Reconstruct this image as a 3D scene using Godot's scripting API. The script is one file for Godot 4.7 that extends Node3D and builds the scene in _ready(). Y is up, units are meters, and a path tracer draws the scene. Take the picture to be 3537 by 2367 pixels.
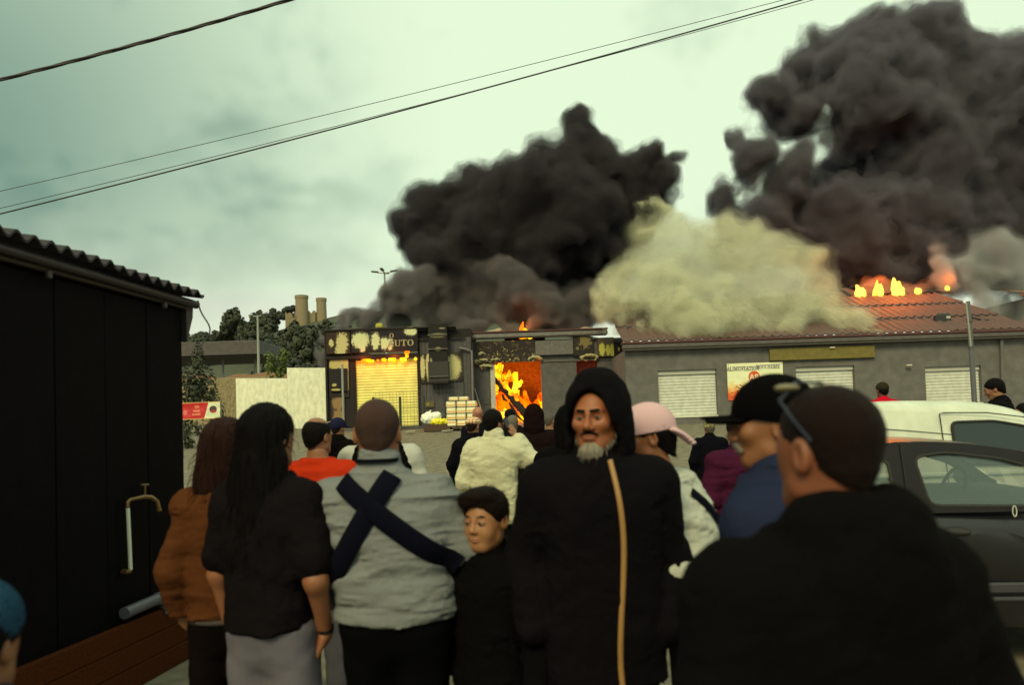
extends Node3D
# A yard on a slope: bystanders watch two burning shop buildings under an overcast sky.

# distance from the camera and height of the yard there: level first, then rising to the shops
const YARD := [[0.0, 0.0], [7.0, 0.0], [12.0, 0.2], [31.0, 1.8], [37.0, 2.0], [2000.0, 2.0]]
var rng := RandomNumberGenerator.new()
var used_names := {}
var mats := {}
var tex := {}


func _ready() -> void:
	rng.seed = 7
	make_camera()
	make_sky()
	make_textures()
	build_ground()
	build_hill()
	build_left_background()
	build_auto_shop()
	build_fire_building()
	build_shuttered_building()
	build_smoke()
	build_black_shed()
	build_cables()
	build_vehicles()
	build_people()


func ground_at(z: float) -> float:
	for i in range(1, YARD.size()):
		if -z <= YARD[i][0]:
			return lerpf(YARD[i - 1][1], YARD[i][1], clampf((-z - YARD[i - 1][0]) / (YARD[i][0] - YARD[i - 1][0]), 0.0, 1.0))
	return YARD[-1][1]


func make_camera() -> void:
	var near := 0.1
	var cam := Camera3D.new()
	cam.name = "camera"
	add_child(cam)
	var lens := CameraAttributesPhysical.new()
	lens.frustum_focal_length = 25.9
	lens.frustum_focus_distance = 22.0
	lens.frustum_near = near
	lens.frustum_far = 1500.0
	lens.exposure_aperture = 2.4
	cam.attributes = lens
	cam.projection = Camera3D.PROJECTION_FRUSTUM
	cam.near = near
	cam.far = 1500.0
	cam.size = near * 0.92671
	cam.frustum_offset = Vector2(0.0, 0.07796 * near)
	cam.transform = Transform3D(Basis(Vector3.RIGHT, deg_to_rad(2.0)) * Basis(Vector3.BACK, deg_to_rad(-1.9)), Vector3(0, 1.69, 0))


func make_sky() -> void:
	var e := Environment.new()
	e.background_mode = Environment.BG_SKY
	e.tonemap_mode = Environment.TONE_MAPPER_LINEAR
	e.tonemap_exposure = 1.68
	e.volumetric_fog_enabled = true
	e.volumetric_fog_density = 0.0
	e.sdfgi_enabled = true
	e.ssao_enabled = true
	e.ssil_enabled = true
	var clouds := FastNoiseLite.new()
	clouds.seed = 21
	clouds.frequency = 1.0
	clouds.fractal_octaves = 4
	clouds.domain_warp_enabled = true
	clouds.domain_warp_amplitude = 0.5
	clouds.domain_warp_frequency = 1.2
	var im := Image.create_empty(640, 320, false, Image.FORMAT_RGBF)
	for j in 320:
		var up := (0.5 - (j + 0.5) / 320.0) * PI
		for i in 640:
			var round_ := (i + 0.5) / 640.0 * TAU
			var d := Vector3(sin(round_) * cos(up), sin(up), -cos(round_) * cos(up))
			var q := Vector3(d.x, d.y * 2.2, d.z) * 1.35
			var v := clampf(0.98 + 0.6 * clouds.get_noise_3dv(q) + 0.45 * clouds.get_noise_3dv(q * 3.0 + Vector3.ONE * 7.0), 0.0, 1.0)
			# the darker bank of cloud that hangs in the upper left of the view
			var bank := clampf(1.0 - d.distance_to(Vector3(-0.60, 0.31, -0.74)) / 0.6, 0.0, 1.0)
			v = clampf(v - 0.95 * bank * bank * (3.0 - 2.0 * bank), 0.0, 1.0)
			var c := Vector3(0.105, 0.18, 0.145).lerp(Vector3(0.475, 0.575, 0.415), v)
			var low := clampf(1.0 - up / 0.32, 0.0, 1.0)
			c = c.lerp(Vector3(0.50, 0.55, 0.415), low * low * (3.0 - 2.0 * low))
			if up < 0.0:
				c = Vector3(0.10, 0.10, 0.09)
			im.set_pixel(i, j, Color(c.x, c.y, c.z))
	var pano := PanoramaSkyMaterial.new()
	pano.panorama = ImageTexture.create_from_image(im)
	e.sky = Sky.new()
	e.sky.sky_material = pano
	var we := WorldEnvironment.new()
	we.name = "environment"
	we.environment = e
	add_child(we)
	var sun := DirectionalLight3D.new()
	sun.name = "veiled_sun"
	sun.light_energy = 0.5
	sun.light_angular_distance = 22.0
	sun.light_color = Color(1.0, 0.925, 0.70)
	sun.shadow_enabled = true
	add_child(sun)
	sun.look_at_from_position(Vector3(-3.0, 7.5, 8.5), Vector3.ZERO)


# ---------------------------------------------------------------- textures and materials

func noise(freq: float, octaves := 4, sd := 1, kind := FastNoiseLite.TYPE_SIMPLEX_SMOOTH) -> FastNoiseLite:
	var n := FastNoiseLite.new()
	n.seed = sd
	n.frequency = freq
	n.noise_type = kind
	n.fractal_octaves = octaves
	return n


func noise_tex(called: String, freq: float, lo: float, hi: float, octaves := 4, sd := 1, size := 512) -> void:
	var t := NoiseTexture2D.new()
	t.width = size
	t.height = size
	t.seamless = true
	t.noise = noise(freq, octaves, sd)
	var r := Gradient.new()
	r.set_color(0, Color(lo, lo, lo))
	r.set_color(1, Color(hi, hi, hi))
	t.color_ramp = r
	tex[called] = t


func make_textures() -> void:
	noise_tex("grain", 0.09, 0.74, 1.0, 3, 3)
	noise_tex("blotch", 0.012, 0.84, 1.0, 5, 5)
	noise_tex("mottle", 0.03, 0.66, 1.0, 5, 8)
	noise_tex("cloth", 0.16, 0.78, 1.0, 2, 11)
	noise_tex("relief", 0.05, 0.0, 1.0, 4, 13)
	noise_tex("fine_relief", 0.2, 0.0, 1.0, 2, 17)


func lin(c: Color) -> Color:
	return c.linear_to_srgb()


# a plain or noise-toned surface; scale is repeats of the texture per metre
func mat(called: String, c: Color, rough := 0.8, texture := "", scale := 1.0, relief := 0.0, metal := 0.0, spec := 0.5) -> StandardMaterial3D:
	if mats.has(called):
		return mats[called]
	var m := StandardMaterial3D.new()
	m.resource_name = called
	m.albedo_color = lin(c)
	m.roughness = rough
	m.metallic = metal
	m.metallic_specular = spec
	if texture != "":
		m.albedo_texture = tex[texture]
		m.uv1_triplanar = true
		m.uv1_world_triplanar = false
		m.uv1_scale = Vector3.ONE * scale
	if relief > 0.0:
		m.heightmap_enabled = true
		m.heightmap_texture = tex["fine_relief" if scale > 3.0 else "relief"]
		m.heightmap_scale = relief
		m.uv1_triplanar = true
		m.uv1_scale = Vector3.ONE * scale
	mats[called] = m
	return m


func glow(called: String, c: Color, energy: float) -> StandardMaterial3D:
	if mats.has(called):
		return mats[called]
	var m := StandardMaterial3D.new()
	m.resource_name = called
	m.albedo_color = Color(0.02, 0.01, 0.0)
	m.emission_enabled = true
	m.emission = lin(c)
	m.emission_energy_multiplier = energy
	mats[called] = m
	return m


func fabric(called: String, c: Color, scale := 7.0, relief := 0.12) -> StandardMaterial3D:
	var m := mat(called, c, 0.95, "cloth", scale, relief, 0.0, 0.12)
	return m


# ---------------------------------------------------------------- nodes

func numbered(called: String) -> String:
	if not used_names.has(called):
		used_names[called] = 0
		return called
	used_names[called] += 1
	return "%s_%03d" % [called, used_names[called]]


func tag(o: Node3D, label: String, category: String, group := "", kind := "") -> void:
	if label != "":
		o.set_meta("label", label)
	if category != "":
		o.set_meta("category", category)
	if group != "":
		o.set_meta("group", group)
	if kind != "":
		o.set_meta("kind", kind)


func thing(called: String, label: String, category: String, at := Vector3.ZERO, turn := 0.0, group := "") -> Node3D:
	var o := Node3D.new()
	o.name = numbered(called)
	add_child(o)
	o.position = at
	o.rotation.y = turn
	tag(o, label, category, group)
	return o


func part(parent: Node3D, called: String, m: Mesh, material: Material, at := Vector3.ZERO, turn := Vector3.ZERO) -> MeshInstance3D:
	var o := MeshInstance3D.new()
	o.name = called
	o.mesh = m
	if material:
		o.material_override = material
	parent.add_child(o, true)
	o.position = at
	o.rotation = turn
	return o


func single(called: String, m: Mesh, material: Material, label: String, category: String, at := Vector3.ZERO, group := "") -> MeshInstance3D:
	var o := part(self, numbered(called), m, material, at)
	tag(o, label, category, group)
	return o


func setting(called: String, m: Mesh, material: Material, at := Vector3.ZERO) -> MeshInstance3D:
	var o := part(self, numbered(called), m, material, at)
	o.set_meta("kind", "structure")
	return o


# ---------------------------------------------------------------- meshes

func arrays_mesh(v: PackedVector3Array, n: PackedVector3Array, ix: PackedInt32Array, uv := PackedVector2Array()) -> ArrayMesh:
	var a := []
	a.resize(Mesh.ARRAY_MAX)
	a[Mesh.ARRAY_VERTEX] = v
	a[Mesh.ARRAY_NORMAL] = n
	a[Mesh.ARRAY_INDEX] = ix
	if uv.size():
		a[Mesh.ARRAY_TEX_UV] = uv
	var m := ArrayMesh.new()
	m.add_surface_from_arrays(Mesh.PRIMITIVE_TRIANGLES, a)
	return m


# a box with chamfered edges
func block(size: Vector3, bevel := 0.0) -> Mesh:
	if bevel <= 0.0:
		var b := BoxMesh.new()
		b.size = size
		return b
	var h := size / 2.0
	var q := Vector3(minf(bevel, h.x * 0.9), minf(bevel, h.y * 0.9), minf(bevel, h.z * 0.9))
	var pts := PackedVector3Array()
	for sx in [-1, 1]:
		for sy in [-1, 1]:
			for sz in [-1, 1]:
				pts.append(Vector3(sx * h.x, sy * (h.y - q.y), sz * (h.z - q.z)))
				pts.append(Vector3(sx * (h.x - q.x), sy * h.y, sz * (h.z - q.z)))
				pts.append(Vector3(sx * (h.x - q.x), sy * (h.y - q.y), sz * h.z))
	return hull(pts)


func hull(pts: PackedVector3Array) -> ArrayMesh:
	# faces found by brute force: every plane through three points with all others on one side
	var st := SurfaceTool.new()
	st.begin(Mesh.PRIMITIVE_TRIANGLES)
	st.set_smooth_group(-1)
	var done := {}
	for i in pts.size():
		for j in range(i + 1, pts.size()):
			for k in range(j + 1, pts.size()):
				var n := (pts[j] - pts[i]).cross(pts[k] - pts[i])
				if n.length() < 1e-9:
					continue
				n = n.normalized()
				var d := n.dot(pts[i])
				var pos := 0
				var neg := 0
				for p in pts:
					var s := n.dot(p) - d
					if s > 1e-5:
						pos += 1
					elif s < -1e-5:
						neg += 1
				if pos and neg:
					continue
				if pos:
					n = -n
					d = -d
				var key := "%.4f %.4f %.4f %.4f" % [n.x + 0.00001, n.y + 0.00001, n.z + 0.00001, d + 0.00001]
				if done.has(key):
					continue
				done[key] = true
				var ring: Array = []
				var mid := Vector3.ZERO
				for p in pts:
					if absf(n.dot(p) - d) < 1e-5:
						ring.append(p)
						mid += p
				mid /= ring.size()
				var ex: Vector3 = (ring[0] - mid).normalized()
				var ey := n.cross(ex)
				ring.sort_custom(func(a, b): return atan2((a - mid).dot(ey), (a - mid).dot(ex)) > atan2((b - mid).dot(ey), (b - mid).dot(ex)))
				for t in range(1, ring.size() - 1):
					for p in [ring[0], ring[t], ring[t + 1]]:
						st.set_normal(n)
						st.add_vertex(p)
	return st.commit()


# a tube along a path; radii may differ from point to point
func tube(path: Array, r, sides := 8, caps := true) -> ArrayMesh:
	var v := PackedVector3Array()
	var n := PackedVector3Array()
	var ix := PackedInt32Array()
	var up := Vector3.UP
	for i in path.size():
		var a: Vector3 = path[maxi(i - 1, 0)]
		var b: Vector3 = path[mini(i + 1, path.size() - 1)]
		var t := (b - a).normalized()
		if absf(t.dot(up)) > 0.95:
			up = Vector3.RIGHT if absf(t.x) < 0.7 else Vector3.BACK
		var s := t.cross(up).normalized()
		up = s.cross(t).normalized()
		var rr: float = r[i] if r is Array else r
		for k in sides:
			var w := TAU * k / sides
			var o := s * cos(w) + up * sin(w)
			v.append(path[i] + o * rr)
			n.append(o)
	for i in path.size() - 1:
		for k in sides:
			var a := i * sides + k
			var b := i * sides + (k + 1) % sides
			ix.append_array(PackedInt32Array([a, b, a + sides, b, b + sides, a + sides]))
	if caps:
		for e in [0, path.size() - 1]:
			var c := v.size()
			var out: Vector3 = (path[0] - path[1]).normalized() if e == 0 else (path[e] - path[e - 1]).normalized()
			for k in sides:
				v.append(v[e * sides + k])
				n.append(out)
			for k in range(1, sides - 1):
				ix.append_array(PackedInt32Array([c, c + k + 1, c + k] if e == 0 else [c, c + k, c + k + 1]))
	return arrays_mesh(v, n, ix)


# a flat outline in x and y with a thickness along z, front face at z = 0
func slab(outline: PackedVector2Array, depth: float) -> ArrayMesh:
	var tri := Geometry2D.triangulate_polygon(outline)
	var st := SurfaceTool.new()
	st.begin(Mesh.PRIMITIVE_TRIANGLES)
	st.set_smooth_group(-1)
	var cw := Geometry2D.is_polygon_clockwise(outline)
	for t in range(0, tri.size(), 3):
		var p := [outline[tri[t]], outline[tri[t + 1]], outline[tri[t + 2]]]
		if (p[1] - p[0]).cross(p[2] - p[0]) > 0.0:
			p.reverse()
		for q in p:
			st.set_normal(Vector3.BACK)
			st.set_uv(q)
			st.add_vertex(Vector3(q.x, q.y, 0))
		p.reverse()
		for q in p:
			st.set_normal(Vector3.FORWARD)
			st.set_uv(q)
			st.add_vertex(Vector3(q.x, q.y, -depth))
	for i in outline.size():
		var a := outline[i]
		var b := outline[(i + 1) % outline.size()]
		if not cw:
			var c := a
			a = b
			b = c
		var e := (b - a).normalized()
		var nn := Vector3(-e.y, e.x, 0)
		for q in [Vector3(a.x, a.y, 0), Vector3(a.x, a.y, -depth), Vector3(b.x, b.y, 0), Vector3(b.x, b.y, 0), Vector3(a.x, a.y, -depth), Vector3(b.x, b.y, -depth)]:
			st.set_normal(nn)
			st.set_uv(Vector2(q.x, q.y))
			st.add_vertex(q)
	return st.commit()


# a sheet through a grid of points, rows of equal length
func grid(rows: Array, uv_scale := 1.0) -> ArrayMesh:
	var st := SurfaceTool.new()
	st.begin(Mesh.PRIMITIVE_TRIANGLES)
	var w: int = rows[0].size()
	for j in rows.size():
		for i in w:
			st.set_smooth_group(0)
			st.set_uv(Vector2(i, j) * uv_scale)
			st.add_vertex(rows[j][i])
	for j in rows.size() - 1:
		for i in w - 1:
			var a := j * w + i
			for k in [a, a + 1, a + w, a + 1, a + w + 1, a + w]:
				st.add_index(k)
	st.generate_normals()
	return st.commit()


func grow(a: ArrayMesh, b: Mesh, at := Transform3D()) -> ArrayMesh:
	var st := SurfaceTool.new()
	st.begin(Mesh.PRIMITIVE_TRIANGLES)
	if a:
		st.append_from(a, 0, Transform3D())
	st.append_from(b, 0, at)
	return st.commit()


func joined(list: Array) -> ArrayMesh:
	var st := SurfaceTool.new()
	st.begin(Mesh.PRIMITIVE_TRIANGLES)
	for l in list:
		st.append_from(l[0], 0, l[1] if l.size() > 1 else Transform3D())
	return st.commit()


func here(p: Vector3, b := Basis()) -> Transform3D:
	return Transform3D(b, p)


# ---------------------------------------------------------------- sculpted solids: a field of joined shapes, meshed as surface nets

var s_kind := PackedInt32Array()
var s_a := PackedVector3Array()
var s_b := PackedVector3Array()
var s_r := PackedFloat32Array()
var s_q := PackedFloat32Array()
var s_k := PackedFloat32Array()
var s_loft := []
var s_fold: FastNoiseLite
var s_fold_amount := 0.0
var s_fold_scale := Vector3.ONE


func sculpt_load(shapes: Array) -> void:
	s_kind = PackedInt32Array()
	s_a = PackedVector3Array()
	s_b = PackedVector3Array()
	s_r = PackedFloat32Array()
	s_q = PackedFloat32Array()
	s_k = PackedFloat32Array()
	s_loft = []
	for s in shapes:
		match s[0]:
			"c", "-c":
				s_kind.append(0 if s[0] == "c" else 10)
				s_a.append(s[1]); s_b.append(s[2]); s_r.append(s[3]); s_q.append(s[4]); s_k.append(s[5] if s.size() > 5 else 0.03)
			"e", "-e", "&e":
				s_kind.append({"e": 1, "-e": 11, "&e": 21}[s[0]])
				s_a.append(s[1]); s_b.append(s[2]); s_r.append(0.0); s_q.append(0.0); s_k.append(s[3] if s.size() > 3 else 0.03)
			"l":
				s_kind.append(2)
				s_a.append(Vector3.ZERO); s_b.append(Vector3.ZERO); s_r.append(s_loft.size()); s_q.append(0.0); s_k.append(s[2] if s.size() > 2 else 0.03)
				s_loft.append(loft_table(s[1]))
			"&p":
				s_kind.append(22)
				s_a.append(s[1].normalized()); s_b.append(Vector3.ZERO); s_r.append(s[2]); s_q.append(0.0); s_k.append(s[3] if s.size() > 3 else 0.0)


# rings [y, half width, half depth, x, z] sampled every centimetre
func loft_table(rings: Array) -> Array:
	var y0: float = rings[0][0]
	var y1: float = rings[-1][0]
	var n := int((y1 - y0) / 0.01) + 2
	var t := PackedFloat32Array()
	for i in n:
		var y := minf(y0 + i * 0.01, y1)
		var k := 0
		while k < rings.size() - 2 and rings[k + 1][0] < y:
			k += 1
		var u: float = (y - rings[k][0]) / (rings[k + 1][0] - rings[k][0])
		for c in range(1, 5):
			var p0: float = rings[maxi(k - 1, 0)][c]
			var p1: float = rings[k][c]
			var p2: float = rings[k + 1][c]
			var p3: float = rings[mini(k + 2, rings.size() - 1)][c]
			t.append(cubic_interpolate(p1, p2, p0, p3, u))
	return [y0, y1, t]


func shape_distance(i: int, p: Vector3) -> float:
	var kind := s_kind[i] % 10
	var a := s_a[i]
	if kind == 0:
		var ba := s_b[i] - a
		var pa := p - a
		var h := clampf(pa.dot(ba) / maxf(ba.dot(ba), 1e-9), 0.0, 1.0)
		return (pa - ba * h).length() - lerpf(s_r[i], s_q[i], h)
	if kind == 1:
		var r := s_b[i]
		var q := (p - a) / r
		var k0 := q.length()
		if k0 < 1e-4:
			return -minf(r.x, minf(r.y, r.z))
		var k1 := (q / r).length()
		return k0 * (k0 - 1.0) / k1
	if s_kind[i] == 22:
		return a.dot(p) - s_r[i]
	var l: Array = s_loft[int(s_r[i])]
	var t: PackedFloat32Array = l[2]
	var y: float = clampf(p.y, l[0], l[1])
	var f: float = (y - l[0]) / 0.01
	var k := mini(int(f), t.size() / 4 - 2)
	f = minf(f - k, 1.0)
	k *= 4
	var rx := lerpf(t[k], t[k + 4], f)
	var rz := lerpf(t[k + 1], t[k + 5], f)
	var dx := (p.x - lerpf(t[k + 2], t[k + 6], f)) / rx
	var dz := (p.z - lerpf(t[k + 3], t[k + 7], f)) / rz
	var qq := pow(pow(absf(dx), 2.4) + pow(absf(dz), 2.4), 1.0 / 2.4)
	var d := (qq - 1.0) * minf(rx, rz)
	return maxf(d, absf(p.y - y)) if p.y != y else d


func field(p: Vector3, list: PackedInt32Array) -> float:
	var d := 10.0
	for i in list:
		var e: float
		var form := s_kind[i] % 10
		if form == 0:
			var a := s_a[i]
			var ba := s_b[i] - a
			var pa := p - a
			var u := clampf(pa.dot(ba) / maxf(ba.dot(ba), 1e-9), 0.0, 1.0)
			e = (pa - ba * u).length() - lerpf(s_r[i], s_q[i], u)
		elif form == 1:
			var r := s_b[i]
			var q := (p - s_a[i]) / r
			var k0 := q.length()
			e = k0 * (k0 - 1.0) / maxf((q / r).length(), 1e-6)
		else:
			e = shape_distance(i, p)
		var k := s_k[i]
		var kind := s_kind[i]
		if kind < 10:
			var h := maxf(k - absf(d - e), 0.0)
			d = minf(d, e) - (h * h / (4.0 * k) if k > 0.0 else 0.0)
		elif kind < 20:
			var h := maxf(k - absf(d + e), 0.0)
			d = maxf(d, -e) + (h * h / (4.0 * k) if k > 0.0 else 0.0)
		else:
			var h := maxf(k - absf(d - e), 0.0)
			d = maxf(d, e) + (h * h / (4.0 * k) if k > 0.0 else 0.0)
	if s_fold_amount > 0.0 and d < s_fold_amount * 4.0:
		d -= s_fold_amount * s_fold.get_noise_3dv(p * s_fold_scale)
	return d


func sculpt(shapes: Array, cell: float, fold := 0.0, fold_scale := Vector3.ONE, sd := 1) -> ArrayMesh:
	sculpt_load(shapes)
	s_fold_amount = fold
	s_fold_scale = fold_scale
	if fold > 0.0:
		s_fold = noise(1.0, 2, sd)
		if fold >= 0.009 and cell < 0.025:
			s_fold.fractal_type = FastNoiseLite.FRACTAL_RIDGED
			s_fold.frequency = 0.62
			s_fold.domain_warp_enabled = true
			s_fold.domain_warp_amplitude = 0.8
			s_fold.domain_warp_frequency = 0.5
	var lo := Vector3.ONE * 1e6
	var hi := -lo
	for i in s_kind.size():
		if s_kind[i] == 0:
			var m := Vector3.ONE * maxf(s_r[i], s_q[i])
			lo = lo.min(s_a[i] - m).min(s_b[i] - m)
			hi = hi.max(s_a[i] + m).max(s_b[i] + m)
		elif s_kind[i] == 1:
			lo = lo.min(s_a[i] - s_b[i])
			hi = hi.max(s_a[i] + s_b[i])
		elif s_kind[i] == 2:
			var t: PackedFloat32Array = s_loft[int(s_r[i])][2]
			for k in range(0, t.size(), 4):
				lo = lo.min(Vector3(t[k + 2] - t[k], s_loft[int(s_r[i])][0], t[k + 3] - t[k + 1]))
				hi = hi.max(Vector3(t[k + 2] + t[k], s_loft[int(s_r[i])][1], t[k + 3] + t[k + 1]))
	lo -= Vector3.ONE * (cell * 3.0 + fold * 1.5 + 0.01)
	hi += Vector3.ONE * (cell * 3.0 + fold * 1.5 + 0.01)
	var nb := ((hi - lo) / (cell * 4.0)).ceil()
	var nx := int(nb.x) * 4
	var ny := int(nb.y) * 4
	var nz := int(nb.z) * 4
	var f := PackedFloat32Array()
	f.resize(nx * ny * nz)
	f.fill(-1.0)
	var cuts := PackedInt32Array()
	for i in s_kind.size():
		if s_kind[i] >= 10:
			cuts.append(i)
	var reach := cell * 4.0
	var blend := 0.0
	for v in s_k:
		blend = maxf(blend, v)
	for bz in nz / 4:
		for by in ny / 4:
			for bx in nx / 4:
				var c := lo + Vector3(bx * 4 + 1.5, by * 4 + 1.5, bz * 4 + 1.5) * cell
				var least := 1e6
				var ds := PackedFloat32Array()
				for i in s_kind.size():
					if s_kind[i] < 10:
						var e := shape_distance(i, c)
						ds.append(e)
						least = minf(least, e)
					else:
						ds.append(-1e6)
				if least > reach * 1.35 + blend * 0.3 + fold:
					continue
				var plain := true
				for i in cuts:
					var e := shape_distance(i, c)
					if s_kind[i] < 20:
						if e > reach * 1.6 + s_k[i]:
							ds[i] = 1e6
						else:
							plain = false
					elif e < -reach * 1.6 - s_k[i]:
						ds[i] = 1e6
					else:
						plain = false
				if plain and least < -reach * 1.3 - fold:
					for k in 4:
						for j in 4:
							var row := (bz * 4 + k) * nx * ny + (by * 4 + j) * nx + bx * 4
							for i in 4:
								f[row + i] = 1.0
					continue
				var list := PackedInt32Array()
				for i in ds.size():
					if ds[i] < least + reach * 1.9 + blend:
						list.append(i)
				for k in 4:
					for j in 4:
						var row := (bz * 4 + k) * nx * ny + (by * 4 + j) * nx + bx * 4
						for i in 4:
							f[row + i] = -field(lo + Vector3(bx * 4 + i, by * 4 + j, bz * 4 + k) * cell, list)
	return nets(f, nx, ny, nz, lo, cell, 0.0)


func nets(f: PackedFloat32Array, nx: int, ny: int, nz: int, o: Vector3, h: float, iso: float) -> ArrayMesh:
	var vid := PackedInt32Array()
	vid.resize(nx * ny * nz)
	vid.fill(-1)
	var vs := PackedVector3Array()
	var ns := PackedVector3Array()
	var ix := PackedInt32Array()
	var sy := nx
	var sz := nx * ny
	for k in nz - 1:
		for j in ny - 1:
			var b := k * sz + j * sy
			for i in nx - 1:
				var a := b + i
				var f0 := f[a] - iso
				var f1 := f[a + 1] - iso
				var f2 := f[a + sy] - iso
				var f3 := f[a + sy + 1] - iso
				var f4 := f[a + sz] - iso
				var f5 := f[a + sz + 1] - iso
				var f6 := f[a + sz + sy] - iso
				var f7 := f[a + sz + sy + 1] - iso
				if f0 > 0:
					if f1 > 0 and f2 > 0 and f3 > 0 and f4 > 0 and f5 > 0 and f6 > 0 and f7 > 0:
						continue
				elif not (f1 > 0 or f2 > 0 or f3 > 0 or f4 > 0 or f5 > 0 or f6 > 0 or f7 > 0):
					continue
				var p := Vector3.ZERO
				var c := 0
				if (f0 > 0) != (f1 > 0): p += Vector3(f0 / (f0 - f1), 0, 0); c += 1
				if (f2 > 0) != (f3 > 0): p += Vector3(f2 / (f2 - f3), 1, 0); c += 1
				if (f4 > 0) != (f5 > 0): p += Vector3(f4 / (f4 - f5), 0, 1); c += 1
				if (f6 > 0) != (f7 > 0): p += Vector3(f6 / (f6 - f7), 1, 1); c += 1
				if (f0 > 0) != (f2 > 0): p += Vector3(0, f0 / (f0 - f2), 0); c += 1
				if (f1 > 0) != (f3 > 0): p += Vector3(1, f1 / (f1 - f3), 0); c += 1
				if (f4 > 0) != (f6 > 0): p += Vector3(0, f4 / (f4 - f6), 1); c += 1
				if (f5 > 0) != (f7 > 0): p += Vector3(1, f5 / (f5 - f7), 1); c += 1
				if (f0 > 0) != (f4 > 0): p += Vector3(0, 0, f0 / (f0 - f4)); c += 1
				if (f1 > 0) != (f5 > 0): p += Vector3(1, 0, f1 / (f1 - f5)); c += 1
				if (f2 > 0) != (f6 > 0): p += Vector3(0, 1, f2 / (f2 - f6)); c += 1
				if (f3 > 0) != (f7 > 0): p += Vector3(1, 1, f3 / (f3 - f7)); c += 1
				vid[a] = vs.size()
				vs.append(o + (p / c + Vector3(i, j, k)) * h)
				ns.append(-Vector3(f1 + f3 + f5 + f7 - f0 - f2 - f4 - f6, f2 + f3 + f6 + f7 - f0 - f1 - f4 - f5, f4 + f5 + f6 + f7 - f0 - f1 - f2 - f3).normalized())
	for k in range(1, nz - 1):
		for j in range(1, ny - 1):
			var b := k * sz + j * sy
			for i in range(1, nx - 1):
				var a := b + i
				if vid[a] < 0:
					continue
				var s := f[a] > iso
				if (f[a + 1] > iso) != s: quad(ix, vid[a], vid[a - sy], vid[a - sy - sz], vid[a - sz], s)
				if (f[a + sy] > iso) != s: quad(ix, vid[a], vid[a - sz], vid[a - sz - 1], vid[a - 1], s)
				if (f[a + sz] > iso) != s: quad(ix, vid[a], vid[a - 1], vid[a - 1 - sy], vid[a - sy], s)
	return arrays_mesh(vs, ns, ix)


func quad(ix: PackedInt32Array, a: int, b: int, c: int, d: int, s: bool) -> void:
	if mini(mini(a, b), mini(c, d)) < 0:
		return
	if s:
		ix.append_array(PackedInt32Array([a, c, b, a, d, c]))
	else:
		ix.append_array(PackedInt32Array([a, b, c, a, c, d]))


# ---------------------------------------------------------------- ground, hill and what stands beyond the yard

func build_ground() -> void:
	var m := mat("asphalt", Color(0.30, 0.265, 0.185), 0.92, "mottle", 0.22, 0.0)
	m.uv1_world_triplanar = true
	m.detail_enabled = true
	m.detail_albedo = tex["grain"]
	m.detail_blend_mode = BaseMaterial3D.BLEND_MODE_MUL
	m.detail_uv_layer = BaseMaterial3D.DETAIL_UV_2
	m.uv2_triplanar = true
	m.uv2_world_triplanar = true
	m.uv2_scale = Vector3.ONE * 2.3
	m.heightmap_enabled = true
	m.heightmap_texture = tex["relief"]
	m.heightmap_scale = 0.25
	var rows := []
	for z in [40.0, 10.0, 0.0, -7.0, -12.0, -20.0, -31.0, -37.0, -60.0, -120.0, -500.0]:
		var row := []
		for x in [-500.0, -120.0, -40.0, -15.0, 0.0, 15.0, 40.0, 120.0, 500.0]:
			row.append(Vector3(x, ground_at(z), z))
		rows.append(row)
	rows.reverse()
	setting("ground", grid(rows), m)
	# a strip of newer asphalt across the yard and a trench patch
	var patch := mat("new_asphalt", Color(0.13, 0.122, 0.1), 0.95, "mottle", 0.5)
	for q in [[-9.0, -3.2, -15.2, -14.4], [-1.6, 0.9, -11.6, -11.1]]:
		var r := []
		for z in [q[3], q[2]]:
			var row := []
			for i in 9:
				row.append(Vector3(lerpf(q[0], q[1], i / 8.0), ground_at(z) + 0.005, z + 0.06 * sin(i * 1.7)))
			r.append(row)
		r.reverse()
		setting("asphalt_patch", grid(r), patch)
	# pale kerb along the planted strip at the left edge of the yard
	var kerb := tube([Vector3(-14.5, ground_at(-19.0) + 0.04, -19.0), Vector3(-9.2, ground_at(-20.5) + 0.04, -20.5)], 0.1, 6)
	setting("kerb", kerb, mat("kerb_stone", Color(0.42, 0.4, 0.32), 0.9, "grain", 1.0))


func hill_height(x: float, z: float) -> float:
	var a := (x + 38.0) / 62.0
	var b := (z + 250.0) / 70.0
	var low := 31.0 * exp(-0.5 * (a * a + b * b))
	var c := (x - 30.0) / 110.0
	return low + 10.0 * exp(-0.5 * (c * c + b * b))


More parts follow.
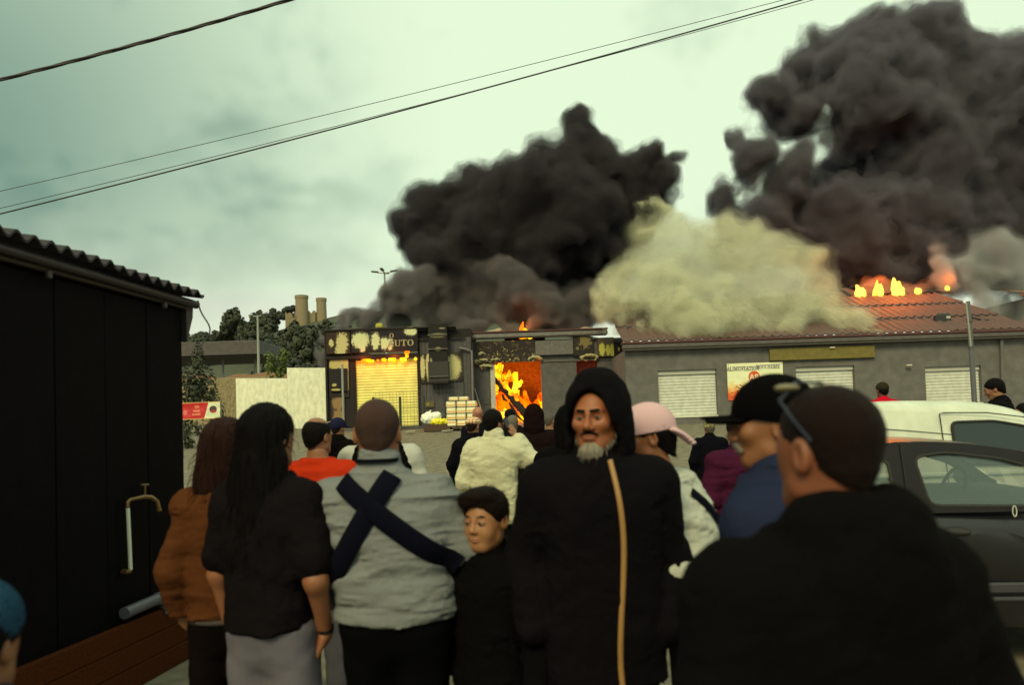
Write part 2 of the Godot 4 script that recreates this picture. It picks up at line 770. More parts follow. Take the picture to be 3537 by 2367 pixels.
func leaf_clumps(count: int, size: Vector3, leaf: float, sd: int) -> ArrayMesh:
	var r := RandomNumberGenerator.new()
	r.seed = sd
	var v := PackedVector3Array()
	var n := PackedVector3Array()
	var ix := PackedInt32Array()
	var lobes := []
	for i in 9:
		var u := Vector3(r.randfn(0, 0.42), r.randf_range(-0.45, 0.55), r.randfn(0, 0.42))
		lobes.append([u, r.randf_range(0.26, 0.42)])
	for i in count:
		var l: Array = lobes[r.randi() % lobes.size()]
		var d := Vector3(r.randfn(), r.randfn(), r.randfn()).normalized()
		var p: Vector3 = (l[0] + d * l[1] * pow(r.randf(), 0.22)) * size
		var s := leaf * r.randf_range(0.6, 1.3)
		var a := Vector3(r.randfn(), r.randfn(), r.randfn()).normalized()
		var b := a.cross(d + Vector3(0.01, 0.2, 0)).normalized()
		a = b.cross(d).normalized()
		var base := v.size()
		for q in [a * s, b * s * 0.8, -a * s * 0.9, -b * s * 0.7]:
			v.append(p + q + d * r.randf_range(-0.2, 0.2) * s)
			n.append((d * 0.75 + Vector3.UP * 0.25).normalized())
		ix.append_array(PackedInt32Array([base, base + 2, base + 1, base, base + 3, base + 2]))
	return arrays_mesh(v, n, ix)


func trunk_mesh(h: float, r: float, sd: int) -> ArrayMesh:
	var g := RandomNumberGenerator.new()
	g.seed = sd
	var list := [[tube([Vector3(0, -0.3, 0), Vector3(0.06 * h * g.randfn(), h * 0.45, 0), Vector3(0.05 * h * g.randfn(), h * 0.8, 0.03 * h)], [r, r * 0.7, r * 0.25], 6)]]
	for i in 4:
		var a := g.randf() * TAU
		var y := h * g.randf_range(0.4, 0.62)
		list.append([tube([Vector3(0, y, 0), Vector3(cos(a), 0.9, sin(a)) * h * 0.2 + Vector3(0, y, 0)], [r * 0.45, r * 0.12], 5)])
	return joined(list)


func leaf_mat(called: String, c: Color) -> StandardMaterial3D:
	var m := mat(called, c, 0.85, "mottle", 0.35)
	m.backlight_enabled = true
	m.backlight = lin(Color(c.r * 0.6, c.g * 0.7, c.b * 0.4))
	return m


func build_hill() -> void:
	var rows := []
	for j in 33:
		var row := []
		var z := -420.0 + j * 10.0
		for i in 49:
			var x := -330.0 + i * 14.0
			var edge := minf(1.0, (-95.0 - z) / 40.0)
			row.append(Vector3(x, 1.5 + maxf(0.0, edge) * hill_height(x, z) + 0.8 * sin(x * 0.2) * cos(z * 0.17) * maxf(0.0, edge), z))
		rows.append(row)
	var m := mat("hill_scrub", Color(0.075, 0.085, 0.05), 0.95, "mottle", 0.06)
	setting("hill", grid(rows), m)
	# the ruined castle on its crest
	var stone := mat("castle_stone", Color(0.36, 0.29, 0.18), 0.95, "mottle", 0.22, 0.0)
	var c := thing("castle_ruin", "ruined tan stone castle with two round towers on the wooded hill", "castle", Vector3(-58.046, 29.143, -212))
	for q in [[Vector3(-59.602, 32.607, -212), Vector3(-59.402, 41.211, -212), 1.75], [Vector3(-54.458, 32.326, -214), Vector3(-54.257, 40.626, -214), 1.4]]:
		var h: float = q[1].y - q[0].y
		var list := [Vector3(0, -6, 0), Vector3(0, h - 0.9, 0), Vector3(0, h - 0.85, 0), Vector3(0, h, 0)]
		part(c, "tower", tube(list, [q[2] * 1.12, q[2], q[2] * 1.1, q[2] * 1.1], 20), stone, q[0] - c.position)
	var g := RandomNumberGenerator.new()
	g.seed = 4
	for q in [[Vector3(-64.123, 36.273, -211), Vector3(-55.994, 36.692, -213), 11.0, 2.0], [Vector3(-57.016, 37.009, -214), Vector3(-53.615, 35.618, -214), 11.0, 1.6], [Vector3(-61.06, 30.845, -205), Vector3(-50.355, 30.488, -205), 7.0, 1.5]]:
		var o := PackedVector2Array()
		var w: float = (q[1] - q[0]).length()
		for i in 15:
			o.append(Vector2(w * i / 14.0, lerpf(0.0, q[1].y - q[0].y, i / 14.0) + g.randf_range(-0.6, 0.35)))
		o.append(Vector2(w, -q[2]))
		o.append(Vector2(0, -q[2]))
		part(c, "curtain_wall", slab(o, q[3]), stone, q[0] - c.position, Vector3(0, -atan2(q[1].z - q[0].z, q[1].x - q[0].x), 0))
	for q in [Vector3(-61.467, 35.279, -210), Vector3(-57.885, 29.391, -204), Vector3(-54.485, 29.764, -204)]:
		part(c, "window_slit", block(Vector3(0.5, 1.1, 0.4)), mat("slit_dark", Color(0.03, 0.025, 0.02), 1.0), q - c.position)
	# trees of the wood
	var kinds := []
	for k in 3:
		var t := Node3D.new()
		t.name = "pine_tree"
		var crown := leaf_clumps(900, Vector3(3.6, 3.0, 3.6) if k < 2 else Vector3(3.0, 4.6, 3.0), 0.42, 40 + k)
		part(t, "trunk", trunk_mesh(5.0, 0.22, k), mat("pine_bark", Color(0.07, 0.05, 0.035), 0.95))
		part(t, "crown", crown, leaf_mat("pine_needles_%d" % k, [Color(0.05, 0.062, 0.038), Color(0.042, 0.052, 0.036), Color(0.06, 0.07, 0.038)][k]), Vector3(0, 5.6, 0))
		kinds.append(t)
	var r := RandomNumberGenerator.new()
	r.seed = 12
	var spots := []
	for q in [[498, 796], [515, 787], [530, 779], [546, 768], [560, 757], [575, 748], [592, 741], [607, 734], [622, 742], [636, 742], [662, 716]]:
		spots.append([q[0], q[1], 1.0])
	for i in 26:
		spots.append([r.randf_range(640, 790), 1.0, r.randf_range(0.34, 0.46)])
	for i in 52:
		spots.append([r.randf_range(430, 775), 0.0, r.randf_range(0.75, 1.15)])
	var n := 0
	for q in spots:
		var z := -r.randf_range(200.0, 236.0)
		var x: float = (q[0] - 1171.0) / 1692.0 * -z
		if q[1] == 1.0:
			z = -r.randf_range(172.0, 196.0)
			x = (q[0] - 1171.0) / 1692.0 * -z
		if q[1] == 0.0:
			z = -r.randf_range(150.0, 205.0)
			x = (q[0] - 1171.0) / 1692.0 * -z
			if q[0] > 625.0:
				z = -r.randf_range(125.0, 148.0)
				x = (q[0] - 1171.0) / 1692.0 * -z
		var t: Node3D = kinds[r.randi() % 3].duplicate()
		t.name = numbered("pine_tree")
		add_child(t)
		var s: float = q[2] * r.randf_range(0.8, 1.05)
		t.position = Vector3(x, 1.5 + minf(1.0, (-95.0 - z) / 40.0) * hill_height(x, z) - 0.8, z)
		t.rotation.y = r.randf() * TAU
		t.scale = Vector3(s, s * r.randf_range(0.8, 1.1), s)
		tag(t, "dark pine in the wood on the slope of the castle hill", "tree", "pines of the hillside wood")
		n += 1
	for t in kinds:
		t.free()


func bush(label: String, at: Vector3, size: Vector3, c: Color, sd: int, count := 700, leaf := 0.1) -> void:
	var t := thing("shrub", label, "shrub", at)
	part(t, "stems", trunk_mesh(size.y * 0.9, 0.05, sd), mat("shrub_bark", Color(0.08, 0.06, 0.04), 0.95))
	part(t, "foliage", leaf_clumps(count, size, leaf, sd), leaf_mat("shrub_leaf_%d" % sd, c), Vector3(0, size.y * 0.62, 0))


func lamp_post(label: String, top: Vector3, foot: float, arms: int, reach: float) -> void:
	var steel := mat("lamp_steel", Color(0.30, 0.32, 0.28), 0.5, "", 1.0, 0.0, 0.4)
	var t := thing("street_lamp", label, "lamp post", Vector3(top.x, foot, top.z))
	var h := top.y - foot
	part(t, "pole", tube([Vector3.ZERO, Vector3(0, h * 0.5, 0), Vector3(0, h, 0)], [0.14, 0.11, 0.07], 8), steel)
	for i in arms:
		var a := PI * (i + 0.12) if arms == 2 else TAU * (i + 0.06) / arms
		var d := Vector3(cos(a), 0.16, sin(a) * 0.9)
		part(t, "arm", tube([Vector3(0, h - 0.1, 0), Vector3(0, h - 0.1, 0) + d * reach * 0.6], 0.05, 6), steel)
		part(t, "lamp_head", block(Vector3(reach * 0.62, 0.12, 0.3), 0.05), mat("lamp_head", Color(0.12, 0.12, 0.1), 0.5), Vector3(0, h - 0.06, 0) + d * reach * 0.8, Vector3(0, -a, 0.12))


func build_left_background() -> void:
	# flat canopy of the building across the road
	var dark := mat("canopy_fascia", Color(0.085, 0.075, 0.075), 0.75, "blotch", 0.3)
	var a := Vector3(-30.862, 8.94, -60)
	var b := Vector3(-20.26, 8.516, -60)
	var t := thing("flat_canopy", "long flat grey canopy roof on thin posts below the hill", "canopy", Vector3((a.x + b.x) / 2, ground_at(-60.0), -63.0))
	var top := 9.31 - t.position.y
	part(t, "roof_slab", block(Vector3(b.x - a.x, 1.15, 7.0), 0.05), dark, Vector3(0, top - 0.57, 0))
	part(t, "soffit", block(Vector3(b.x - a.x - 0.4, 0.1, 6.6)), mat("canopy_soffit", Color(0.05, 0.045, 0.045), 0.9), Vector3(0, top - 1.22, 0))
	for x in [-4.2, -0.6, 1.6, 4.3]:
		part(t, "post", tube([Vector3(x, 0, 1.5), Vector3(x, top - 1.15, 1.5)], 0.09, 8), mat("canopy_post", Color(0.22, 0.21, 0.2), 0.7))
	# retaining wall of tan concrete with earth heaped behind
	var tan := mat("tan_concrete", Color(0.33, 0.27, 0.15), 0.95, "mottle", 0.28, 0.5)
	var w := thing("retaining_wall", "stained tan concrete retaining wall left of the white wall", "wall", Vector3(-26.0, ground_at(-50.0), -50.0))
	var wall_top := 5.574 - ground_at(-50.0)
	for i in 5:
		part(w, "wall_bay", block(Vector3(3.36, wall_top, 0.5), 0.03), tan, Vector3(-4.0 + i * 3.4, wall_top / 2 - 0.02, 0.02 * (i % 2)))
	var earth := []
	var nz := noise(0.25, 4, 9)
	for j in 9:
		var row := []
		for i in 36:
			var x := -34.0 + i * 0.55
			var k := sin(PI * j / 8.0)
			row.append(Vector3(x, ground_at(-50.0) + wall_top - 0.3 + k * (0.75 + 0.7 * nz.get_noise_2d(x * 2.0, j)), -58.0 + j * 0.9))
		earth.append(row)
	setting("earth_mound", grid(earth), mat("red_earth", Color(0.3, 0.15, 0.075), 1.0, "mottle", 0.5, 5.0))
	bush("bright green shrub on the earth bank above the white wall", Vector3(-14.702, ground_at(-50.0) + wall_top - 0.3, -47.0), Vector3(1.1, 1.5, 0.9), Color(0.13, 0.17, 0.035), 51)
	bush("dark bushy shrub growing above the red banner", Vector3(-12.848, ground_at(-30.0), -30.0), Vector3(1.0, 2.9, 1.0), Color(0.04, 0.05, 0.024), 52, 1500, 0.09)
	bush("low dark bush under the red banner", Vector3(-10.982, ground_at(-25.0) - 0.1, -25.0), Vector3(0.9, 0.8, 0.7), Color(0.045, 0.055, 0.024), 53, 500, 0.07)
	# white rendered wall in two heights
	var white := mat("white_render", Color(0.84, 0.84, 0.64), 0.9, "blotch", 0.35, 0.06)
	var ww := thing("white_wall", "cream white rendered wall stepped in two heights left of the shop", "wall", Vector3(0, 0, 0))
	for q in [[Vector3(-14.167, 4.612, -38), Vector3(-10.502, 4.271, -34.6), -0.02], [Vector3(-10.491, 4.764, -34.6), Vector3(-7.864, 4.471, -32), 0.0]]:
		var l := Vector2(q[1].x - q[0].x, q[1].z - q[0].z)
		var o := PackedVector2Array([Vector2(0, -3.0 + q[2]), Vector2(0, q[0].y - q[0].y), Vector2(l.length(), q[1].y - q[0].y), Vector2(l.length(), -5.0)])
		part(ww, "wall_section", slab(o, 0.22), white, q[0], Vector3(0, -atan2(l.y, l.x), 0))
	# red banner strung between two posts
	build_red_banner()
	lamp_post("slim street lamp standing in front of the wooded hill", Vector3(-18.777, 10.576, -55), ground_at(-55.0), 2, 0.7)
	lamp_post("tall street lamp with several heads rising from the smoke", Vector3(-10.056, 14.59, -60), ground_at(-60.0), 4, 1.0)


func paint(w: int, h: int, base: Color) -> Image:
	var im := Image.create_empty(w, h, false, Image.FORMAT_RGB8)
	im.fill(base)
	return im


func printed(called: String, im: Image, rough := 0.6) -> StandardMaterial3D:
	var m := StandardMaterial3D.new()
	m.resource_name = called
	m.albedo_texture = ImageTexture.create_from_image(im)
	m.roughness = rough
	mats[called] = m
	return m


# a thin sheet w by h, print from 0 to 1 across it, upright and facing +z, slightly rippled
func cloth_sheet(w: float, h: float, ripple: float, sd: int) -> ArrayMesh:
	var nz := noise(0.9, 3, sd)
	var st := SurfaceTool.new()
	st.begin(Mesh.PRIMITIVE_TRIANGLES)
	for side in 2:
		for j in 13:
			for i in 21:
				var x := w * (i / 20.0 - 0.5)
				var y := h * (j / 12.0 - 0.5)
				st.set_smooth_group(side)
				st.set_uv(Vector2(i / 20.0, 1.0 - j / 12.0))
				st.add_vertex(Vector3(x, y, ripple * nz.get_noise_2d(x * 2.0 + y, y * 3.0 - x) - 0.006 * side))
	for side in 2:
		for j in 12:
			for i in 20:
				var a := side * 273 + j * 21 + i
				for k in ([a, a + 21, a + 1, a + 1, a + 21, a + 22] if side == 0 else [a, a + 1, a + 21, a + 1, a + 22, a + 21]):
					st.add_index(k)
	st.generate_normals()
	return st.commit()


func build_red_banner() -> void:
	var im := paint(240, 110, Color8(178, 12, 18))
	for y in 110:
		for x in 240:
			if x + y < 24:
				im.set_pixel(x, y, Color8(222, 190, 20))
			elif x > 172 - y * 0.27:
				im.set_pixel(x, y, Color8(205, 210, 175))
			if y < 4 or y > 105:
				im.set_pixel(x, y, Color8(214, 180, 110))
			var e := Vector2((x - 198) / 22.0, (y - 50) / 24.0)
			if e.length() < 1.0 and x > 172 - y * 0.27:
				im.set_pixel(x, y, Color8(66, 40, 50) if e.y < 0.2 or absf(e.x) > 0.6 else Color8(170, 50, 52))
			var f := Vector2((x - 30) / 13.0, (y - 64) / 17.0)
			if f.length() < 1.0:
				im.set_pixel(x, y, Color8(200, 96, 84))
	for q in [[87, 20, 28, 20], [78, 50, 42, 13], [72, 72, 50, 13]]:
		for y in range(q[1], q[1] + q[3]):
			for x in range(q[0], q[0] + q[2]):
				if (x * 7 + y / 4 * 3) % 11 > 3:
					im.set_pixel(x, y, Color8(216, 150, 110))
	for x in range(16, 46):
		for y in [34, 35, 36, 90, 91]:
			im.set_pixel(x, y, Color8(190, 70, 60))
	var a := Vector3(-9.817, 2.705, -22)
	var b := Vector3(-8.746, 2.201, -22)
	var c := (a + b) / 2.0
	var t := thing("banner", "red and white printed banner hung on posts beside the black shed", "banner", Vector3(c.x, ground_at(-22.0), -22.0))
	part(t, "cloth", cloth_sheet(b.x - a.x + 0.12, 0.50, 0.03, 5), printed("red_banner_print", im), Vector3(0, c.y - t.position.y, 0), Vector3(0, 0, 0.01))
	for x in [-0.56, 0.05, 0.6]:
		part(t, "post", tube([Vector3(x, -0.05, -0.06), Vector3(x, c.y - t.position.y + 0.33, -0.06)], 0.025, 6), mat("banner_post", Color(0.16, 0.14, 0.13), 0.7))
	part(t, "rope", tube([Vector3(-0.2, c.y - t.position.y - 0.26, 0.0), Vector3(0.75, c.y - t.position.y - 0.55, 0.1)], 0.012, 5), mat("banner_rope", Color(0.4, 0.26, 0.2), 0.9))


# ---------------------------------------------------------------- the burning row of shops

func panel(parent: Node3D, called: String, r: Rect2, front: float, depth: float, m: Material, bevel := 0.0) -> MeshInstance3D:
	return part(parent, called, block(Vector3(r.size.x, r.size.y, depth), bevel), m, Vector3(r.get_center().x, r.get_center().y, front - depth / 2.0) - parent.position)


# a flat wall with rectangular openings, built from the pieces of masonry round them
func pierced(r: Rect2, holes: Array, front: float, depth: float) -> ArrayMesh:
	var xs := [r.position.x, r.end.x]
	var ys := [r.position.y, r.end.y]
	for h in holes:
		xs.append_array([h.position.x, h.end.x])
		ys.append_array([h.position.y, h.end.y])
	xs.sort()
	ys.sort()
	var list := []
	for i in xs.size() - 1:
		for j in ys.size() - 1:
			var c := Vector2((xs[i] + xs[i + 1]) / 2.0, (ys[j] + ys[j + 1]) / 2.0)
			if xs[i + 1] - xs[i] < 0.001 or ys[j + 1] - ys[j] < 0.001 or not r.has_point(c) or holes.any(func(h): return h.has_point(c)):
				continue
			list.append([block(Vector3(xs[i + 1] - xs[i], ys[j + 1] - ys[j], depth)), here(Vector3(c.x, c.y, front - depth / 2.0))])
	return joined(list)


# a roller shutter: one curtain of narrow curved laths
func shutter(w: float, h: float, pitch: float) -> ArrayMesh:
	var rows := []
	var n := int(h / pitch)
	for j in n * 4 + 1:
		var u := (j % 4) / 4.0
		var z := 0.012 * sin(PI * u) if j % 4 else -0.012
		rows.append([Vector3(-w / 2, h * (1.0 - j / (n * 4.0)), z), Vector3(w / 2, h * (1.0 - j / (n * 4.0)), z)])
	return grid(rows)


# soot over a paler base: blots are [x, y, rx, ry] in 0..1 where the base still shows
func charred(called: String, w: int, h: int, base: Color, soot: Color, blots: Array, sd: int, wear := 0.5) -> StandardMaterial3D:
	var im := Image.create_empty(w, h, false, Image.FORMAT_RGB8)
	var a := noise(0.045, 4, sd)
	var b := noise(0.13, 3, sd + 1)
	for y in h:
		for x in w:
			var v := -1.0
			for q in blots:
				var d := Vector2((float(x) / w - q[0]) / q[2], (float(y) / h - q[1]) / q[3]).length()
				v = maxf(v, 1.0 - d)
			v += wear * a.get_noise_2d(x, y) + 0.25 * b.get_noise_2d(x, y)
			var c := soot.lerp(base * 0.32 + soot * 0.4, smoothstep(-0.28, -0.02, v))
			c = c.lerp(base, smoothstep(0.0, 0.16, v))
			im.set_pixel(x, y, c * (0.88 + 0.24 * b.get_noise_2d(x * 2.0, y * 2.0)))
	return printed(called, im, 0.9)


# front of a panel with the print laid once across it; the rest of the box is plain
func print_panel(parent: Node3D, called: String, r: Rect2, front: float, depth: float, m: Material, plain: Material) -> MeshInstance3D:
	var o := panel(parent, called, r, front, depth, plain)
	var q := QuadMesh.new()
	q.size = r.size
	part(o, "face", q, m, Vector3(0, 0, depth / 2.0 + 0.003))
	return o


func words(parent: Node3D, called: String, text: String, height: float, m: Material, at: Vector3, font := "Droid Serif", stretch := 1.0) -> MeshInstance3D:
	var f := SystemFont.new()
	f.font_names = PackedStringArray([font])
	f.font_weight = 700
	var t := TextMesh.new()
	t.text = text
	t.font = f
	t.font_size = 64
	t.pixel_size = height / 48.0
	t.depth = 0.02
	t.curve_step = 2.0
	var o := part(parent, called, t, m, at)
	o.scale = Vector3(stretch, 1, 1)
	return o


func flame_mat() -> StandardMaterial3D:
	if mats.has("flame"):
		return mats["flame"]
	var t := NoiseTexture2D.new()
	t.width = 256
	t.height = 256
	t.seamless = true
	t.noise = noise(0.014, 3, 31)
	var g := Gradient.new()
	g.set_color(0, Color(0.78, 0.16, 0.0))
	g.set_color(1, Color(1.0, 0.93, 0.25))
	g.add_point(0.36, Color(0.95, 0.33, 0.01))
	g.add_point(0.56, Color(1.0, 0.68, 0.03))
	t.color_ramp = g
	var m := StandardMaterial3D.new()
	m.resource_name = "flame"
	m.albedo_color = Color(0.02, 0.01, 0.0)
	m.emission_enabled = true
	m.emission_operator = BaseMaterial3D.EMISSION_OP_MULTIPLY
	m.emission = Color.WHITE
	m.emission_texture = t
	m.emission_energy_multiplier = 1.9
	m.uv1_triplanar = true
	m.uv1_scale = Vector3.ONE * 0.325
	mats["flame"] = m
	return m


func dim_flame_mat() -> StandardMaterial3D:
	if not mats.has("dim_flame"):
		var m: StandardMaterial3D = flame_mat().duplicate()
		m.resource_name = "dim_flame"
		m.emission = Color(1.0, 0.66, 0.3)
		m.emission_energy_multiplier = 1.0
		m.uv1_scale = Vector3.ONE * 0.32
		mats["dim_flame"] = m
	return mats["dim_flame"]


# tongues of fire: tapering licks that rise and curl from the given feet
func tongues(feet: Array, cell: float, sd: int, curl := 0.35) -> ArrayMesh:
	var g := RandomNumberGenerator.new()
	g.seed = sd
	var list := []
	for f in feet:
		var p: Vector3 = f[0]
		var h: float = f[1]
		var r: float = f[2]
		var bend := Vector3(g.randf_range(-1, 1), 0, g.randf_range(-0.5, 0.5)) * curl * h
		for i in 4:
			var u := i / 4.0
			var w := (i + 1) / 4.0
			list.append(["c", p + Vector3(0, h * u, 0) + bend * u * u, p + Vector3(0, h * w, 0) + bend * w * w, r * (1.0 - u) * (0.8 + 0.6 * u * (1.0 - u)), r * (1.0 - w) * 0.9 + 0.006, 0.06])
	return sculpt(list, cell, cell * 1.6, Vector3(3.0, 1.6, 3.0), sd)


func fire_light(parent: Node3D, at: Vector3, energy: float, size: float, c := Color(1.0, 0.45, 0.09)) -> void:
	var l := OmniLight3D.new()
	l.name = "fire_light"
	l.light_color = c
	l.light_energy = energy
	l.light_size = size
	l.omni_range = 60.0
	l.omni_attenuation = 2.0
	l.shadow_enabled = true
	parent.add_child(l, true)
	l.position = at


func build_auto_shop() -> void:
	var grey := mat("shop_cladding", Color(0.085, 0.08, 0.085), 0.8, "blotch", 0.5, 0.05)
	var soot := mat("soot", Color(0.022, 0.017, 0.018), 0.95, "mottle", 0.6)
	var dark := Color8(38, 28, 28)
	var r := Rect2(-7.741, 1.617, 6.115, 4.232)
	var floor_y := 1.74
	var z := -31.0
	var t := thing("auto_shop", "burnt grey car shop with yellow roller shutter and scorched sign", "shop", Vector3(r.get_center().x, floor_y, z))
	var top := r.end.y
	var door := Rect2(-6.593, 1.663, 2.723, 3.021)
	# shell
	part(t, "wall", pierced(Rect2(r.position.x, floor_y - 0.2, r.size.x, top - floor_y + 0.2), [Rect2(door.position.x, floor_y - 0.3, door.size.x, door.end.y - floor_y + 0.62)], z, 0.25), soot, -t.position)
	panel(t, "side_wall", Rect2(r.position.x - 0.001, floor_y - 0.2, 0.25, top - floor_y + 0.15), z - 0.26, 11.0, grey)
	panel(t, "side_wall", Rect2(r.end.x - 0.25, floor_y - 0.2, 0.249, top - floor_y + 0.15), z - 0.26, 11.0, grey)
	panel(t, "back_wall", Rect2(r.position.x, floor_y - 0.2, r.size.x, top - floor_y), z - 11.3, 0.25, grey)
	panel(t, "roof", Rect2(r.position.x, top - 0.12, r.size.x, 0.1), z - 0.3, 6.0, soot)
	# cladding with upright ribs right of the door
	var cl := Rect2(-3.837, 1.553, 2.189, 3.926)
	var list := [[block(Vector3(cl.size.x, cl.size.y, 0.05)), here(Vector3(cl.get_center().x, cl.get_center().y, z + 0.03))]]
	for i in 14:
		list.append([block(Vector3(0.05, cl.size.y - 0.02, 0.035)), here(Vector3(cl.position.x + 0.08 + i * (cl.size.x - 0.16) / 13.0, cl.get_center().y, z + 0.072))])
	part(t, "ribbed_cladding", joined(list), grey, -t.position)
	# the two burnt fascia boards
	var plain := mat("charred_board", Color(0.02, 0.016, 0.017), 0.9, "mottle", 1.2)
	var cream := Color8(222, 226, 176)
	print_panel(t, "fascia", Rect2(-7.649, 4.94, 0.99, 0.91), z + 0.28, 0.28, charred("burnt_fascia_side", 130, 120, Color8(206, 196, 140), Color8(52, 36, 28), [[0.66, 0.5, 0.26, 0.5], [0.6, 0.86, 0.24, 0.3], [0.2, 0.5, 0.1, 0.2]], 3, 0.35), plain)
	var sign := print_panel(t, "fascia_sign", Rect2(-6.613, 4.962, 2.762, 1.004), z + 0.30, 0.30, charred("burnt_fascia_main", 380, 138, cream, Color8(28, 22, 28), [[0.14, 0.5, 0.14, 0.34], [0.17, 0.76, 0.05, 0.24], [0.365, 0.55, 0.07, 0.36], [0.50, 0.66, 0.06, 0.28], [0.58, 0.68, 0.06, 0.26], [0.9, 0.18, 0.1, 0.2]], 7, 0.3), plain)
	var bronze := mat("sign_letters", Color(0.30, 0.25, 0.14), 0.6)
	var sr := Rect2(-6.613, 4.962, 2.762, 1.004)
	words(sign, "letters", "AUTO", 0.27, bronze, Vector3(1.62 - sr.size.x / 2.0 + 0.44, -0.17, 0.17), "Droid Serif", 1.05)
	words(sign, "letters", "O", 0.2, bronze, Vector3(1.86 - sr.size.x / 2.0 - 0.17, 0.15, 0.17))
	panel(t, "lintel", Rect2(-7.744, 4.704, 3.927, 0.172), z + 0.16, 0.3, soot, 0.02)
	panel(t, "cornice", Rect2(-7.741, 5.873, 5.487, 0.079), z + 0.34, 0.5, plain, 0.02)
	for x in [Rect2(-7.77, 1.718, 0.086, 4.172), Rect2(-6.71, 4.824, 0.086, 1.032), Rect2(-3.888, 1.625, 0.078, 4.286)]:
		panel(t, "post", x, z + 0.12, 0.14, soot, 0.01)
	# left pier: scorched board, hanging notice board, peeled panels
	print_panel(t, "scorched_board", Rect2(-7.617, 3.125, 0.813, 1.601), z + 0.06, 0.06, charred("scorched_pier", 90, 170, Color8(200, 186, 120), Color8(40, 31, 30), [[0.3, 0.1, 0.3, 0.2], [0.75, 0.15, 0.3, 0.22], [0.95, 0.45, 0.08, 0.4]], 14, 0.25), plain)
	var nb := print_panel(t, "notice_board", Rect2(-7.554, 3.382, 0.706, 0.943), z + 0.16, 0.08, charred("notice_print", 90, 120, Color8(190, 178, 100), Color8(29, 26, 30), [[0.22, 0.72, 0.14, 0.07], [0.32, 0.93, 0.3, 0.05]], 22, 0.12), plain)
	nb.set_meta("label", "blackened notice board with pale marks")
	print_panel(t, "peeled_panel", Rect2(-7.561, 1.702, 0.563, 1.478), z + 0.05, 0.05, charred("peeled_pier", 70, 170, Color8(150, 122, 82), Color8(58, 46, 42), [[0.5, 0.2, 0.5, 0.2], [0.5, 0.6, 0.42, 0.28], [0.5, 0.95, 0.5, 0.15]], 33, 0.3), plain)
	# roller shutter
	var sh := part(t, "roller_shutter", shutter(door.size.x - 0.02, door.end.y - floor_y - 0.02, 0.115), mat("yellow_laths", Color(0.86, 0.80, 0.22), 0.55, "blotch", 0.3), Vector3(door.get_center().x, floor_y, z - 0.12) - t.position)
	for s in [-1, 1]:
		part(sh, "guide_rail", block(Vector3(0.07, door.end.y - floor_y + 0.2, 0.1)), soot, Vector3(s * (door.size.x / 2.0 - 0.036), (door.end.y - floor_y) / 2.0 + 0.1, 0.05))
	part(sh, "bottom_rail", block(Vector3(door.size.x - 0.16, 0.1, 0.05), 0.01), grey, Vector3(0, 0.06, 0.02))
	# hanging burnt sign with its bracket
	var hs := print_panel(t, "hanging_sign", Rect2(-3.358, 3.528, 0.757, 2.463), z + 0.62, 0.3, charred("hanging_sign_burn", 110, 340, Color8(150, 142, 110), Color8(26, 22, 24), [[0.5, 0.19, 0.5, 0.04], [0.62, 0.93, 0.34, 0.018], [0.5, 0.42, 0.2, 0.035], [0.1, 0.66, 0.08, 0.1], [0.75, 0.07, 0.2, 0.012]], 44, 0.14), plain)
	hs.set_meta("label", "tall blackened hanging sign")
	var hr := Rect2(-3.358, 3.528, 0.757, 2.463)
	part(hs, "lower_box", block(Vector3(hr.size.x + 0.1, hr.size.y * 0.36, 0.36), 0.03), mat("scorched_grey", Color(0.05, 0.043, 0.043), 0.85, "mottle", 1.5), Vector3(0, -hr.size.y * 0.3, -0.02))
	for y in [0.32, 0.08, -0.38]:
		part(hs, "cross_bar", block(Vector3(hr.size.x + 0.05, 0.04, 0.06)), mat("scorched_bar", Color(0.1, 0.09, 0.08), 0.8), Vector3(0, hr.size.y * y, 0.2))
	part(hs, "bracket", block(Vector3(2.0, 0.06, 0.06)), plain, Vector3(0.1, hr.size.y * 0.28, -0.3))
	# heat-bleached patches on the cladding beside it
	print_panel(t, "bleached_cladding", Rect2(-3.782, 3.583, 0.414, 1.244), z + 0.12, 0.02, charred("bleached_a", 60, 180, Color8(210, 206, 150), Color8(44, 34, 30), [[0.22, 0.45, 0.26, 0.42], [0.78, 0.42, 0.26, 0.5]], 52, 0.2), plain)
	print_panel(t, "bleached_cladding", Rect2(-2.638, 3.634, 0.635, 1.223), z + 0.12, 0.02, charred("bleached_b", 90, 180, Color8(206, 200, 146), Color8(40, 32, 30), [[0.34, 0.5, 0.56, 0.44], [0.2, 0.8, 0.36, 0.16]], 57, 0.2), plain)
	print_panel(t, "small_plate", Rect2(-3.632, 2.586, 0.378, 0.257), z + 0.14, 0.03, charred("plate_print", 60, 40, Color8(150, 140, 74), Color8(110, 98, 56), [[0.3, 0.5, 0.2, 0.3]], 61, 0.4), mat("plate_edge", Color(0.2, 0.18, 0.08), 0.7))
	part(t, "beacon", block(Vector3(0.3, 0.22, 0.25), 0.05), mat("yellow_beacon", Color(0.35, 0.33, 0.03), 0.5), Vector3(-5.467, 6.075, -31) - t.position)
	part(t, "down_pipe", tube([Vector3(-2.136, 5.013, -31), Vector3(-1.958, 4.989, -31), Vector3(-1.622, 4.878, -31), Vector3(-1.613, 4.011, -31), Vector3(-1.652, 1.515, -31)].map(func(p): return p + Vector3(0, 0, 0.2) - t.position), 0.05, 8), mat("pipe_grey", Color(0.14, 0.13, 0.13), 0.6))
	part(t, "door_step", block(Vector3(5.6, 0.14, 1.2), 0.02), mat("step_concrete", Color(0.12, 0.125, 0.115), 0.9, "mottle", 0.7), Vector3(0.3, 0.0, 0.62))
	# fire licking out over the shutter
	var f := thing("lintel_flames", "line of flames licking out above the yellow roller shutter", "flames", Vector3(door.get_center().x, door.end.y - 0.05, z + 0.02))
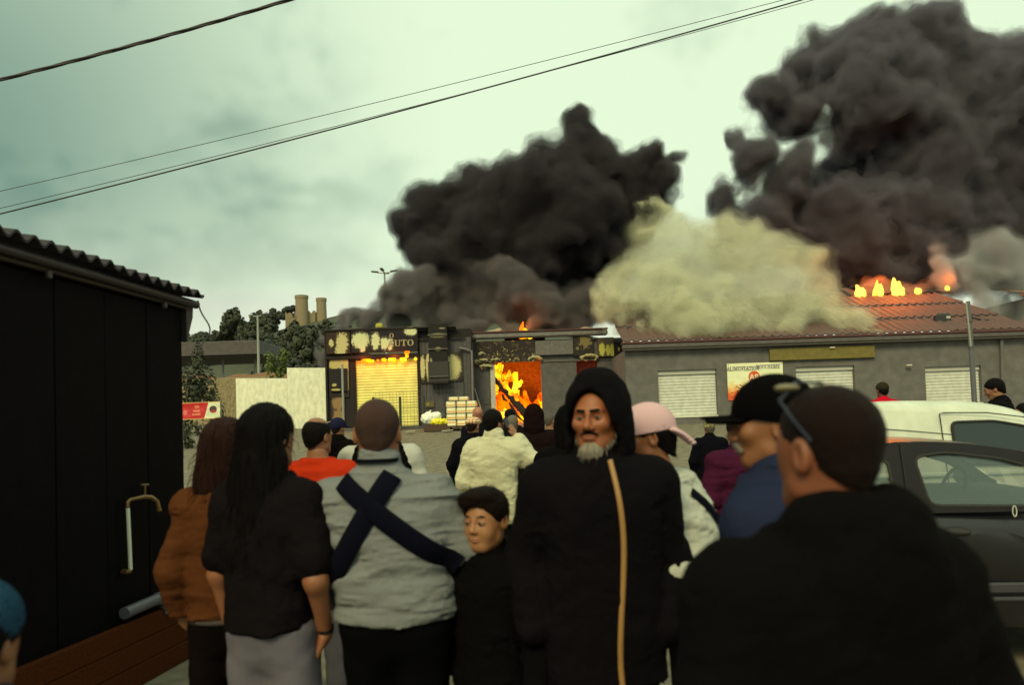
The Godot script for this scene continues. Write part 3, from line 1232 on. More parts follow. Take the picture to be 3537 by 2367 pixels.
	var g := RandomNumberGenerator.new()
	g.seed = 5
	var feet := []
	for i in 30:
		var x := g.randf_range(-0.5, 0.5) * (door.size.x - 0.1)
		var big := 0.35 + 0.65 * absf(sin(x * 1.9 + 0.6))
		feet.append([Vector3(x, g.randf_range(-0.05, 0.0), 0.02), 0.05 + 0.13 * big * g.randf(), 0.05])
	part(f, "flame", tongues(feet, 0.03, 8, 0.6), flame_mat())
	part(f, "flame", tongues([[Vector3(0.88, 0.24, 0.1), 0.09, 0.07], [Vector3(0.95, 0.24, 0.1), 0.07, 0.06]], 0.02, 9), flame_mat())
	part(f, "flame", tongues([[Vector3(0.9, 0.1, 0.12), 0.08, 0.05]], 0.02, 10), flame_mat())
	fire_light(f, Vector3(0.4, 0.1, 0.25), 0.8, 0.3)
	fire_light(f, Vector3(-0.9, 0.08, 0.25), 0.5, 0.3)
	build_shop_forecourt()


func build_shop_forecourt() -> void:
	# green fence posts with a light wire mesh between them
	var green := mat("fence_green", Color(0.012, 0.02, 0.017), 0.6)
	var xs := [Vector3(-5.806, 3.042, -31), Vector3(-4.69, 3.023, -31), Vector3(-3.691, 3.036, -31), Vector3(-2.792, 3.049, -31), Vector3(-1.987, 3.487, -31)]
	var zf := -29.4
	var names := ["leftmost dark green fence post before the yellow shutter", "dark green fence post before the right half of the shutter", "dark green fence post at the right edge of the shutter", "dark green fence post behind the rubbish heap", "tall dark green fence post near the fire doorway"]
	for i in 5:
		var p: Vector3 = xs[i] * Vector3(zf / -31.0, 1, 1)
		var foot := ground_at(zf)
		var t := thing("fence_post", names[i], "fence post", Vector3(p.x, foot, zf), 0.0, "fence posts in front of the shop")
		var h := p.y - foot - 0.05
		part(t, "post", block(Vector3(0.09, h, 0.09), 0.01), green, Vector3(0, h / 2.0, 0))
		part(t, "cap", block(Vector3(0.1, 0.03, 0.1), 0.01), green, Vector3(0, h + 0.012, 0))
	var x0: float = xs[0].x * zf / -31.0
	var x1: float = xs[4].x * zf / -31.0
	var list := []
	var h := 1.42
	for i in 26:
		list.append([block(Vector3(0.008, h, 0.008)), here(Vector3(lerpf(x0 + 0.1, x1 - 0.1, i / 25.0), h / 2.0 + 0.1, 0))])
	for j in 8:
		list.append([block(Vector3(x1 - x0, 0.01, 0.01)), here(Vector3((x0 + x1) / 2.0, 0.1 + h * j / 7.0, 0.008))])
	var mesh_fence := thing("wire_fence", "light wire mesh fence strung between the dark green posts", "fence", Vector3(0, ground_at(zf), zf))
	part(mesh_fence, "wire_mesh", joined(list), mat("fence_wire", Color(0.05, 0.055, 0.05), 0.6))
	# grey pole left of the shutter
	var pp := Vector3(-7.079, 4.318, -31) * Vector3(29.0 / 31.0, 1, 29.0 / 31.0)
	var pole := thing("pole", "slim pale grey pole in front of the blackened notice board", "pole", Vector3(pp.x, ground_at(-29.0), -29.0))
	part(pole, "shaft", tube([Vector3.ZERO, Vector3(0, pp.y - ground_at(-29.0), 0)], 0.045, 8), mat("pole_grey", Color(0.23, 0.25, 0.22), 0.6))
	part(pole, "clamp", tube([Vector3(0, 0.55, 0), Vector3(-0.75, 0.42, 0)], 0.018, 6), mat("pole_grey", Color(0.23, 0.25, 0.22), 0.6))
	# stack of shrink-wrapped drink packs on a pallet
	var r := Rect2(-2.537, 1.412, 1.192, 1.445)
	var base := ground_at(-28.6)
	var t := thing("drinks_pallet", "pallet stacked with shrink-wrapped orange and white drink packs", "pallet", Vector3(r.get_center().x, base, -28.6))
	var wood := mat("pallet_wood", Color(0.12, 0.075, 0.04), 0.9, "grain", 1.0)
	var w := r.size.x * 0.96
	for i in 3:
		part(t, "pallet_board", block(Vector3(w, 0.03, 0.2), 0.005), wood, Vector3(0, 0.13, -0.4 + i * 0.4))
		part(t, "pallet_runner", block(Vector3(0.12, 0.11, 1.0), 0.005), wood, Vector3(-w * 0.44 + i * w * 0.44, 0.058, 0))
	var g := RandomNumberGenerator.new()
	g.seed = 3
	var pm := []
	for k in 4:
		var im := paint(64, 48, Color8(232, 226, 184))
		for y in 48:
			for x in 64:
				var band: bool = (y > 26 and y < 40) if k < 3 else (y > 8 and y < 22)
				var bottle := absf(fmod(x + k * 3.0, 11.0) - 5.5)
				if band:
					im.set_pixel(x, y, Color8(220, 170, 66).lerp(Color8(214, 120, 60), bottle / 7.0))
				elif bottle > 4.6:
					im.set_pixel(x, y, Color8(214, 198, 140))
				elif y < 8:
					im.set_pixel(x, y, Color8(240, 238, 214))
		var m := printed("drink_pack_%d" % k, im, 0.35)
		pm.append(m)
	var y := 0.15
	for row in 5:
		var n := 3 if row < 4 else 2
		var hh := 0.24 if row < 4 else 0.17
		for i in n:
			for d in 2:
				var s := w / 3.0 - 0.01
				var o := part(t, "drink_pack", block(Vector3(s, hh - 0.012, 0.42), 0.03), mat("pack_film", Color(0.72, 0.66, 0.42), 0.3, "mottle", 3.0), Vector3(-w / 2.0 + s / 2.0 + i * (s + 0.01) + (0.1 if row == 4 else 0.0) + g.randf_range(-0.015, 0.015), y + hh / 2.0, 0.24 - d * 0.46 + g.randf_range(-0.02, 0.02)))
				if d == 0:
					var q := QuadMesh.new()
					q.size = Vector2(s - 0.07, hh - 0.06)
					part(o, "print", q, pm[g.randi() % 4], Vector3(0, 0, 0.2125))
		y += hh
	# heap of rubbish in a low crate
	var c := Vector3(-3.207, 1.424, -31) * Vector3(28.4 / 31.0, 1, 28.4 / 31.0)
	var t2 := thing("rubbish_heap", "rubbish heap of white bags and yellow wrappers spilling over a low crate", "rubbish", Vector3(c.x, ground_at(-28.4), -28.4))
	for q in [[0, 0.13, 0.28, 0.9, 0.26, 0.04], [0, 0.13, -0.28, 0.9, 0.26, 0.04], [-0.43, 0.13, 0, 0.04, 0.26, 0.5], [0.43, 0.13, 0, 0.04, 0.26, 0.5]]:
		part(t2, "crate_side", block(Vector3(q[3], q[4], q[5]), 0.01), mat("crate_brown", Color(0.09, 0.05, 0.035), 0.9, "grain", 1.0), Vector3(q[0], q[1], q[2]))
	part(t2, "white_bag", sculpt([["e", Vector3(-0.28, 0.5, 0.05), Vector3(0.3, 0.24, 0.26), 0.1], ["e", Vector3(0.02, 0.58, 0.02), Vector3(0.24, 0.17, 0.2), 0.1], ["c", Vector3(-0.3, 0.66, 0), Vector3(-0.2, 0.78, 0.02), 0.06, 0.03, 0.06]], 0.03, 0.04, Vector3(7, 7, 7), 4), mat("white_plastic", Color(0.72, 0.74, 0.66), 0.35))
	part(t2, "yellow_wrapper", sculpt([["e", Vector3(0.1, 0.36, 0.22), Vector3(0.3, 0.13, 0.16), 0.06], ["e", Vector3(0.36, 0.34, 0.15), Vector3(0.14, 0.12, 0.12), 0.06]], 0.025, 0.05, Vector3(9, 9, 9), 5), mat("yellow_plastic", Color(0.75, 0.66, 0.02), 0.4))
	part(t2, "dark_bag", sculpt([["e", Vector3(0.3, 0.58, -0.1), Vector3(0.2, 0.2, 0.2), 0.06]], 0.03, 0.05, Vector3(8, 8, 8), 6), mat("dark_plastic", Color(0.03, 0.025, 0.03), 0.4))
	for q in [[-0.9, 0.03, 0.9], [0.5, 0.02, 1.1], [1.4, 0.03, 0.7]]:
		part(t2, "scrap", block(Vector3(0.4, 0.02, 0.18), 0.005), mat("paper_scrap", Color(0.62, 0.6, 0.48), 0.9), Vector3(q[0], q[1], q[2] - 0.2), Vector3(0, q[0], 0.04))


func build_fire_building() -> void:
	var z := -32.0
	var floor_y := 1.78
	var grey := mat("fire_wall_render", Color(0.108, 0.104, 0.106), 0.9, "blotch", 0.4, 0.06)
	var soot := mat("soot", Color(0.022, 0.017, 0.018), 0.95)
	var plain := mat("charred_board", Color(0.02, 0.016, 0.017), 0.9)
	var r := Rect2(-2.133, 1.042, 7.043, 4.418)
	r = Rect2(r.position.x, floor_y - 0.2, r.size.x, Vector3(0.918, 5.368, -32).y - floor_y + 0.2)
	var hole := Rect2(-0.704, 2.179, 2.001, 2.283)
	hole = Rect2(hole.position.x, floor_y - 0.3, hole.size.x, hole.end.y - floor_y + 0.3)
	var hole2 := Rect2(2.839, 3.287, 0.902, 1.143)
	var t := thing("burning_shop", "grey shop with fire blazing inside its open doorway", "shop", Vector3(r.get_center().x, floor_y, z))
	part(t, "wall", pierced(r, [hole, hole2], z, 0.3), grey, -t.position)
	var inner := mat("smoked_plaster", Color(0.24, 0.19, 0.15), 0.95, "mottle", 0.35, 0.3)
	panel(t, "side_wall", Rect2(r.position.x, floor_y - 0.2, 0.25, r.size.y), z - 0.31, 9.0, inner)
	panel(t, "side_wall", Rect2(r.end.x - 0.25, floor_y - 0.2, 0.25, r.size.y), z - 0.31, 9.0, inner)
	panel(t, "partition", Rect2(hole.end.x + 0.5, floor_y - 0.2, 0.2, r.size.y), z - 0.31, 5.4, inner)
	panel(t, "back_wall", Rect2(r.position.x + 0.26, floor_y - 0.2, r.size.x - 0.52, r.size.y), z - 5.8, 0.25, inner)
	panel(t, "ceiling", Rect2(r.position.x, r.end.y - 0.1, r.size.x, 0.1), z - 0.32, 5.4, inner)
	panel(t, "floor_slab", Rect2(r.position.x, floor_y - 0.16, r.size.x, 0.12), z - 0.31, 5.4, soot)
	# eave and gutter along the whole front
	var a := Vector3(-2.065, 5.578, -32)
	var b := Vector3(4.212, 5.599, -32)
	panel(t, "gutter", Rect2(a.x, (a.y + b.y) / 2.0 - 0.12, b.x - a.x, 0.24), z + 0.34, 0.3, mat("gutter_grey", Color(0.16, 0.15, 0.145), 0.6, "blotch", 0.5), 0.06)
	panel(t, "eave_board", Rect2(a.x, (a.y + b.y) / 2.0 + 0.125, b.x - a.x, 0.07), z + 0.36, 0.5, mat("eave_red", Color(0.075, 0.03, 0.028), 0.8), 0.01)
	# the broken roof behind the gutter
	var roof := []
	var nz := noise(0.5, 3, 6)
	for j in 7:
		var row := []
		for i in 40:
			var x := lerpf(a.x, b.x, i / 39.0)
			row.append(Vector3(x, r.end.y + 0.2 + (6 - j) * 0.13 + 0.1 * nz.get_noise_2d(x * 3, j * 2) - (0.7 if absf(x - 0.7) < 0.9 and j < 5 else 0.0), z + 0.3 - (6 - j) * 0.8))
		roof.append(row)
	part(t, "roof", grid(roof), mat("burnt_roof", Color(0.05, 0.03, 0.03), 0.95, "mottle", 0.8), -t.position)
	for q in [[Vector3(-1.544, 5.702, -32), Vector3(-0.798, 5.944, -32)], [Vector3(-1.396, 5.697, -32), Vector3(-0.444, 6.025, -32)], [Vector3(-1.137, 5.733, -32), Vector3(-0.541, 5.898, -32)], [Vector3(-0.804, 5.759, -32), Vector3(-0.389, 6.004, -32)]]:
		part(t, "rafter", tube([q[0] + Vector3(0, 0, -0.6), q[1] + Vector3(0, 0, -0.9)].map(func(p): return p - t.position), 0.07, 4), mat("split_timber", Color(0.32, 0.29, 0.22), 0.9))
	for q in [[Vector3(2.778, 5.769, -32), Vector3(3.303, 5.993, -32), Vector3(3.706, 5.905, -32), Vector3(3.444, 5.803, -32)], [Vector3(2.334, 5.747, -32), Vector3(2.521, 5.815, -32), Vector3(2.741, 5.77, -32), Vector3(2.629, 5.726, -32)]]:
		var o := PackedVector2Array(q.map(func(p): return Vector2(p.x - q[0].x, p.y - q[0].y)))
		part(t, "lifted_sheet", slab(o, 0.05), mat("lifted_sheet", Color(0.42, 0.34, 0.24), 0.6, "mottle", 1.0), q[0] - t.position + Vector3(0, 0, -0.5), Vector3(-0.3, 0, 0))
	# charred sign boards above the openings
	var s1 := print_panel(t, "burnt_sign", Rect2(-1.413, 4.443, 2.469, 0.931), z + 0.22, 0.2, crackle("crackled_sign", 260, 100, 3), plain)
	s1.set_meta("label", "charred sign board with crackled paint")
	panel(t, "sign_board", Rect2(1.077, 4.699, 1.629, 0.617), z + 0.2, 0.18, mat("grey_sign_board", Color(0.14, 0.132, 0.13), 0.8, "blotch", 0.8), 0.01)
	print_panel(t, "burnt_sign", Rect2(2.722, 4.621, 0.847, 0.821), z + 0.2, 0.18, charred("burnt_sign_c", 100, 90, Color8(128, 116, 74), Color8(44, 36, 33), [[0.6, 0.25, 0.3, 0.35], [0.2, 0.6, 0.1, 0.1]], 71, 0.7), plain)
	print_panel(t, "peeling_board", Rect2(3.775, 4.559, 0.689, 0.813), z + 0.2, 0.18, charred("peeling_yellow", 90, 100, Color8(206, 200, 96), Color8(88, 76, 66), [[0.25, 0.62, 0.2, 0.36], [0.62, 0.66, 0.16, 0.3], [0.88, 0.7, 0.14, 0.4]], 77, 0.3), plain)
	print_panel(t, "peeling_board", Rect2(4.476, 4.391, 0.479, 0.757), z + 0.24, 0.2, charred("peeling_dark", 70, 100, Color8(190, 180, 100), Color8(34, 28, 28), [[0.8, 0.75, 0.3, 0.1], [0.4, 0.4, 0.12, 0.14]], 79, 0.3), plain)
	panel(t, "corner_post", Rect2(4.638, 1.666, 0.147, 2.723), z + 0.12, 0.14, soot, 0.01)
	panel(t, "string_course", Rect2(1.295, 4.411, 3.425, 0.081), z + 0.05, 0.06, mat("course_dark", Color(0.1, 0.095, 0.09), 0.9))
	# curled skins of melted plastic round the doorway
	var skin := mat("melted_skin", Color(0.46, 0.42, 0.22), 0.6, "mottle", 2.0)
	for q in [[Vector3(-1.212, 4.514, -32), 0.42, 0.15], [Vector3(-1.073, 4.269, -32), 0.3, 0.14], [Vector3(-1.233, 4.792, -32), 0.2, 0.16], [Vector3(-0.64, 4.55, -32), 0.26, 0.12], [Vector3(1.001, 4.559, -32), 0.36, 0.16], [Vector3(3.38, 4.553, -32), 0.42, 0.17]]:
		part(t, "melted_skin", sculpt([["e", Vector3.ZERO, Vector3(q[1], q[2], 0.1), 0.05], ["-e", Vector3(0.03, -0.07, 0.05), Vector3(q[1] * 0.7, q[2] * 0.7, 0.14), 0.03]], 0.03, 0.04, Vector3(6, 6, 6), int(q[1] * 90)), skin, q[0] + Vector3(0, 0, 0.16) - t.position)
	panel(t, "door_frame", Rect2(-0.899, 2.105, 0.206, 2.32), z + 0.08, 0.16, mat("white_frame", Color(0.52, 0.5, 0.42), 0.6, "blotch", 1.0), 0.01)
	panel(t, "door_rail", Rect2(-0.71, 2.314, 1.378, 0.059), z + 0.02, 0.04, mat("door_rail", Color(0.4, 0.36, 0.22), 0.6))
	part(t, "down_pipe", tube([Vector3(-1.665, 5.38, -32), Vector3(-1.661, 4.085, -32), Vector3(-1.683, 1.509, -32)].map(func(p): return p + Vector3(0, 0, 0.1) - t.position), 0.06, 8), mat("pipe_grey", Color(0.14, 0.13, 0.13), 0.6))
	part(t, "leaning_pole", tube([Vector3(-1.599, 3.364, -32) + Vector3(0, 0, 0.25) - t.position, Vector3(-1.343, 2.49, -32) + Vector3(0, 0, 0.6) - t.position], 0.03, 6), mat("pale_pole", Color(0.35, 0.32, 0.25), 0.7))
	panel(t, "vent_grille", Rect2(-1.212, 2.666, 0.221, 0.257), z + 0.04, 0.04, mat("vent_dark", Color(0.08, 0.075, 0.075), 0.8))
	panel(t, "window_back", Rect2(hole2.position.x - 0.3, hole2.position.y - 0.2, hole2.size.x + 0.6, hole2.size.y + 0.4), z - 0.9, 0.1, inner)
	print_panel(t, "window_sill_rubble", Rect2(2.843, 3.297, 0.294, 0.376), z - 0.05, 0.1, charred("rubble_print", 40, 50, Color8(140, 128, 84), Color8(40, 32, 30), [[0.5, 0.3, 0.4, 0.15], [0.5, 0.75, 0.4, 0.15]], 83, 0.5), plain)
	# the fallen burning beam across the doorway
	var beam := thing("fallen_beam", "charred beam fallen diagonally across the blazing doorway", "beam", Vector3(-0.048, 2.925, -32))
	var p0 := Vector3(-0.711, 3.814, -32) - beam.position + Vector3(0, 0, -0.35)
	var p1 := Vector3(0.764, 1.905, -32) - beam.position + Vector3(0, 0, 0.25)
	part(beam, "timber", sculpt([["c", p0, p1, 0.14, 0.17, 0.02]], 0.035, 0.05, Vector3(5, 5, 5), 3), mat("burnt_timber", Color(0.03, 0.022, 0.018), 0.95, "mottle", 2.0))
	for q in [[0.3, 0.42, 0.3], [0.5, 0.75, 0.42], [0.55, 0.9, 0.34]]:
		var m0 := p0.lerp(p1, q[0]) + Vector3(-0.14, -0.16, 0.02)
		part(beam, "splinter", tube([m0, m0.lerp(p0.lerp(p1, q[1]) + Vector3(-0.1, -q[2], 0.04), 0.5) + Vector3(-0.05, -0.04, 0), p0.lerp(p1, q[1]) + Vector3(-0.1, -q[2] * 0.8, 0.04)], [0.05, 0.07, 0.03], 5), mat("burnt_timber", Color(0.03, 0.022, 0.018), 0.95))
	# the fire inside
	var f := thing("doorway_fire", "orange and yellow fire filling the doorway of the burning shop", "fire", Vector3(hole.get_center().x, floor_y, z - 2.0))
	var g := RandomNumberGenerator.new()
	g.seed = 17
	var feet := []
	for i in 20:
		feet.append([Vector3(lerpf(-hole.size.x * 0.62, hole.size.x * 0.62, i / 19.0), -0.1, g.randf_range(-1.6, -0.4)), g.randf_range(0.5, 1.3), g.randf_range(0.12, 0.3)])
	part(f, "flame", tongues(feet, 0.07, 21), flame_mat())
	# fire running along the beam, and licks over the left jamb and across the room
	var runners := []
	for i in 22:
		var u := i / 21.0
		runners.append([p0.lerp(p1, u * 0.62) + beam.position - f.position + Vector3(g.randf_range(-0.05, 0.05), 0.1, 0.02), g.randf_range(0.12, 0.3), g.randf_range(0.07, 0.12)])
	part(f, "flame", tongues(runners, 0.035, 23, 0.5), flame_mat())
	var licks := []
	for q in [[400, 700, 0.5, 0.12], [420, 640, 0.4, 0.12], [440, 690, 0.34, 0.1], [385, 880, 0.3, 0.12], [395, 930, 0.2, 0.08], [385, 760, 0.4, 0.1], [520, 770, 0.42, 0.16], [570, 770, 0.34, 0.15], [620, 770, 0.3, 0.13], [480, 760, 0.2, 0.12], [550, 720, 0.24, 0.12], [610, 920, 0.5, 0.13], [625, 880, 0.4, 0.12], [660, 850, 0.22, 0.1], [690, 815, 0.14, 0.08], [640, 950, 0.2, 0.07], [705, 1330, 0.3, 0.14], [735, 1320, 0.2, 0.1]]:
		var d: Vector3 = Vector3(-0.601, 4.05, -32).lerp(Vector3(0.429, 1.806, -32), 0.0)
		var p := Vector3(lerpf(Vector3(-2.096, 3.362, -32).x, Vector3(1.582, 3.24, -32).x, q[0] / 1000.0), lerpf(Vector3(-0.147, 6.627, -32).y, Vector3(-0.269, 2.933, -32).y, q[1] / 1000.0), z - 0.9 + 0.3 * sin(q[0]))
		licks.append([p - f.position, q[2], q[3]])
	for q in [[0, 6], [6, 16], [16, 18]]:
		part(f, "flame", tongues(licks.slice(q[0], q[1]), 0.04, 27, 0.55), flame_mat())
	# a deeper, dimmer curtain of fire at the back of the room
	var back := []
	for i in 26:
		back.append([Vector3(lerpf(-1.7, 1.6, i / 25.0), g.randf_range(-0.2, 0.6), -2.9 + g.randf_range(-0.3, 0.3)), g.randf_range(1.0, 2.6) * (1.0 - 0.35 * i / 25.0), g.randf_range(0.25, 0.42)])
	part(f, "flame", tongues(back, 0.09, 29, 0.4), dim_flame_mat())
	fire_light(f, Vector3(-0.85, 1.0, -1.4), 11.0, 0.5, Color(1.0, 0.42, 0.06))
	fire_light(f, Vector3(-0.1, 0.3, -1.9), 9.0, 0.5, Color(1.0, 0.42, 0.06))
	fire_light(f, Vector3(-0.6, 0.3, 1.2), 6.0, 0.4, Color(1.0, 0.4, 0.06))
	var f2 := thing("roof_flame", "small orange flame on the roof edge above the burning shop", "flame", Vector3(0.671, 5.691, -32) + Vector3(0, -0.05, -0.5))
	part(f2, "flame", tongues([[Vector3(-0.18, 0, 0), 0.62, 0.16], [Vector3(0.02, 0, 0), 0.42, 0.18], [Vector3(0.24, 0, 0), 0.22, 0.16]], 0.04, 33), flame_mat())
	fire_light(f2, Vector3(0, 0.4, 0.3), 0.7, 0.3)
	var f3 := thing("window_fire", "dim red fire behind the dark window of the burning shop", "fire", Vector3(hole2.get_center().x, hole2.position.y - 0.15, z - 0.6))
	part(f3, "flame", tongues([[Vector3(0.3, 0, 0), 0.3, 0.1], [Vector3(0.45, 0, 0), 0.24, 0.1], [Vector3(-0.2, -0.1, 0), 0.2, 0.1]], 0.04, 35), flame_mat())
	fire_light(f3, Vector3(0.3, 0.3, 0.15), 0.35, 0.2, Color(1.0, 0.2, 0.02))


func crackle(called: String, w: int, h: int, sd: int) -> StandardMaterial3D:
	var im := Image.create_empty(w, h, false, Image.FORMAT_RGB8)
	var cell := FastNoiseLite.new()
	cell.seed = sd
	cell.noise_type = FastNoiseLite.TYPE_CELLULAR
	cell.cellular_return_type = FastNoiseLite.RETURN_DISTANCE2_SUB
	cell.frequency = 0.04
	var a := noise(0.03, 3, sd)
	for y in h:
		for x in w:
			var v := cell.get_noise_2d(x, y)
			var k := a.get_noise_2d(x, y)
			var c := Color8(36, 30, 27)
			if v < -0.9 and k > 0.05 and x < w * 0.7:
				c = Color8(196, 178, 96)
			elif k > 0.22:
				c = Color8(62, 50, 40)
			elif k < -0.3 and y > h * 0.6:
				c = Color8(112, 100, 66)
			im.set_pixel(x, y, c)
	return printed(called, im, 0.9)


func build_shuttered_building() -> void:
	var z := -28.0
	var floor_y := 1.55
	var wall := mat("grey_render", Color(0.140, 0.134, 0.130), 0.92, "blotch", 0.3, 0.08)
	var l := Vector3(4.347, 3.623, -28).x
	var rr := 19.584
	var top := (Vector3(4.543, 4.334, -28).y + Vector3(19.407, 4.535, -28).y) / 2.0
	var holes := [Rect2(5.551, 1.783, 2.227, 1.813), Rect2(10.782, 1.65, 2.222, 1.91), Rect2(15.673, 1.918, 2.121, 1.482)]
	var t := thing("shuttered_shop", "grey rendered shop with three white shuttered windows and brown roof", "shop", Vector3((l + rr) / 2.0, floor_y, z))
	part(t, "wall", pierced(Rect2(l, floor_y - 0.3, rr - l, top - floor_y + 0.3), holes, z, 0.3), wall, -t.position)
	panel(t, "side_wall", Rect2(l + 0.001, floor_y - 0.3, 0.28, top - floor_y + 0.3), z - 0.301, 7.0, wall)
	panel(t, "side_wall", Rect2(rr - 0.281, floor_y - 0.3, 0.28, top - floor_y + 0.3), z - 0.301, 7.0, wall)
	panel(t, "back_wall", Rect2(l, floor_y - 0.3, rr - l, top - floor_y), z - 7.4, 0.3, wall)
	var lath := mat("white_laths", Color(0.60, 0.62, 0.55), 0.6, "blotch", 0.6)
	for h in holes:
		var w := part(t, "window", shutter(h.size.x - 0.02, h.size.y - 0.08, 0.11), lath, Vector3(h.get_center().x, h.position.y + 0.08, z - 0.16) - t.position)
		w.set_meta("label", "closed white roller shutter")
		part(w, "sill", block(Vector3(h.size.x - 0.004, 0.08, 0.3), 0.012), mat("pale_sill", Color(0.56, 0.57, 0.48), 0.7), Vector3(0, -0.04, 0.05))
		part(w, "shutter_box", block(Vector3(h.size.x - 0.02, 0.16, 0.05), 0.01), mat("box_grey", Color(0.42, 0.42, 0.37), 0.7), Vector3(0, h.size.y - 0.165, 0.05))
	# eave, gutter, red edge of the roof
	panel(t, "gutter", Rect2(l - 0.15, top - 0.02, rr - l + 0.3, 0.2), z + 0.36, 0.22, mat("gutter_dark", Color(0.10, 0.088, 0.088), 0.6, "blotch", 0.5), 0.05)
	panel(t, "soffit", Rect2(l - 0.1, top - 0.05, rr - l + 0.2, 0.04), z + 0.3, 0.3, mat("soffit_dark", Color(0.12, 0.11, 0.1), 0.8))
	panel(t, "roof_edge", Rect2(l - 0.15, top + 0.185, rr - l + 0.3, 0.08), z + 0.38, 0.4, mat("roof_red_edge", Color(0.085, 0.028, 0.028), 0.7), 0.01)
	# roof: three overlapping courses of ribbed sheet
	var brown := mat("ribbed_sheet", Color(0.125, 0.07, 0.062), 0.6, "blotch", 0.6)
	var y0 := top + 0.25
	var rise := 0.47
	for c in 3:
		var z0 := z + 0.34 - c * 1.62
		var rows := []
		var n := int((rr - l + 0.3) / 0.055)
		for j in 2:
			var row := []
			for i in n + 1:
				var x := l - 0.15 + i * 0.055
				var rib := 0.05 if i % 6 < 2 else 0.0
				row.append(Vector3(minf(x, rr + 0.15 - (c * 0.35 + j * 0.35)) if c * 0 == 0 else x, y0 + (c + j) * 1.62 * rise + rib + (0.045 if j == 0 else 0.0), z0 - j * 1.66))
			rows.append(row)
		rows.reverse()
		part(t, "roof_course", grid(rows), brown, -t.position)
		var lip := []
		for j in 2:
			var row := []
			for i in n + 1:
				var x := l - 0.15 + i * 0.055
				row.append(Vector3(minf(x, rr + 0.15 - c * 0.35), y0 + c * 1.62 * rise + (0.05 if i % 6 < 2 else 0.0) + 0.045 - j * 0.05, z0 + 0.002))
			lip.append(row)
		part(t, "course_lip", grid(lip), mat("sheet_edge", Color(0.03, 0.018, 0.018), 0.8), -t.position)
	# charred ridge sheets and the raised strip at the right of the ridge
	var g := RandomNumberGenerator.new()
	g.seed = 8
	var zr := z + 0.34 - 3 * 1.62
	var yr := y0 + 3 * 1.62 * rise
	for i in 16:
		var x := 11.5 + i * 0.52
		part(t, "ridge_sheet", block(Vector3(0.55, 0.03, 0.5), 0.005), mat("burnt_ridge", Color(0.03, 0.02, 0.02), 0.9), Vector3(x, yr + g.randf_range(0.0, 0.1), zr - 0.1) - t.position, Vector3(g.randf_range(0.1, 0.5), 0, g.randf_range(-0.15, 0.15)))
	part(t, "ridge_cap", block(Vector3(3.6, 0.1, 1.6), 0.03), brown, Vector3(17.2, yr + 0.22, zr - 0.9) - t.position, Vector3(0.4, 0, -0.02))
	part(t, "roof_hatch", block(Vector3(1.3, 0.12, 0.6), 0.02), mat("hatch_dark", Color(0.05, 0.04, 0.04), 0.8), Vector3(16.4, yr + 0.62, zr - 1.2) - t.position, Vector3(0.1, 0, 0.05))
	# olive lightbox sign
	var yb := Rect2(9.78, 3.82, 13.757 - 9.78, 4.285 - 3.82)
	panel(t, "sign_box", yb, z + 0.14, 0.14, mat("olive_sign", Color(0.17, 0.135, 0.022), 0.6, "blotch", 0.6), 0.015)
	# banner with its print
	build_food_banner(t, z)
	part(t, "down_pipe", tube([Vector3(18.558, 4.416, -28) + Vector3(0, 0, 0.12) - t.position, Vector3(18.455, 1.683, -28) + Vector3(0, 0, 0.12) - t.position], 0.06, 8), wall)
	for p in [Vector3(11.783, 4.43, -28), Vector3(12.131, 4.241, -28), Vector3(14.995, 3.479, -28)]:
		part(t, "spot_lamp", block(Vector3(0.2, 0.06, 0.12), 0.02), mat("spot_white", Color(0.55, 0.52, 0.4), 0.5), p + Vector3(0, 0, 0.16) - t.position)
	# equipment on the roof
	var cam := thing("roof_camera", "dark floodlight box on a bracket showing through the pale smoke", "floodlight", Vector3(7.876, 5.533, -28) + Vector3(0, 0, -0.9))
	part(cam, "housing", block(Vector3(0.44, 0.3, 0.34), 0.05), mat("flood_dark", Color(0.05, 0.042, 0.03), 0.6), Vector3.ZERO, Vector3(0.1, 0.3, 0.25))
	part(cam, "visor", block(Vector3(0.5, 0.03, 0.4), 0.01), mat("flood_dark", Color(0.05, 0.042, 0.03), 0.6), Vector3(0.02, 0.17, 0), Vector3(0.1, 0.3, 0.25))
	part(cam, "bracket", tube([Vector3(-0.1, -0.05, 0), Vector3(-0.5, -0.32, 0), Vector3(-0.55, -0.95, 0.0)], 0.03, 6), mat("flood_dark", Color(0.05, 0.042, 0.03), 0.6))
	var fl := thing("roof_floodlight", "black floodlight on a pale rack on the brown roof", "floodlight", Vector3(17.007, 5.313, -28) + Vector3(0, 0, -0.9))
	part(fl, "lamp_body", block(Vector3(0.62, 0.42, 0.3), 0.08), mat("flood_black", Color(0.02, 0.02, 0.02), 0.5), Vector3(-0.05, 0.02, 0))
	part(fl, "lens", block(Vector3(0.16, 0.1, 0.02), 0.01), mat("flood_lens", Color(0.4, 0.4, 0.36), 0.2), Vector3(0.1, 0.05, 0.16))
	part(fl, "rack_rail", tube([Vector3(-0.75, -0.28, 0.1), Vector3(0.95, -0.22, 0.1)], 0.03, 6), mat("rack_pale", Color(0.45, 0.42, 0.36), 0.6))
	part(fl, "rack_rail", tube([Vector3(-0.65, -0.4, 0.3), Vector3(0.85, -0.36, 0.3)], 0.03, 6), mat("rack_pale", Color(0.45, 0.42, 0.36), 0.6))
	for x in [-0.4, 0.5]:
		part(fl, "rack_leg", tube([Vector3(x, -0.24, 0.1), Vector3(x, -0.62, 0.05)], 0.025, 6), mat("rack_pale", Color(0.45, 0.42, 0.36), 0.6))
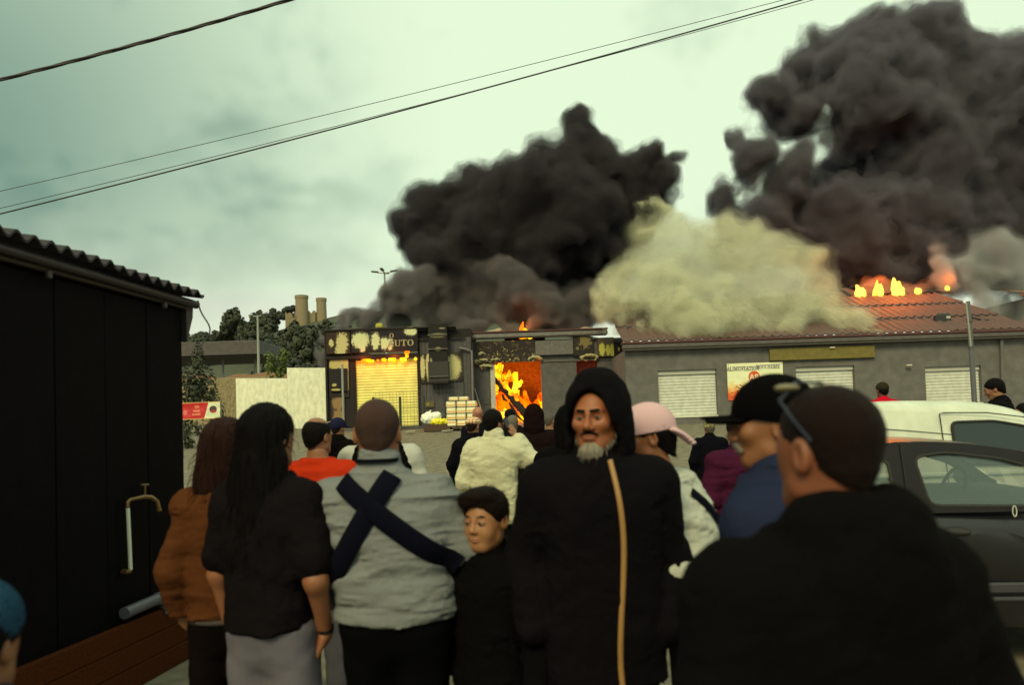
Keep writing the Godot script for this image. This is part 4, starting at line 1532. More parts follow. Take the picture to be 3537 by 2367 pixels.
	single("roof_cable", tube([Vector3(17.63, 5.144, -28), Vector3(17.977, 5.323, -28), Vector3(18.392, 5.203, -28), Vector3(18.853, 5.167, -28), Vector3(19.227, 5.07, -28), Vector3(19.362, 4.854, -28)].map(func(p): return p + Vector3(0, 0.02, -0.75)), 0.035, 6), mat("cable_black", Color(0.02, 0.018, 0.02), 0.6), "dark cable looping over the right end of the brown roof", "cable")
	# steel pole in front
	var pp := Vector3(14.953, 5.255, -24)
	var pole := thing("steel_pole", "bare grey steel pole standing in front of the right shuttered window", "pole", Vector3(14.988, ground_at(-24.0), -24.0))
	part(pole, "shaft", tube([Vector3.ZERO, Vector3((pp.x - pole.position.x) * 0.5, (pp.y - pole.position.y) * 0.55, 0), Vector3(pp.x - pole.position.x, pp.y - pole.position.y, 0)], [0.085, 0.08, 0.06], 10), mat("pole_blue_grey", Color(0.085, 0.09, 0.105), 0.55))
	part(pole, "conduit", block(Vector3(0.04, 1.5, 0.05), 0.005), mat("conduit_pale", Color(0.3, 0.28, 0.22), 0.7), Vector3(pp.x - pole.position.x - 0.06, pp.y - pole.position.y - 0.8, 0.05), Vector3(0, 0, 0.05))
	for y in [0.62, 0.83]:
		part(pole, "band", tube([Vector3(0, 0, 0), Vector3(0, 0.06, 0)], 0.095, 10), mat("band_dark", Color(0.06, 0.06, 0.065), 0.6), Vector3((pp.x - pole.position.x) * y, (pp.y - pole.position.y) * y, 0))
	# next building at the right edge
	var e := thing("tan_roofed_shed", "pale metal-clad shed with tan roof at the right edge", "shed", Vector3(24.6, floor_y, -33.0))
	var roof_y := 7.415 - floor_y
	var eave := 6.565 - floor_y
	var list := []
	for i in 22:
		list.append([block(Vector3(0.2, eave - 0.02, 0.08)), here(Vector3(-2.05 + i * 0.24, eave / 2.0, 1.45 + 0.04 * (i % 2)))])
	part(e, "metal_cladding", joined(list), mat("pale_metal", Color(0.42, 0.41, 0.36), 0.6, "blotch", 0.8))
	part(e, "body", block(Vector3(5.2, eave, 6.0)), mat("pale_metal_plain", Color(0.36, 0.35, 0.32), 0.7), Vector3(0.5, eave / 2.0 - 0.05, -1.62))
	part(e, "roof", slab(PackedVector2Array([Vector2(-2.6, eave), Vector2(-2.6, eave + 0.08), Vector2(3.4, eave + 0.2), Vector2(3.4, eave + 0.1)]), 0.4), mat("tan_sheet", Color(0.30, 0.17, 0.09), 0.7, "blotch", 0.7), Vector3(0, 0, 1.7))
	part(e, "roof_slope", grid([[Vector3(-2.9, roof_y, -1.6), Vector3(3.4, roof_y + 0.1, -1.6)], [Vector3(-2.6, eave + 0.08, 1.7), Vector3(3.4, eave + 0.2, 1.7)]]), mat("tan_sheet", Color(0.30, 0.17, 0.09), 0.7))
	part(e, "corner_pipe", tube([Vector3(-2.2, 0, 1.62), Vector3(-2.2, eave - 0.15, 1.62), Vector3(-2.1, eave - 0.02, 1.66)], 0.07, 8), mat("pipe_pale", Color(0.4, 0.39, 0.35), 0.6))


func build_food_banner(_shop: Node3D, z: float) -> void:
	var r := Rect2(8.167, 2.377, 2.11, 1.399)
	var im := paint(400, 264, Color8(222, 226, 186))
	var n := noise(0.016, 4, 12)
	var streak := noise(0.02, 3, 15)
	for y in 264:
		for x in 400:
			var dusk := clampf((y - 128.0 + 46.0 * n.get_noise_2d(x, y * 2.5)) / 110.0, 0.0, 1.0)
			var c := Color8(222, 226, 186).lerp(Color8(226, 176, 104), clampf(dusk * 1.8, 0, 1)).lerp(Color8(214, 84, 24), clampf(dusk * 1.9 - 0.8, 0, 1))
			if streak.get_noise_2d(x * 0.4, y * 3.0) > 0.3 and dusk > 0.5:
				c = Color8(186, 62, 20)
			var d := Vector2(x - 192, y - 100).length()
			if d < 42:
				c = Color8(206, 76, 26)
			var w := Vector2((x - 202) / 34.0, (y - 180) / 17.0)
			if w.length() < 1.0:
				c = Color8(196, 204, 186)
				if absf(w.y - 0.1 + 0.7 * absf(w.x) * 0.4) < 0.22 and absf(w.x) < 0.75:
					c = Color8(72, 72, 92)
			im.set_pixel(x, y, c)
	# brushed dark swirl at the lower left
	for s in [[60, 168, 1.2, 96, 214, 14.0], [86, 156, 0.2, 128, 176, 10.0], [64, 198, 0.0, 70, 210, 8.0], [92, 184, 0.6, 110, 168, 7.0], [88, 210, 1.6, 112, 236, 14.0], [84, 232, 0.4, 112, 216, 10.0]]:
		for k in 40:
			var u := k / 39.0
			var p := Vector2(lerpf(s[0], s[3], u), lerpf(s[1], s[4], u)) + Vector2(sin(u * PI) * s[5] * s[2], -cos(u * PI) * 2.0)
			for dy in range(-3, 4):
				for dx in range(-3, 4):
					if dx * dx + dy * dy <= 8:
						im.set_pixel(clampi(int(p.x) + dx, 0, 399), clampi(int(p.y) + dy, 0, 263), Color8(66, 38, 26))
	var b := thing("food_banner", "white and orange printed food shop banner on the grey wall", "banner", Vector3(r.get_center().x, r.get_center().y, z + 0.05))
	part(b, "cloth", cloth_sheet(r.size.x, r.size.y, 0.02, 9), printed("food_banner_print", im))
	var ink := mat("banner_ink", Color(0.22, 0.21, 0.25), 0.8)
	words(b, "letters", "ALIMENTATION", 0.155, ink, Vector3(-r.size.x * 0.215, r.size.y * 0.355, 0.012), "Droid Serif", 0.72)
	words(b, "letters", "BOUCHERIE", 0.155, ink, Vector3(r.size.x * 0.235, r.size.y * 0.385, 0.012), "Droid Serif", 0.72)
	words(b, "letters", "AB", 0.2, mat("banner_cream", Color(0.7, 0.7, 0.5), 0.8), Vector3(-r.size.x * 0.02, r.size.y * 0.115, 0.012), "Droid Sans", 1.0)
	for s in [Vector2(-1, 1), Vector2(1, 1), Vector2(-1, -1), Vector2(1, -1)]:
		part(b, "eyelet", tube([Vector3(0, 0, 0), Vector3(0, 0, 0.012)], 0.02, 8), mat("eyelet", Color(0.3, 0.3, 0.3), 0.4, "", 1.0, 0.0, 0.8), Vector3(s.x * (r.size.x / 2.0 - 0.05), s.y * (r.size.y / 2.0 - 0.05), 0.002))


# ---------------------------------------------------------------- smoke: banks of lit haze, thickening inwards

# puffs are [x, y, z, radius] in metres; returns the density field on a grid
func smoke_field(puffs: Array, h: float, sd: int, rough: float, satellites := 5) -> Array:
	var g := RandomNumberGenerator.new()
	g.seed = sd
	var all := []
	for q in puffs:
		var c := Vector3(q[0], q[1], q[2])
		all.append([c, q[3] * 1.16])
		for i in satellites:
			var d := Vector3(g.randfn(), g.randfn(), g.randfn()).normalized()
			all.append([c + d * q[3] * g.randf_range(0.75, 1.1), q[3] * g.randf_range(0.2, 0.46)])
	var lo := Vector3.ONE * 1e9
	var hi := -lo
	for q in all:
		lo = lo.min(q[0] - Vector3.ONE * (q[1] * 1.4 + 0.9))
		hi = hi.max(q[0] + Vector3.ONE * (q[1] * 1.4 + 0.9))
	var n := ((hi - lo) / h).ceil() + Vector3.ONE * 3
	var nx := int(n.x)
	var ny := int(n.y)
	var nz := int(n.z)
	var f := PackedFloat32Array()
	f.resize(nx * ny * nz)
	f.fill(-1.0)
	# the air is stirred: every point looks up the puffs from a place shifted by turbulence
	var stir := noise(0.16, 2, sd + 9)
	var curl := noise(0.6, 3, sd + 10)
	var moved := PackedVector3Array()
	moved.resize(nx * ny * nz)
	var near := PackedByteArray()
	near.resize(nx * ny * nz)
	for q in all:
		var c: Vector3 = (q[0] - lo) / h
		var rr: float = (q[1] * 1.4 + 0.9) / h
		for k in range(maxi(0, int(c.z - rr)), mini(nz, int(c.z + rr) + 1)):
			for j in range(maxi(0, int(c.y - rr)), mini(ny, int(c.y + rr) + 1)):
				var half := sqrt(maxf(0.0, rr * rr - (k - c.z) * (k - c.z) - (j - c.y) * (j - c.y)))
				for i in range(maxi(0, int(c.x - half)), mini(nx, int(c.x + half) + 1)):
					near[k * nx * ny + j * nx + i] = 1
	for k in nz:
		for j in ny:
			for i in nx:
				if near[k * nx * ny + j * nx + i] == 0:
					moved[k * nx * ny + j * nx + i] = Vector3(i, j, k)
					continue
				var p := lo + Vector3(i, j, k) * h
				var a := stir.get_noise_3dv(p)
				var b := stir.get_noise_3dv(p + Vector3(31, 7, 3))
				var e := curl.get_noise_3dv(p)
				var f2 := curl.get_noise_3dv(p + Vector3(5, 41, 17))
				moved[k * nx * ny + j * nx + i] = Vector3(i + (a * 1.5 + e * 0.75) / h, j + (b * 1.5 + f2 * 0.75) / h, k + (e - f2) * 0.5 / h)
	for q in all:
		var c: Vector3 = (q[0] - lo) / h
		var r: float = q[1] / h
		var rr := r * 1.42 + 1.0 / h
		for k in range(maxi(1, int(c.z - rr)), mini(nz - 2, int(c.z + rr) + 1)):
			for j in range(maxi(1, int(c.y - rr)), mini(ny - 2, int(c.y + rr) + 1)):
				for i in range(maxi(1, int(c.x - rr)), mini(nx - 2, int(c.x + rr) + 1)):
					var at := k * nx * ny + j * nx + i
					var v := 1.0 - (moved[at] - c).length() / r
					var o := f[at]
					var e := maxf(0.0, 0.22 - absf(o - v))
					f[at] = maxf(o, v) + e * e
	var ce := FastNoiseLite.new()
	ce.seed = sd
	ce.noise_type = FastNoiseLite.TYPE_CELLULAR
	ce.cellular_return_type = FastNoiseLite.RETURN_DISTANCE
	ce.frequency = 0.42
	ce.fractal_type = FastNoiseLite.FRACTAL_FBM
	ce.fractal_octaves = 4
	ce.fractal_gain = 0.58
	ce.fractal_lacunarity = 2.1
	ce.domain_warp_enabled = true
	ce.domain_warp_amplitude = 2.4
	ce.domain_warp_frequency = 0.16
	ce.domain_warp_fractal_type = FastNoiseLite.DOMAIN_WARP_FRACTAL_INDEPENDENT
	ce.domain_warp_fractal_octaves = 2
	var shred := noise(0.5, 4, sd + 3)
	for k in range(1, nz - 2):
		for j in range(1, ny - 2):
			for i in range(1, nx - 2):
				var at := k * nx * ny + j * nx + i
				var v := f[at]
				if v > -0.6:
					var p := lo + Vector3(i, j, k) * h
					v -= (ce.get_noise_3dv(p) + 0.42) * rough
					v += 0.34 * shred.get_noise_3dv(p)
					f[at] = maxf(v, -1.0)
	return [f, nx, ny, nz, lo, h]


# one bank of smoke: nested bodies of haze, each shell adding its share of the density
func smoke_bank(called: String, label: String, puffs: Array, h: float, sd: int, rough: float, c: Color, levels: Array, satellites := 5, veils := []) -> void:
	var s := smoke_field(puffs, h, sd, rough, satellites)
	var t := thing(called, label, "smoke", s[4])
	t.set_meta("kind", "stuff")
	for l in levels:
		var fm := FogMaterial.new()
		fm.resource_name = called
		fm.albedo = lin(c)
		fm.density = l[1]
		var m := nets(s[0], s[1], s[2], s[3], Vector3.ZERO, h, l[0])
		m.surface_set_material(0, fm)
		part(t, "smoke", m, null)
	# pale sheets added inside the haze to brighten it in place of repeated scattering
	for l in veils:
		var vm := StandardMaterial3D.new()
		vm.resource_name = called + "_veil"
		var vc := lin(Color(0.9, 0.9, 0.64))
		vm.albedo_color = Color(vc.r, vc.g, vc.b, l[1])
		vm.roughness = 1.0
		vm.metallic_specular = 0.0
		vm.transparency = BaseMaterial3D.TRANSPARENCY_ALPHA
		vm.backlight_enabled = true
		vm.backlight = lin(Color(0.8, 0.8, 0.56))
		part(t, "smoke", nets(s[0], s[1], s[2], s[3], Vector3.ZERO, h, l[0]), vm)


func build_smoke() -> void:
	var black := [[-3.234, 9.798, -34.903, 1.361], [-2.382, 12.152, -37.042, 1.642], [-0.809, 12.694, -36.791, 1.631], [0.921, 12.607, -35.265, 1.563], [2.892, 13.308, -35.986, 1.701], [4.211, 14.476, -35.848, 1.271], [4.212, 15.733, -36.455, 0.862], [5.972, 14.494, -36.866, 1.133], [6.58, 14.012, -34.782, 0.822], [7.66, 13.423, -34.585, 0.695], [9.032, 14.665, -37.007, 0.481], [6.189, 13.136, -35.798, 1.396], [5.305, 11.713, -36.787, 1.848], [2.912, 10.953, -34.506, 2.141], [0.444, 10.857, -35.836, 2.224], [-1.317, 10.357, -36.665, 2.059], [1.863, 9.481, -35.186, 1.976], [4.094, 10.11, -37.336, 1.876], [-3.727, 12.131, -37.204, 0.792], [-3.688, 12.239, -34.592, 0.327], [-3.132, 8.683, -34.576, 0.94], [5.028, 9.585, -36.124, 1.281]]
	smoke_bank("black_smoke", "black billowing smoke plume rising over the burning shop", black, 0.17, 3, 0.85, Color(0.105, 0.092, 0.108), [[-0.16, 0.5], [0.0, 1.4], [0.18, 3.0]])
	var grey := [[-7.236, 7.149, -33.415, 0.355], [-7.18, 7.119, -34.556, 0.449], [-6.74, 7.249, -34.422, 0.448], [-5.68, 7.168, -33.608, 0.477], [-4.631, 7.315, -33.993, 0.683], [-3.413, 7.242, -33.919, 0.842], [-2.231, 7.112, -34.243, 0.911], [-1.006, 7.455, -34.462, 0.937], [0.527, 7.678, -33.35, 0.946], [1.803, 7.457, -33.245, 0.904], [3.089, 7.228, -34.537, 0.857], [3.862, 7.806, -33.892, 0.801], [-8.669, 6.122, -34.42, 0.285], [-8.533, 5.418, -33.203, 0.294], [-8.068, 6.445, -33.913, 0.321], [-7.456, 6.627, -34.354, 0.406], [-6.085, 6.674, -33.566, 0.516], [-4.649, 6.644, -34.712, 0.574], [-3.001, 6.373, -34.642, 0.532], [-1.499, 6.178, -33.249, 0.432], [-0.31, 6.296, -33.241, 0.432], [1, 6.509, -34.066, 0.443], [2.354, 6.451, -34.703, 0.451], [3.5, 6.389, -33.81, 0.48], [4.479, 6.619, -33.547, 0.515], [0.104, 6.916, -33.875, 0.601], [1.485, 6.832, -33.246, 0.589], [2.886, 6.633, -33.555, 0.555], [-8.509, 4.784, -33.901, 0.281]]
	smoke_bank("grey_smoke", "low band of grey smoke rolling along the shop roofs", grey, 0.14, 11, 0.8, Color(0.36, 0.325, 0.34), [[-0.16, 0.5], [0.0, 1.4], [0.18, 2.4]])
	var high := [[14.727, 17.766, -38.391, 1.089], [16.972, 20.055, -41.529, 1.424], [18.232, 20.975, -41.161, 1.654], [18.88, 19.99, -38.922, 1.61], [21.72, 21.385, -39.98, 1.749], [23.537, 21.537, -39.778, 1.458], [25.354, 20.993, -40.667, 1.49], [27.435, 20.718, -41.27, 1.756], [27.228, 19.13, -38.213, 1.897], [19.332, 17.755, -37.925, 2.129], [23.613, 18.925, -41.477, 2.819], [25.429, 17.61, -39.704, 2.933], [29.268, 17.344, -41.154, 3.284], [17.983, 16.83, -37.809, 1.385], [28.572, 13.675, -39.76, 2.937], [26.758, 14.131, -40.975, 3.027], [22.372, 14.276, -38.807, 2.408], [21.435, 15.391, -41.959, 2.108], [18.944, 14.903, -41.766, 1.777], [14.701, 13.431, -37.935, 1.166], [12.873, 14.792, -37.912, 0.896], [13.512, 16.384, -40.182, 0.617], [13.376, 13.677, -41.932, 1.14], [12.492, 11.743, -39.477, 1.12], [13.888, 11.737, -38.753, 1.512], [16.337, 11.901, -39.657, 1.781], [18.086, 10.917, -37.928, 1.928], [21.271, 11.263, -38.775, 2.406], [24.629, 11.403, -39.727, 2.465], [27.852, 10.882, -39.982, 2.363], [17.626, 9.534, -38.826, 1.193], [19.83, 9.807, -38.816, 1.285], [29.884, 16.356, -38.763, 2.978], [30.388, 11.475, -39.822, 3.06], [30.556, 19.789, -39.075, 2.309]]
	smoke_bank("dark_smoke", "huge dark grey smoke plume towering over the brown roof at right", high, 0.215, 23, 0.85, Color(0.25, 0.235, 0.285), [[-0.16, 0.4], [0.0, 1.2], [0.2, 2.4]])
	var pale := [[4.063, 6.027, -29.781, 0.598], [5.491, 7.538, -32.208, 0.876], [6.678, 8.669, -33.158, 1.097], [7.824, 9.451, -32.853, 0.971], [8.318, 7.691, -31.997, 1.362], [10.042, 7.342, -31.47, 1.339], [11.745, 6.748, -31.091, 1.25], [13.246, 6.489, -31.173, 0.995], [13.765, 5.7, -29.756, 0.668], [14.099, 5.061, -28.517, 0.404], [4.955, 5.555, -29.401, 0.417], [5.823, 5.396, -28.96, 0.411], [6.763, 5.296, -28.957, 0.445], [7.613, 5.096, -28.301, 0.468], [8.701, 5.111, -28.567, 0.473], [9.774, 5.114, -28.733, 0.475], [10.685, 5.062, -28.437, 0.454], [11.875, 5.114, -28.867, 0.444], [12.891, 5.111, -28.841, 0.443], [13.581, 5.052, -28.318, 0.435], [5.452, 9.399, -32.715, 0.503], [6.71, 10.126, -33.025, 0.625], [9.604, 9.492, -33.263, 0.904], [10.789, 8.762, -32.429, 0.958], [6.303, 10.681, -32.83, 0.427], [11.749, 8.142, -31.953, 0.869], [12.936, 7.384, -31.217, 0.664], [6.652, 6.341, -29.833, 0.882], [8.455, 6.212, -29.963, 0.885], [10.239, 6.033, -29.997, 0.816], [11.788, 5.754, -29.44, 0.696]]
	smoke_bank("pale_smoke", "pale yellowish smoke hiding the roof of the shuttered shop", pale, 0.2, 31, 0.5, Color(1.0, 1.0, 0.80), [[-0.5, 0.12], [-0.25, 0.25], [0.05, 0.4]], 4, [[-0.32, 0.035], [-0.2, 0.06], [-0.08, 0.085], [0.05, 0.11], [0.2, 0.15]])
	var blue := [[19.176, 8.098, -32.634, 0.579], [20.692, 8.342, -33.347, 0.749], [21.833, 8.425, -33.264, 0.826], [22.417, 9.038, -32.755, 0.852], [23.027, 8.285, -32.995, 0.702], [21.081, 7.353, -32.949, 0.584], [22.379, 7.151, -33.152, 0.588], [22.833, 6.564, -33.289, 0.472], [20.636, 6.871, -32.594, 0.385], [21.354, 6.602, -32.528, 0.384]]
	smoke_bank("bluish_smoke", "thin bluish smoke curling over the right end of the brown roof", blue, 0.15, 41, 0.75, Color(0.80, 0.83, 0.86), [[-0.25, 0.15], [-0.02, 0.5], [0.15, 0.9]])
	# flames along the ridge, glowing through the smoke
	var i := 0
	var names := ["leftmost ball of flame on the ridge of the brown roof", "second ball of flame on the ridge of the brown roof", "tallest flame burning on the ridge of the brown roof", "small flame right of the tallest ridge flame", "tiny flame beside the roof hatch on the ridge"]
	for q in [[Vector3(15.462, 7.086, -32.4), 0.44, 0.19], [Vector3(16.231, 7.06, -32.4), 0.62, 0.2], [Vector3(17.117, 7.069, -32.4), 0.85, 0.24], [Vector3(17.987, 7.118, -32.4), 0.18, 0.11], [Vector3(19.299, 7.171, -32.4), 0.18, 0.07]]:
		var t := thing("ridge_flame", names[i], "flame", q[0] + Vector3(0, -0.12, 0), 0.0, "flames along the ridge of the brown roof")
		var feet := [[Vector3(-q[2] * 0.3, 0, 0), q[1], q[2]], [Vector3(q[2] * 0.4, 0, 0.05), q[1] * 0.75, q[2] * 0.9], [Vector3(0, -0.02, 0.08), q[1] * 0.5, q[2]]]
		part(t, "flame", tongues(feet, 0.035, 60 + i, 0.2), glow("ridge_flame_glow", Color(1.0, 0.62, 0.06), 2.2))
		fire_light(t, Vector3(0, q[1] + 0.25, 0.2), 3.0 * q[1], 0.25, Color(1.0, 0.44, 0.12))
		i += 1
	var gl := [[15.679, 7.558, -32.081, 0.493], [16.772, 7.898, -32.508, 0.576], [17.704, 7.759, -32.458, 0.537], [18.392, 7.578, -32.153, 0.456], [19.236, 7.482, -32.297, 0.344]]
	smoke_bank("glowing_smoke", "thin smoke lit orange by the ridge flames", gl, 0.12, 47, 0.5, Color(0.36, 0.31, 0.31), [[-0.25, 0.2], [0.0, 0.4]])


# ---------------------------------------------------------------- black shed at the left

func build_black_shed() -> void:
	var a := Vector3(-2.58, 0, -5.8)
	var b := Vector3(-3.22, 0, -0.9)
	var along := (b - a).normalized()
	var w := (b - a).length()
	var turn := -atan2(along.z, along.x)
	var t := thing("black_shed", "black painted shed wall with corrugated roof filling the left edge", "shed", a, turn)
	# local x runs from the far corner towards the camera, local z points out of the wall to the right
	var paint_black := mat("black_paint", Color(0.0052, 0.0042, 0.0052), 0.62, "blotch", 0.8, 0.1, 0.0, 0.14)
	var h := 2.74
	var out := -1.0
	part(t, "wall", block(Vector3(w, h, 0.14)), paint_black, Vector3(w / 2.0, h / 2.0, 0.10))
	var boards := int(w / 0.42)
	for i in boards:
		var bw := w / boards
		part(t, "board", block(Vector3(bw - 0.007, h - 0.06, 0.025), 0.004), paint_black, Vector3((i + 0.5) * bw, h / 2.0 - 0.03, 0.012 + 0.003 * (i % 2)))
	part(t, "end_wall", block(Vector3(0.16, h, 3.0)), paint_black, Vector3(0.08, h / 2.0, 1.66))
	part(t, "wall_plate", block(Vector3(w + 0.06, 0.03, 0.05), 0.008), mat("shed_trim", Color(0.05, 0.038, 0.034), 0.6), Vector3(w / 2.0 - 0.03, h - 0.03, -0.026))
	for i in 5:
		part(t, "batten", block(Vector3(0.035, 0.05, 0.03), 0.006), mat("shed_trim", Color(0.05, 0.038, 0.034), 0.6), Vector3(0.3 + i * 1.15, h - 0.06, -0.05))
	# corrugated sheets: ridges run away from the eave, sheet ends show as waves
	var sheet := mat("fibre_cement", Color(0.030, 0.024, 0.034), 0.8, "mottle", 1.5)
	for s in 5:
		var n := 110
		var rows := []
		for j in 2:
			var row := []
			for i in n + 1:
				var x := -0.06 + (s + i / float(n)) * (w + 0.2) / 5.0
				row.append(Vector3(x, h + 0.075 + 0.022 * sin(x * TAU / 0.127) + 0.012 * (s % 2) + j * 0.42, -0.16 + j * 2.6))
			rows.append(row)
		var under := []
		for j in 2:
			var row := []
			for i in n + 1:
				row.append(rows[1 - j][i] + Vector3(0, -0.016, 0))
			under.append(row)
		var edge := [[], []]
		for i in n + 1:
			edge[1].append(rows[0][i])
			edge[0].append(rows[0][i] + Vector3(0, -0.016, 0))
		rows.reverse()
		part(t, "roof_sheet", joined([[grid(rows)], [grid(under)], [grid(edge)]]), sheet)
	# rounded end of the gutter and the loose wire at the corner
	part(t, "gutter", tube([Vector3(-0.09, h + 0.0, -0.075), Vector3(w, h + 0.01, -0.075)], 0.032, 10), mat("gutter_black", Color(0.02, 0.016, 0.018), 0.5))
	part(t, "corner_bracket", slab(PackedVector2Array([Vector2(-0.1, h + 0.02), Vector2(0.0, h + 0.02), Vector2(0.0, h - 0.3), Vector2(-0.03, h - 0.24), Vector2(-0.09, h - 0.1)]), 0.1), mat("gutter_black", Color(0.02, 0.016, 0.018), 0.5), Vector3(-0.003, 0, 0.06))
	var wire := []
	for i in 13:
		var u := i / 12.0
		wire.append(Vector3(-0.07 - 0.14 * sin(u * PI), h + 0.03 - u * 0.42, -0.1 + 0.02 * sin(u * 9.0)))
	part(t, "loose_wire", tube(wire, 0.006, 5), mat("wire_dark", Color(0.06, 0.05, 0.05), 0.5))
	# tap with its white pipe, and the grey waste pipe below
	var at := func(x: float, y: float, z: float) -> Vector3: return Vector3(x, y, -z)
	var brass := mat("tap_brass", Color(0.20, 0.12, 0.05), 0.35, "", 1.0, 0.0, 0.7)
	var px := 0.74
	var tap := thing("water_tap", "brass tap on a white riser pipe fixed to the black shed", "tap", a + along * px + Vector3(0, 0, 0), turn)
	part(tap, "riser_pipe", tube([at.call(0, 0.80, 0.05), at.call(0.02, 1.22, 0.05)], 0.013, 10), mat("white_pipe", Color(0.66, 0.68, 0.56), 0.5))
	part(tap, "elbow", tube([at.call(0.02, 1.22, 0.05), at.call(0.022, 1.26, 0.05), at.call(0.0, 1.272, 0.05), at.call(-0.05, 1.275, 0.05)], 0.014, 8), brass)
	part(tap, "valve_body", tube([at.call(-0.04, 1.275, 0.05), at.call(-0.13, 1.28, 0.07), at.call(-0.17, 1.27, 0.1), at.call(-0.2, 1.24, 0.12), at.call(-0.21, 1.17, 0.13)], [0.013, 0.018, 0.018, 0.016, 0.018], 8), brass)
	part(tap, "handle", tube([at.call(-0.14, 1.28, 0.07), at.call(-0.14, 1.36, 0.07)], 0.008, 6), brass)
	part(tap, "handle_bar", tube([at.call(-0.18, 1.36, 0.07), at.call(-0.10, 1.365, 0.07)], 0.009, 6), brass)
	part(tap, "wall_clip", block(Vector3(0.05, 0.03, 0.06), 0.008), brass, at.call(0.02, 0.79, 0.03))
	var wp := thing("waste_pipe", "grey plastic waste pipe elbow on the black shed wall", "pipe", a + along * 0.5, turn)
	part(wp, "pipe", tube([at.call(0.34, 0.53, 0.07), at.call(-0.02, 0.54, 0.07)], 0.04, 12), mat("pvc_grey", Color(0.09, 0.088, 0.11), 0.4))
	part(wp, "elbow", tube([at.call(-0.02, 0.54, 0.07), at.call(-0.08, 0.535, 0.07), at.call(-0.12, 0.51, 0.07), at.call(-0.135, 0.46, 0.07), at.call(-0.14, 0.42, 0.07)], 0.046, 12), mat("pvc_grey_light", Color(0.16, 0.16, 0.18), 0.4))
	# plank skirting at the foot of the wall
	var wood := mat("skirting_wood", Color(0.085, 0.024, 0.008), 0.8, "grain", 0.8, 0.1, 0.0, 0.15)
	var sk := thing("plank_skirting", "reddish brown plank skirting along the foot of the black shed", "planks", a + Vector3(0, 0, 0), turn)
	for i in 3:
		part(sk, "plank", block(Vector3(w, 0.148, 0.045), 0.006), wood, Vector3(w / 2.0 + 0.02, 0.078 + i * 0.152, -0.06))


# ---------------------------------------------------------------- overhead cables

func sagging(a: Vector3, b: Vector3, sag: float, n := 24) -> Array:
	var p := []
	for i in n + 1:
		var u := i / float(n)
		p.append(a.lerp(b, u) + Vector3(0, -4.0 * sag * u * (1.0 - u), 0))
	return p


func build_cables() -> void:
	var black := mat("cable_black", Color(0.02, 0.018, 0.02), 0.6)
	# twisted supply cable close overhead
	var a := Vector3(-8.474, 5.723, -9)
	var b := Vector3(-0.747, 7.609, -9)
	var core := sagging(a, b, 0.12, 90)
	var strands := []
	for s in 3:
		var p := []
		for i in core.size():
			var w := i * 0.42 + s * TAU / 3.0
			p.append(core[i] + Vector3(0, cos(w), sin(w)) * 0.011)
		strands.append([tube(p, 0.0125, 6)])
	single("twisted_cable", joined(strands), black, "thick twisted black cable crossing the upper left corner of the sky", "cable")
	single("overhead_cable", tube(sagging(Vector3(-19.786, 6.683, -20), Vector3(16.505, 15.316, -20), 0.3, 40), 0.021, 8), black, "thicker of the three straight cables crossing the whole sky", "cable", Vector3.ZERO, "straight cables across the sky")
	single("overhead_cable", tube(sagging(Vector3(-19.787, 7.416, -20), Vector3(16.499, 15.229, -20), 0.25, 40), 0.0085, 6), black, "uppermost thin wire crossing the sky above the thicker cable", "cable", Vector3.ZERO, "straight cables across the sky")
	single("overhead_cable", tube(sagging(Vector3(-20.182, 7.003, -20.4), Vector3(16.823, 15.399, -20.4), 0.3, 40), 0.0085, 6), black, "thin wire running just below the thicker straight cable", "cable", Vector3.ZERO, "straight cables across the sky")


# ---------------------------------------------------------------- the two parked vehicles

# an outline in x and y, thick along z, with softened edges
func pillow(outline: PackedVector2Array, half: float, bevel: float, tuck := 0.0, belt := 0.0) -> ArrayMesh:
	var c := Vector2.ZERO
	for p in outline:
		c += p / outline.size()
	var st := SurfaceTool.new()
	st.begin(Mesh.PRIMITIVE_TRIANGLES)
	var n := outline.size()
	var rings := []
	for q in [[-half, 1.0], [-half + bevel * 0.3, 0.45], [-half + bevel, 0.0], [half - bevel, 0.0], [half - bevel * 0.3, 0.45], [half, 1.0]]:
		var ring := []
		for p in outline:
			var d := (p - c).normalized() * bevel * float(q[1])
			var lean := 1.0 - tuck * maxf(0.0, p.y - belt)
			ring.append(Vector3(p.x - d.x, p.y - d.y, q[0] * lean))
		rings.append(ring)
	for ring in rings:
		for p in ring:
			st.set_smooth_group(1)
			st.add_vertex(p)
	var cw := Geometry2D.is_polygon_clockwise(outline)
	for j in rings.size() - 1:
		for i in n:
			var a := j * n + i
			var b := j * n + (i + 1) % n
			for k in ([a, a + n, b, b, a + n, b + n] if not cw else [a, b, a + n, b, b + n, a + n]):
				st.add_index(k)
	var tri := Geometry2D.triangulate_polygon(outline)
	for t in range(0, tri.size(), 3):
		var f := [tri[t], tri[t + 1], tri[t + 2]]
		if (outline[f[1]] - outline[f[0]]).cross(outline[f[2]] - outline[f[0]]) > 0.0:
			f.reverse()
		for k in f:
			st.add_index((rings.size() - 1) * n + k)
		f.reverse()
		for k in f:
			st.add_index(k)
	st.generate_normals()
	return st.commit()


func smooth_outline(keys: Array, per := 6, closed := true) -> PackedVector2Array:
	var o := PackedVector2Array()
	var n := keys.size()
	for i in (n if closed else n - 1):
		var p0: Vector2 = keys[(i - 1 + n) % n] if closed else keys[maxi(i - 1, 0)]
		var p1: Vector2 = keys[i]
		var p2: Vector2 = keys[(i + 1) % n]
		var p3: Vector2 = keys[(i + 2) % n] if closed else keys[mini(i + 2, n - 1)]
		for k in per:
			o.append(p1.cubic_interpolate(p2, p0, p3, k / float(per)) if k else p1)
	return o


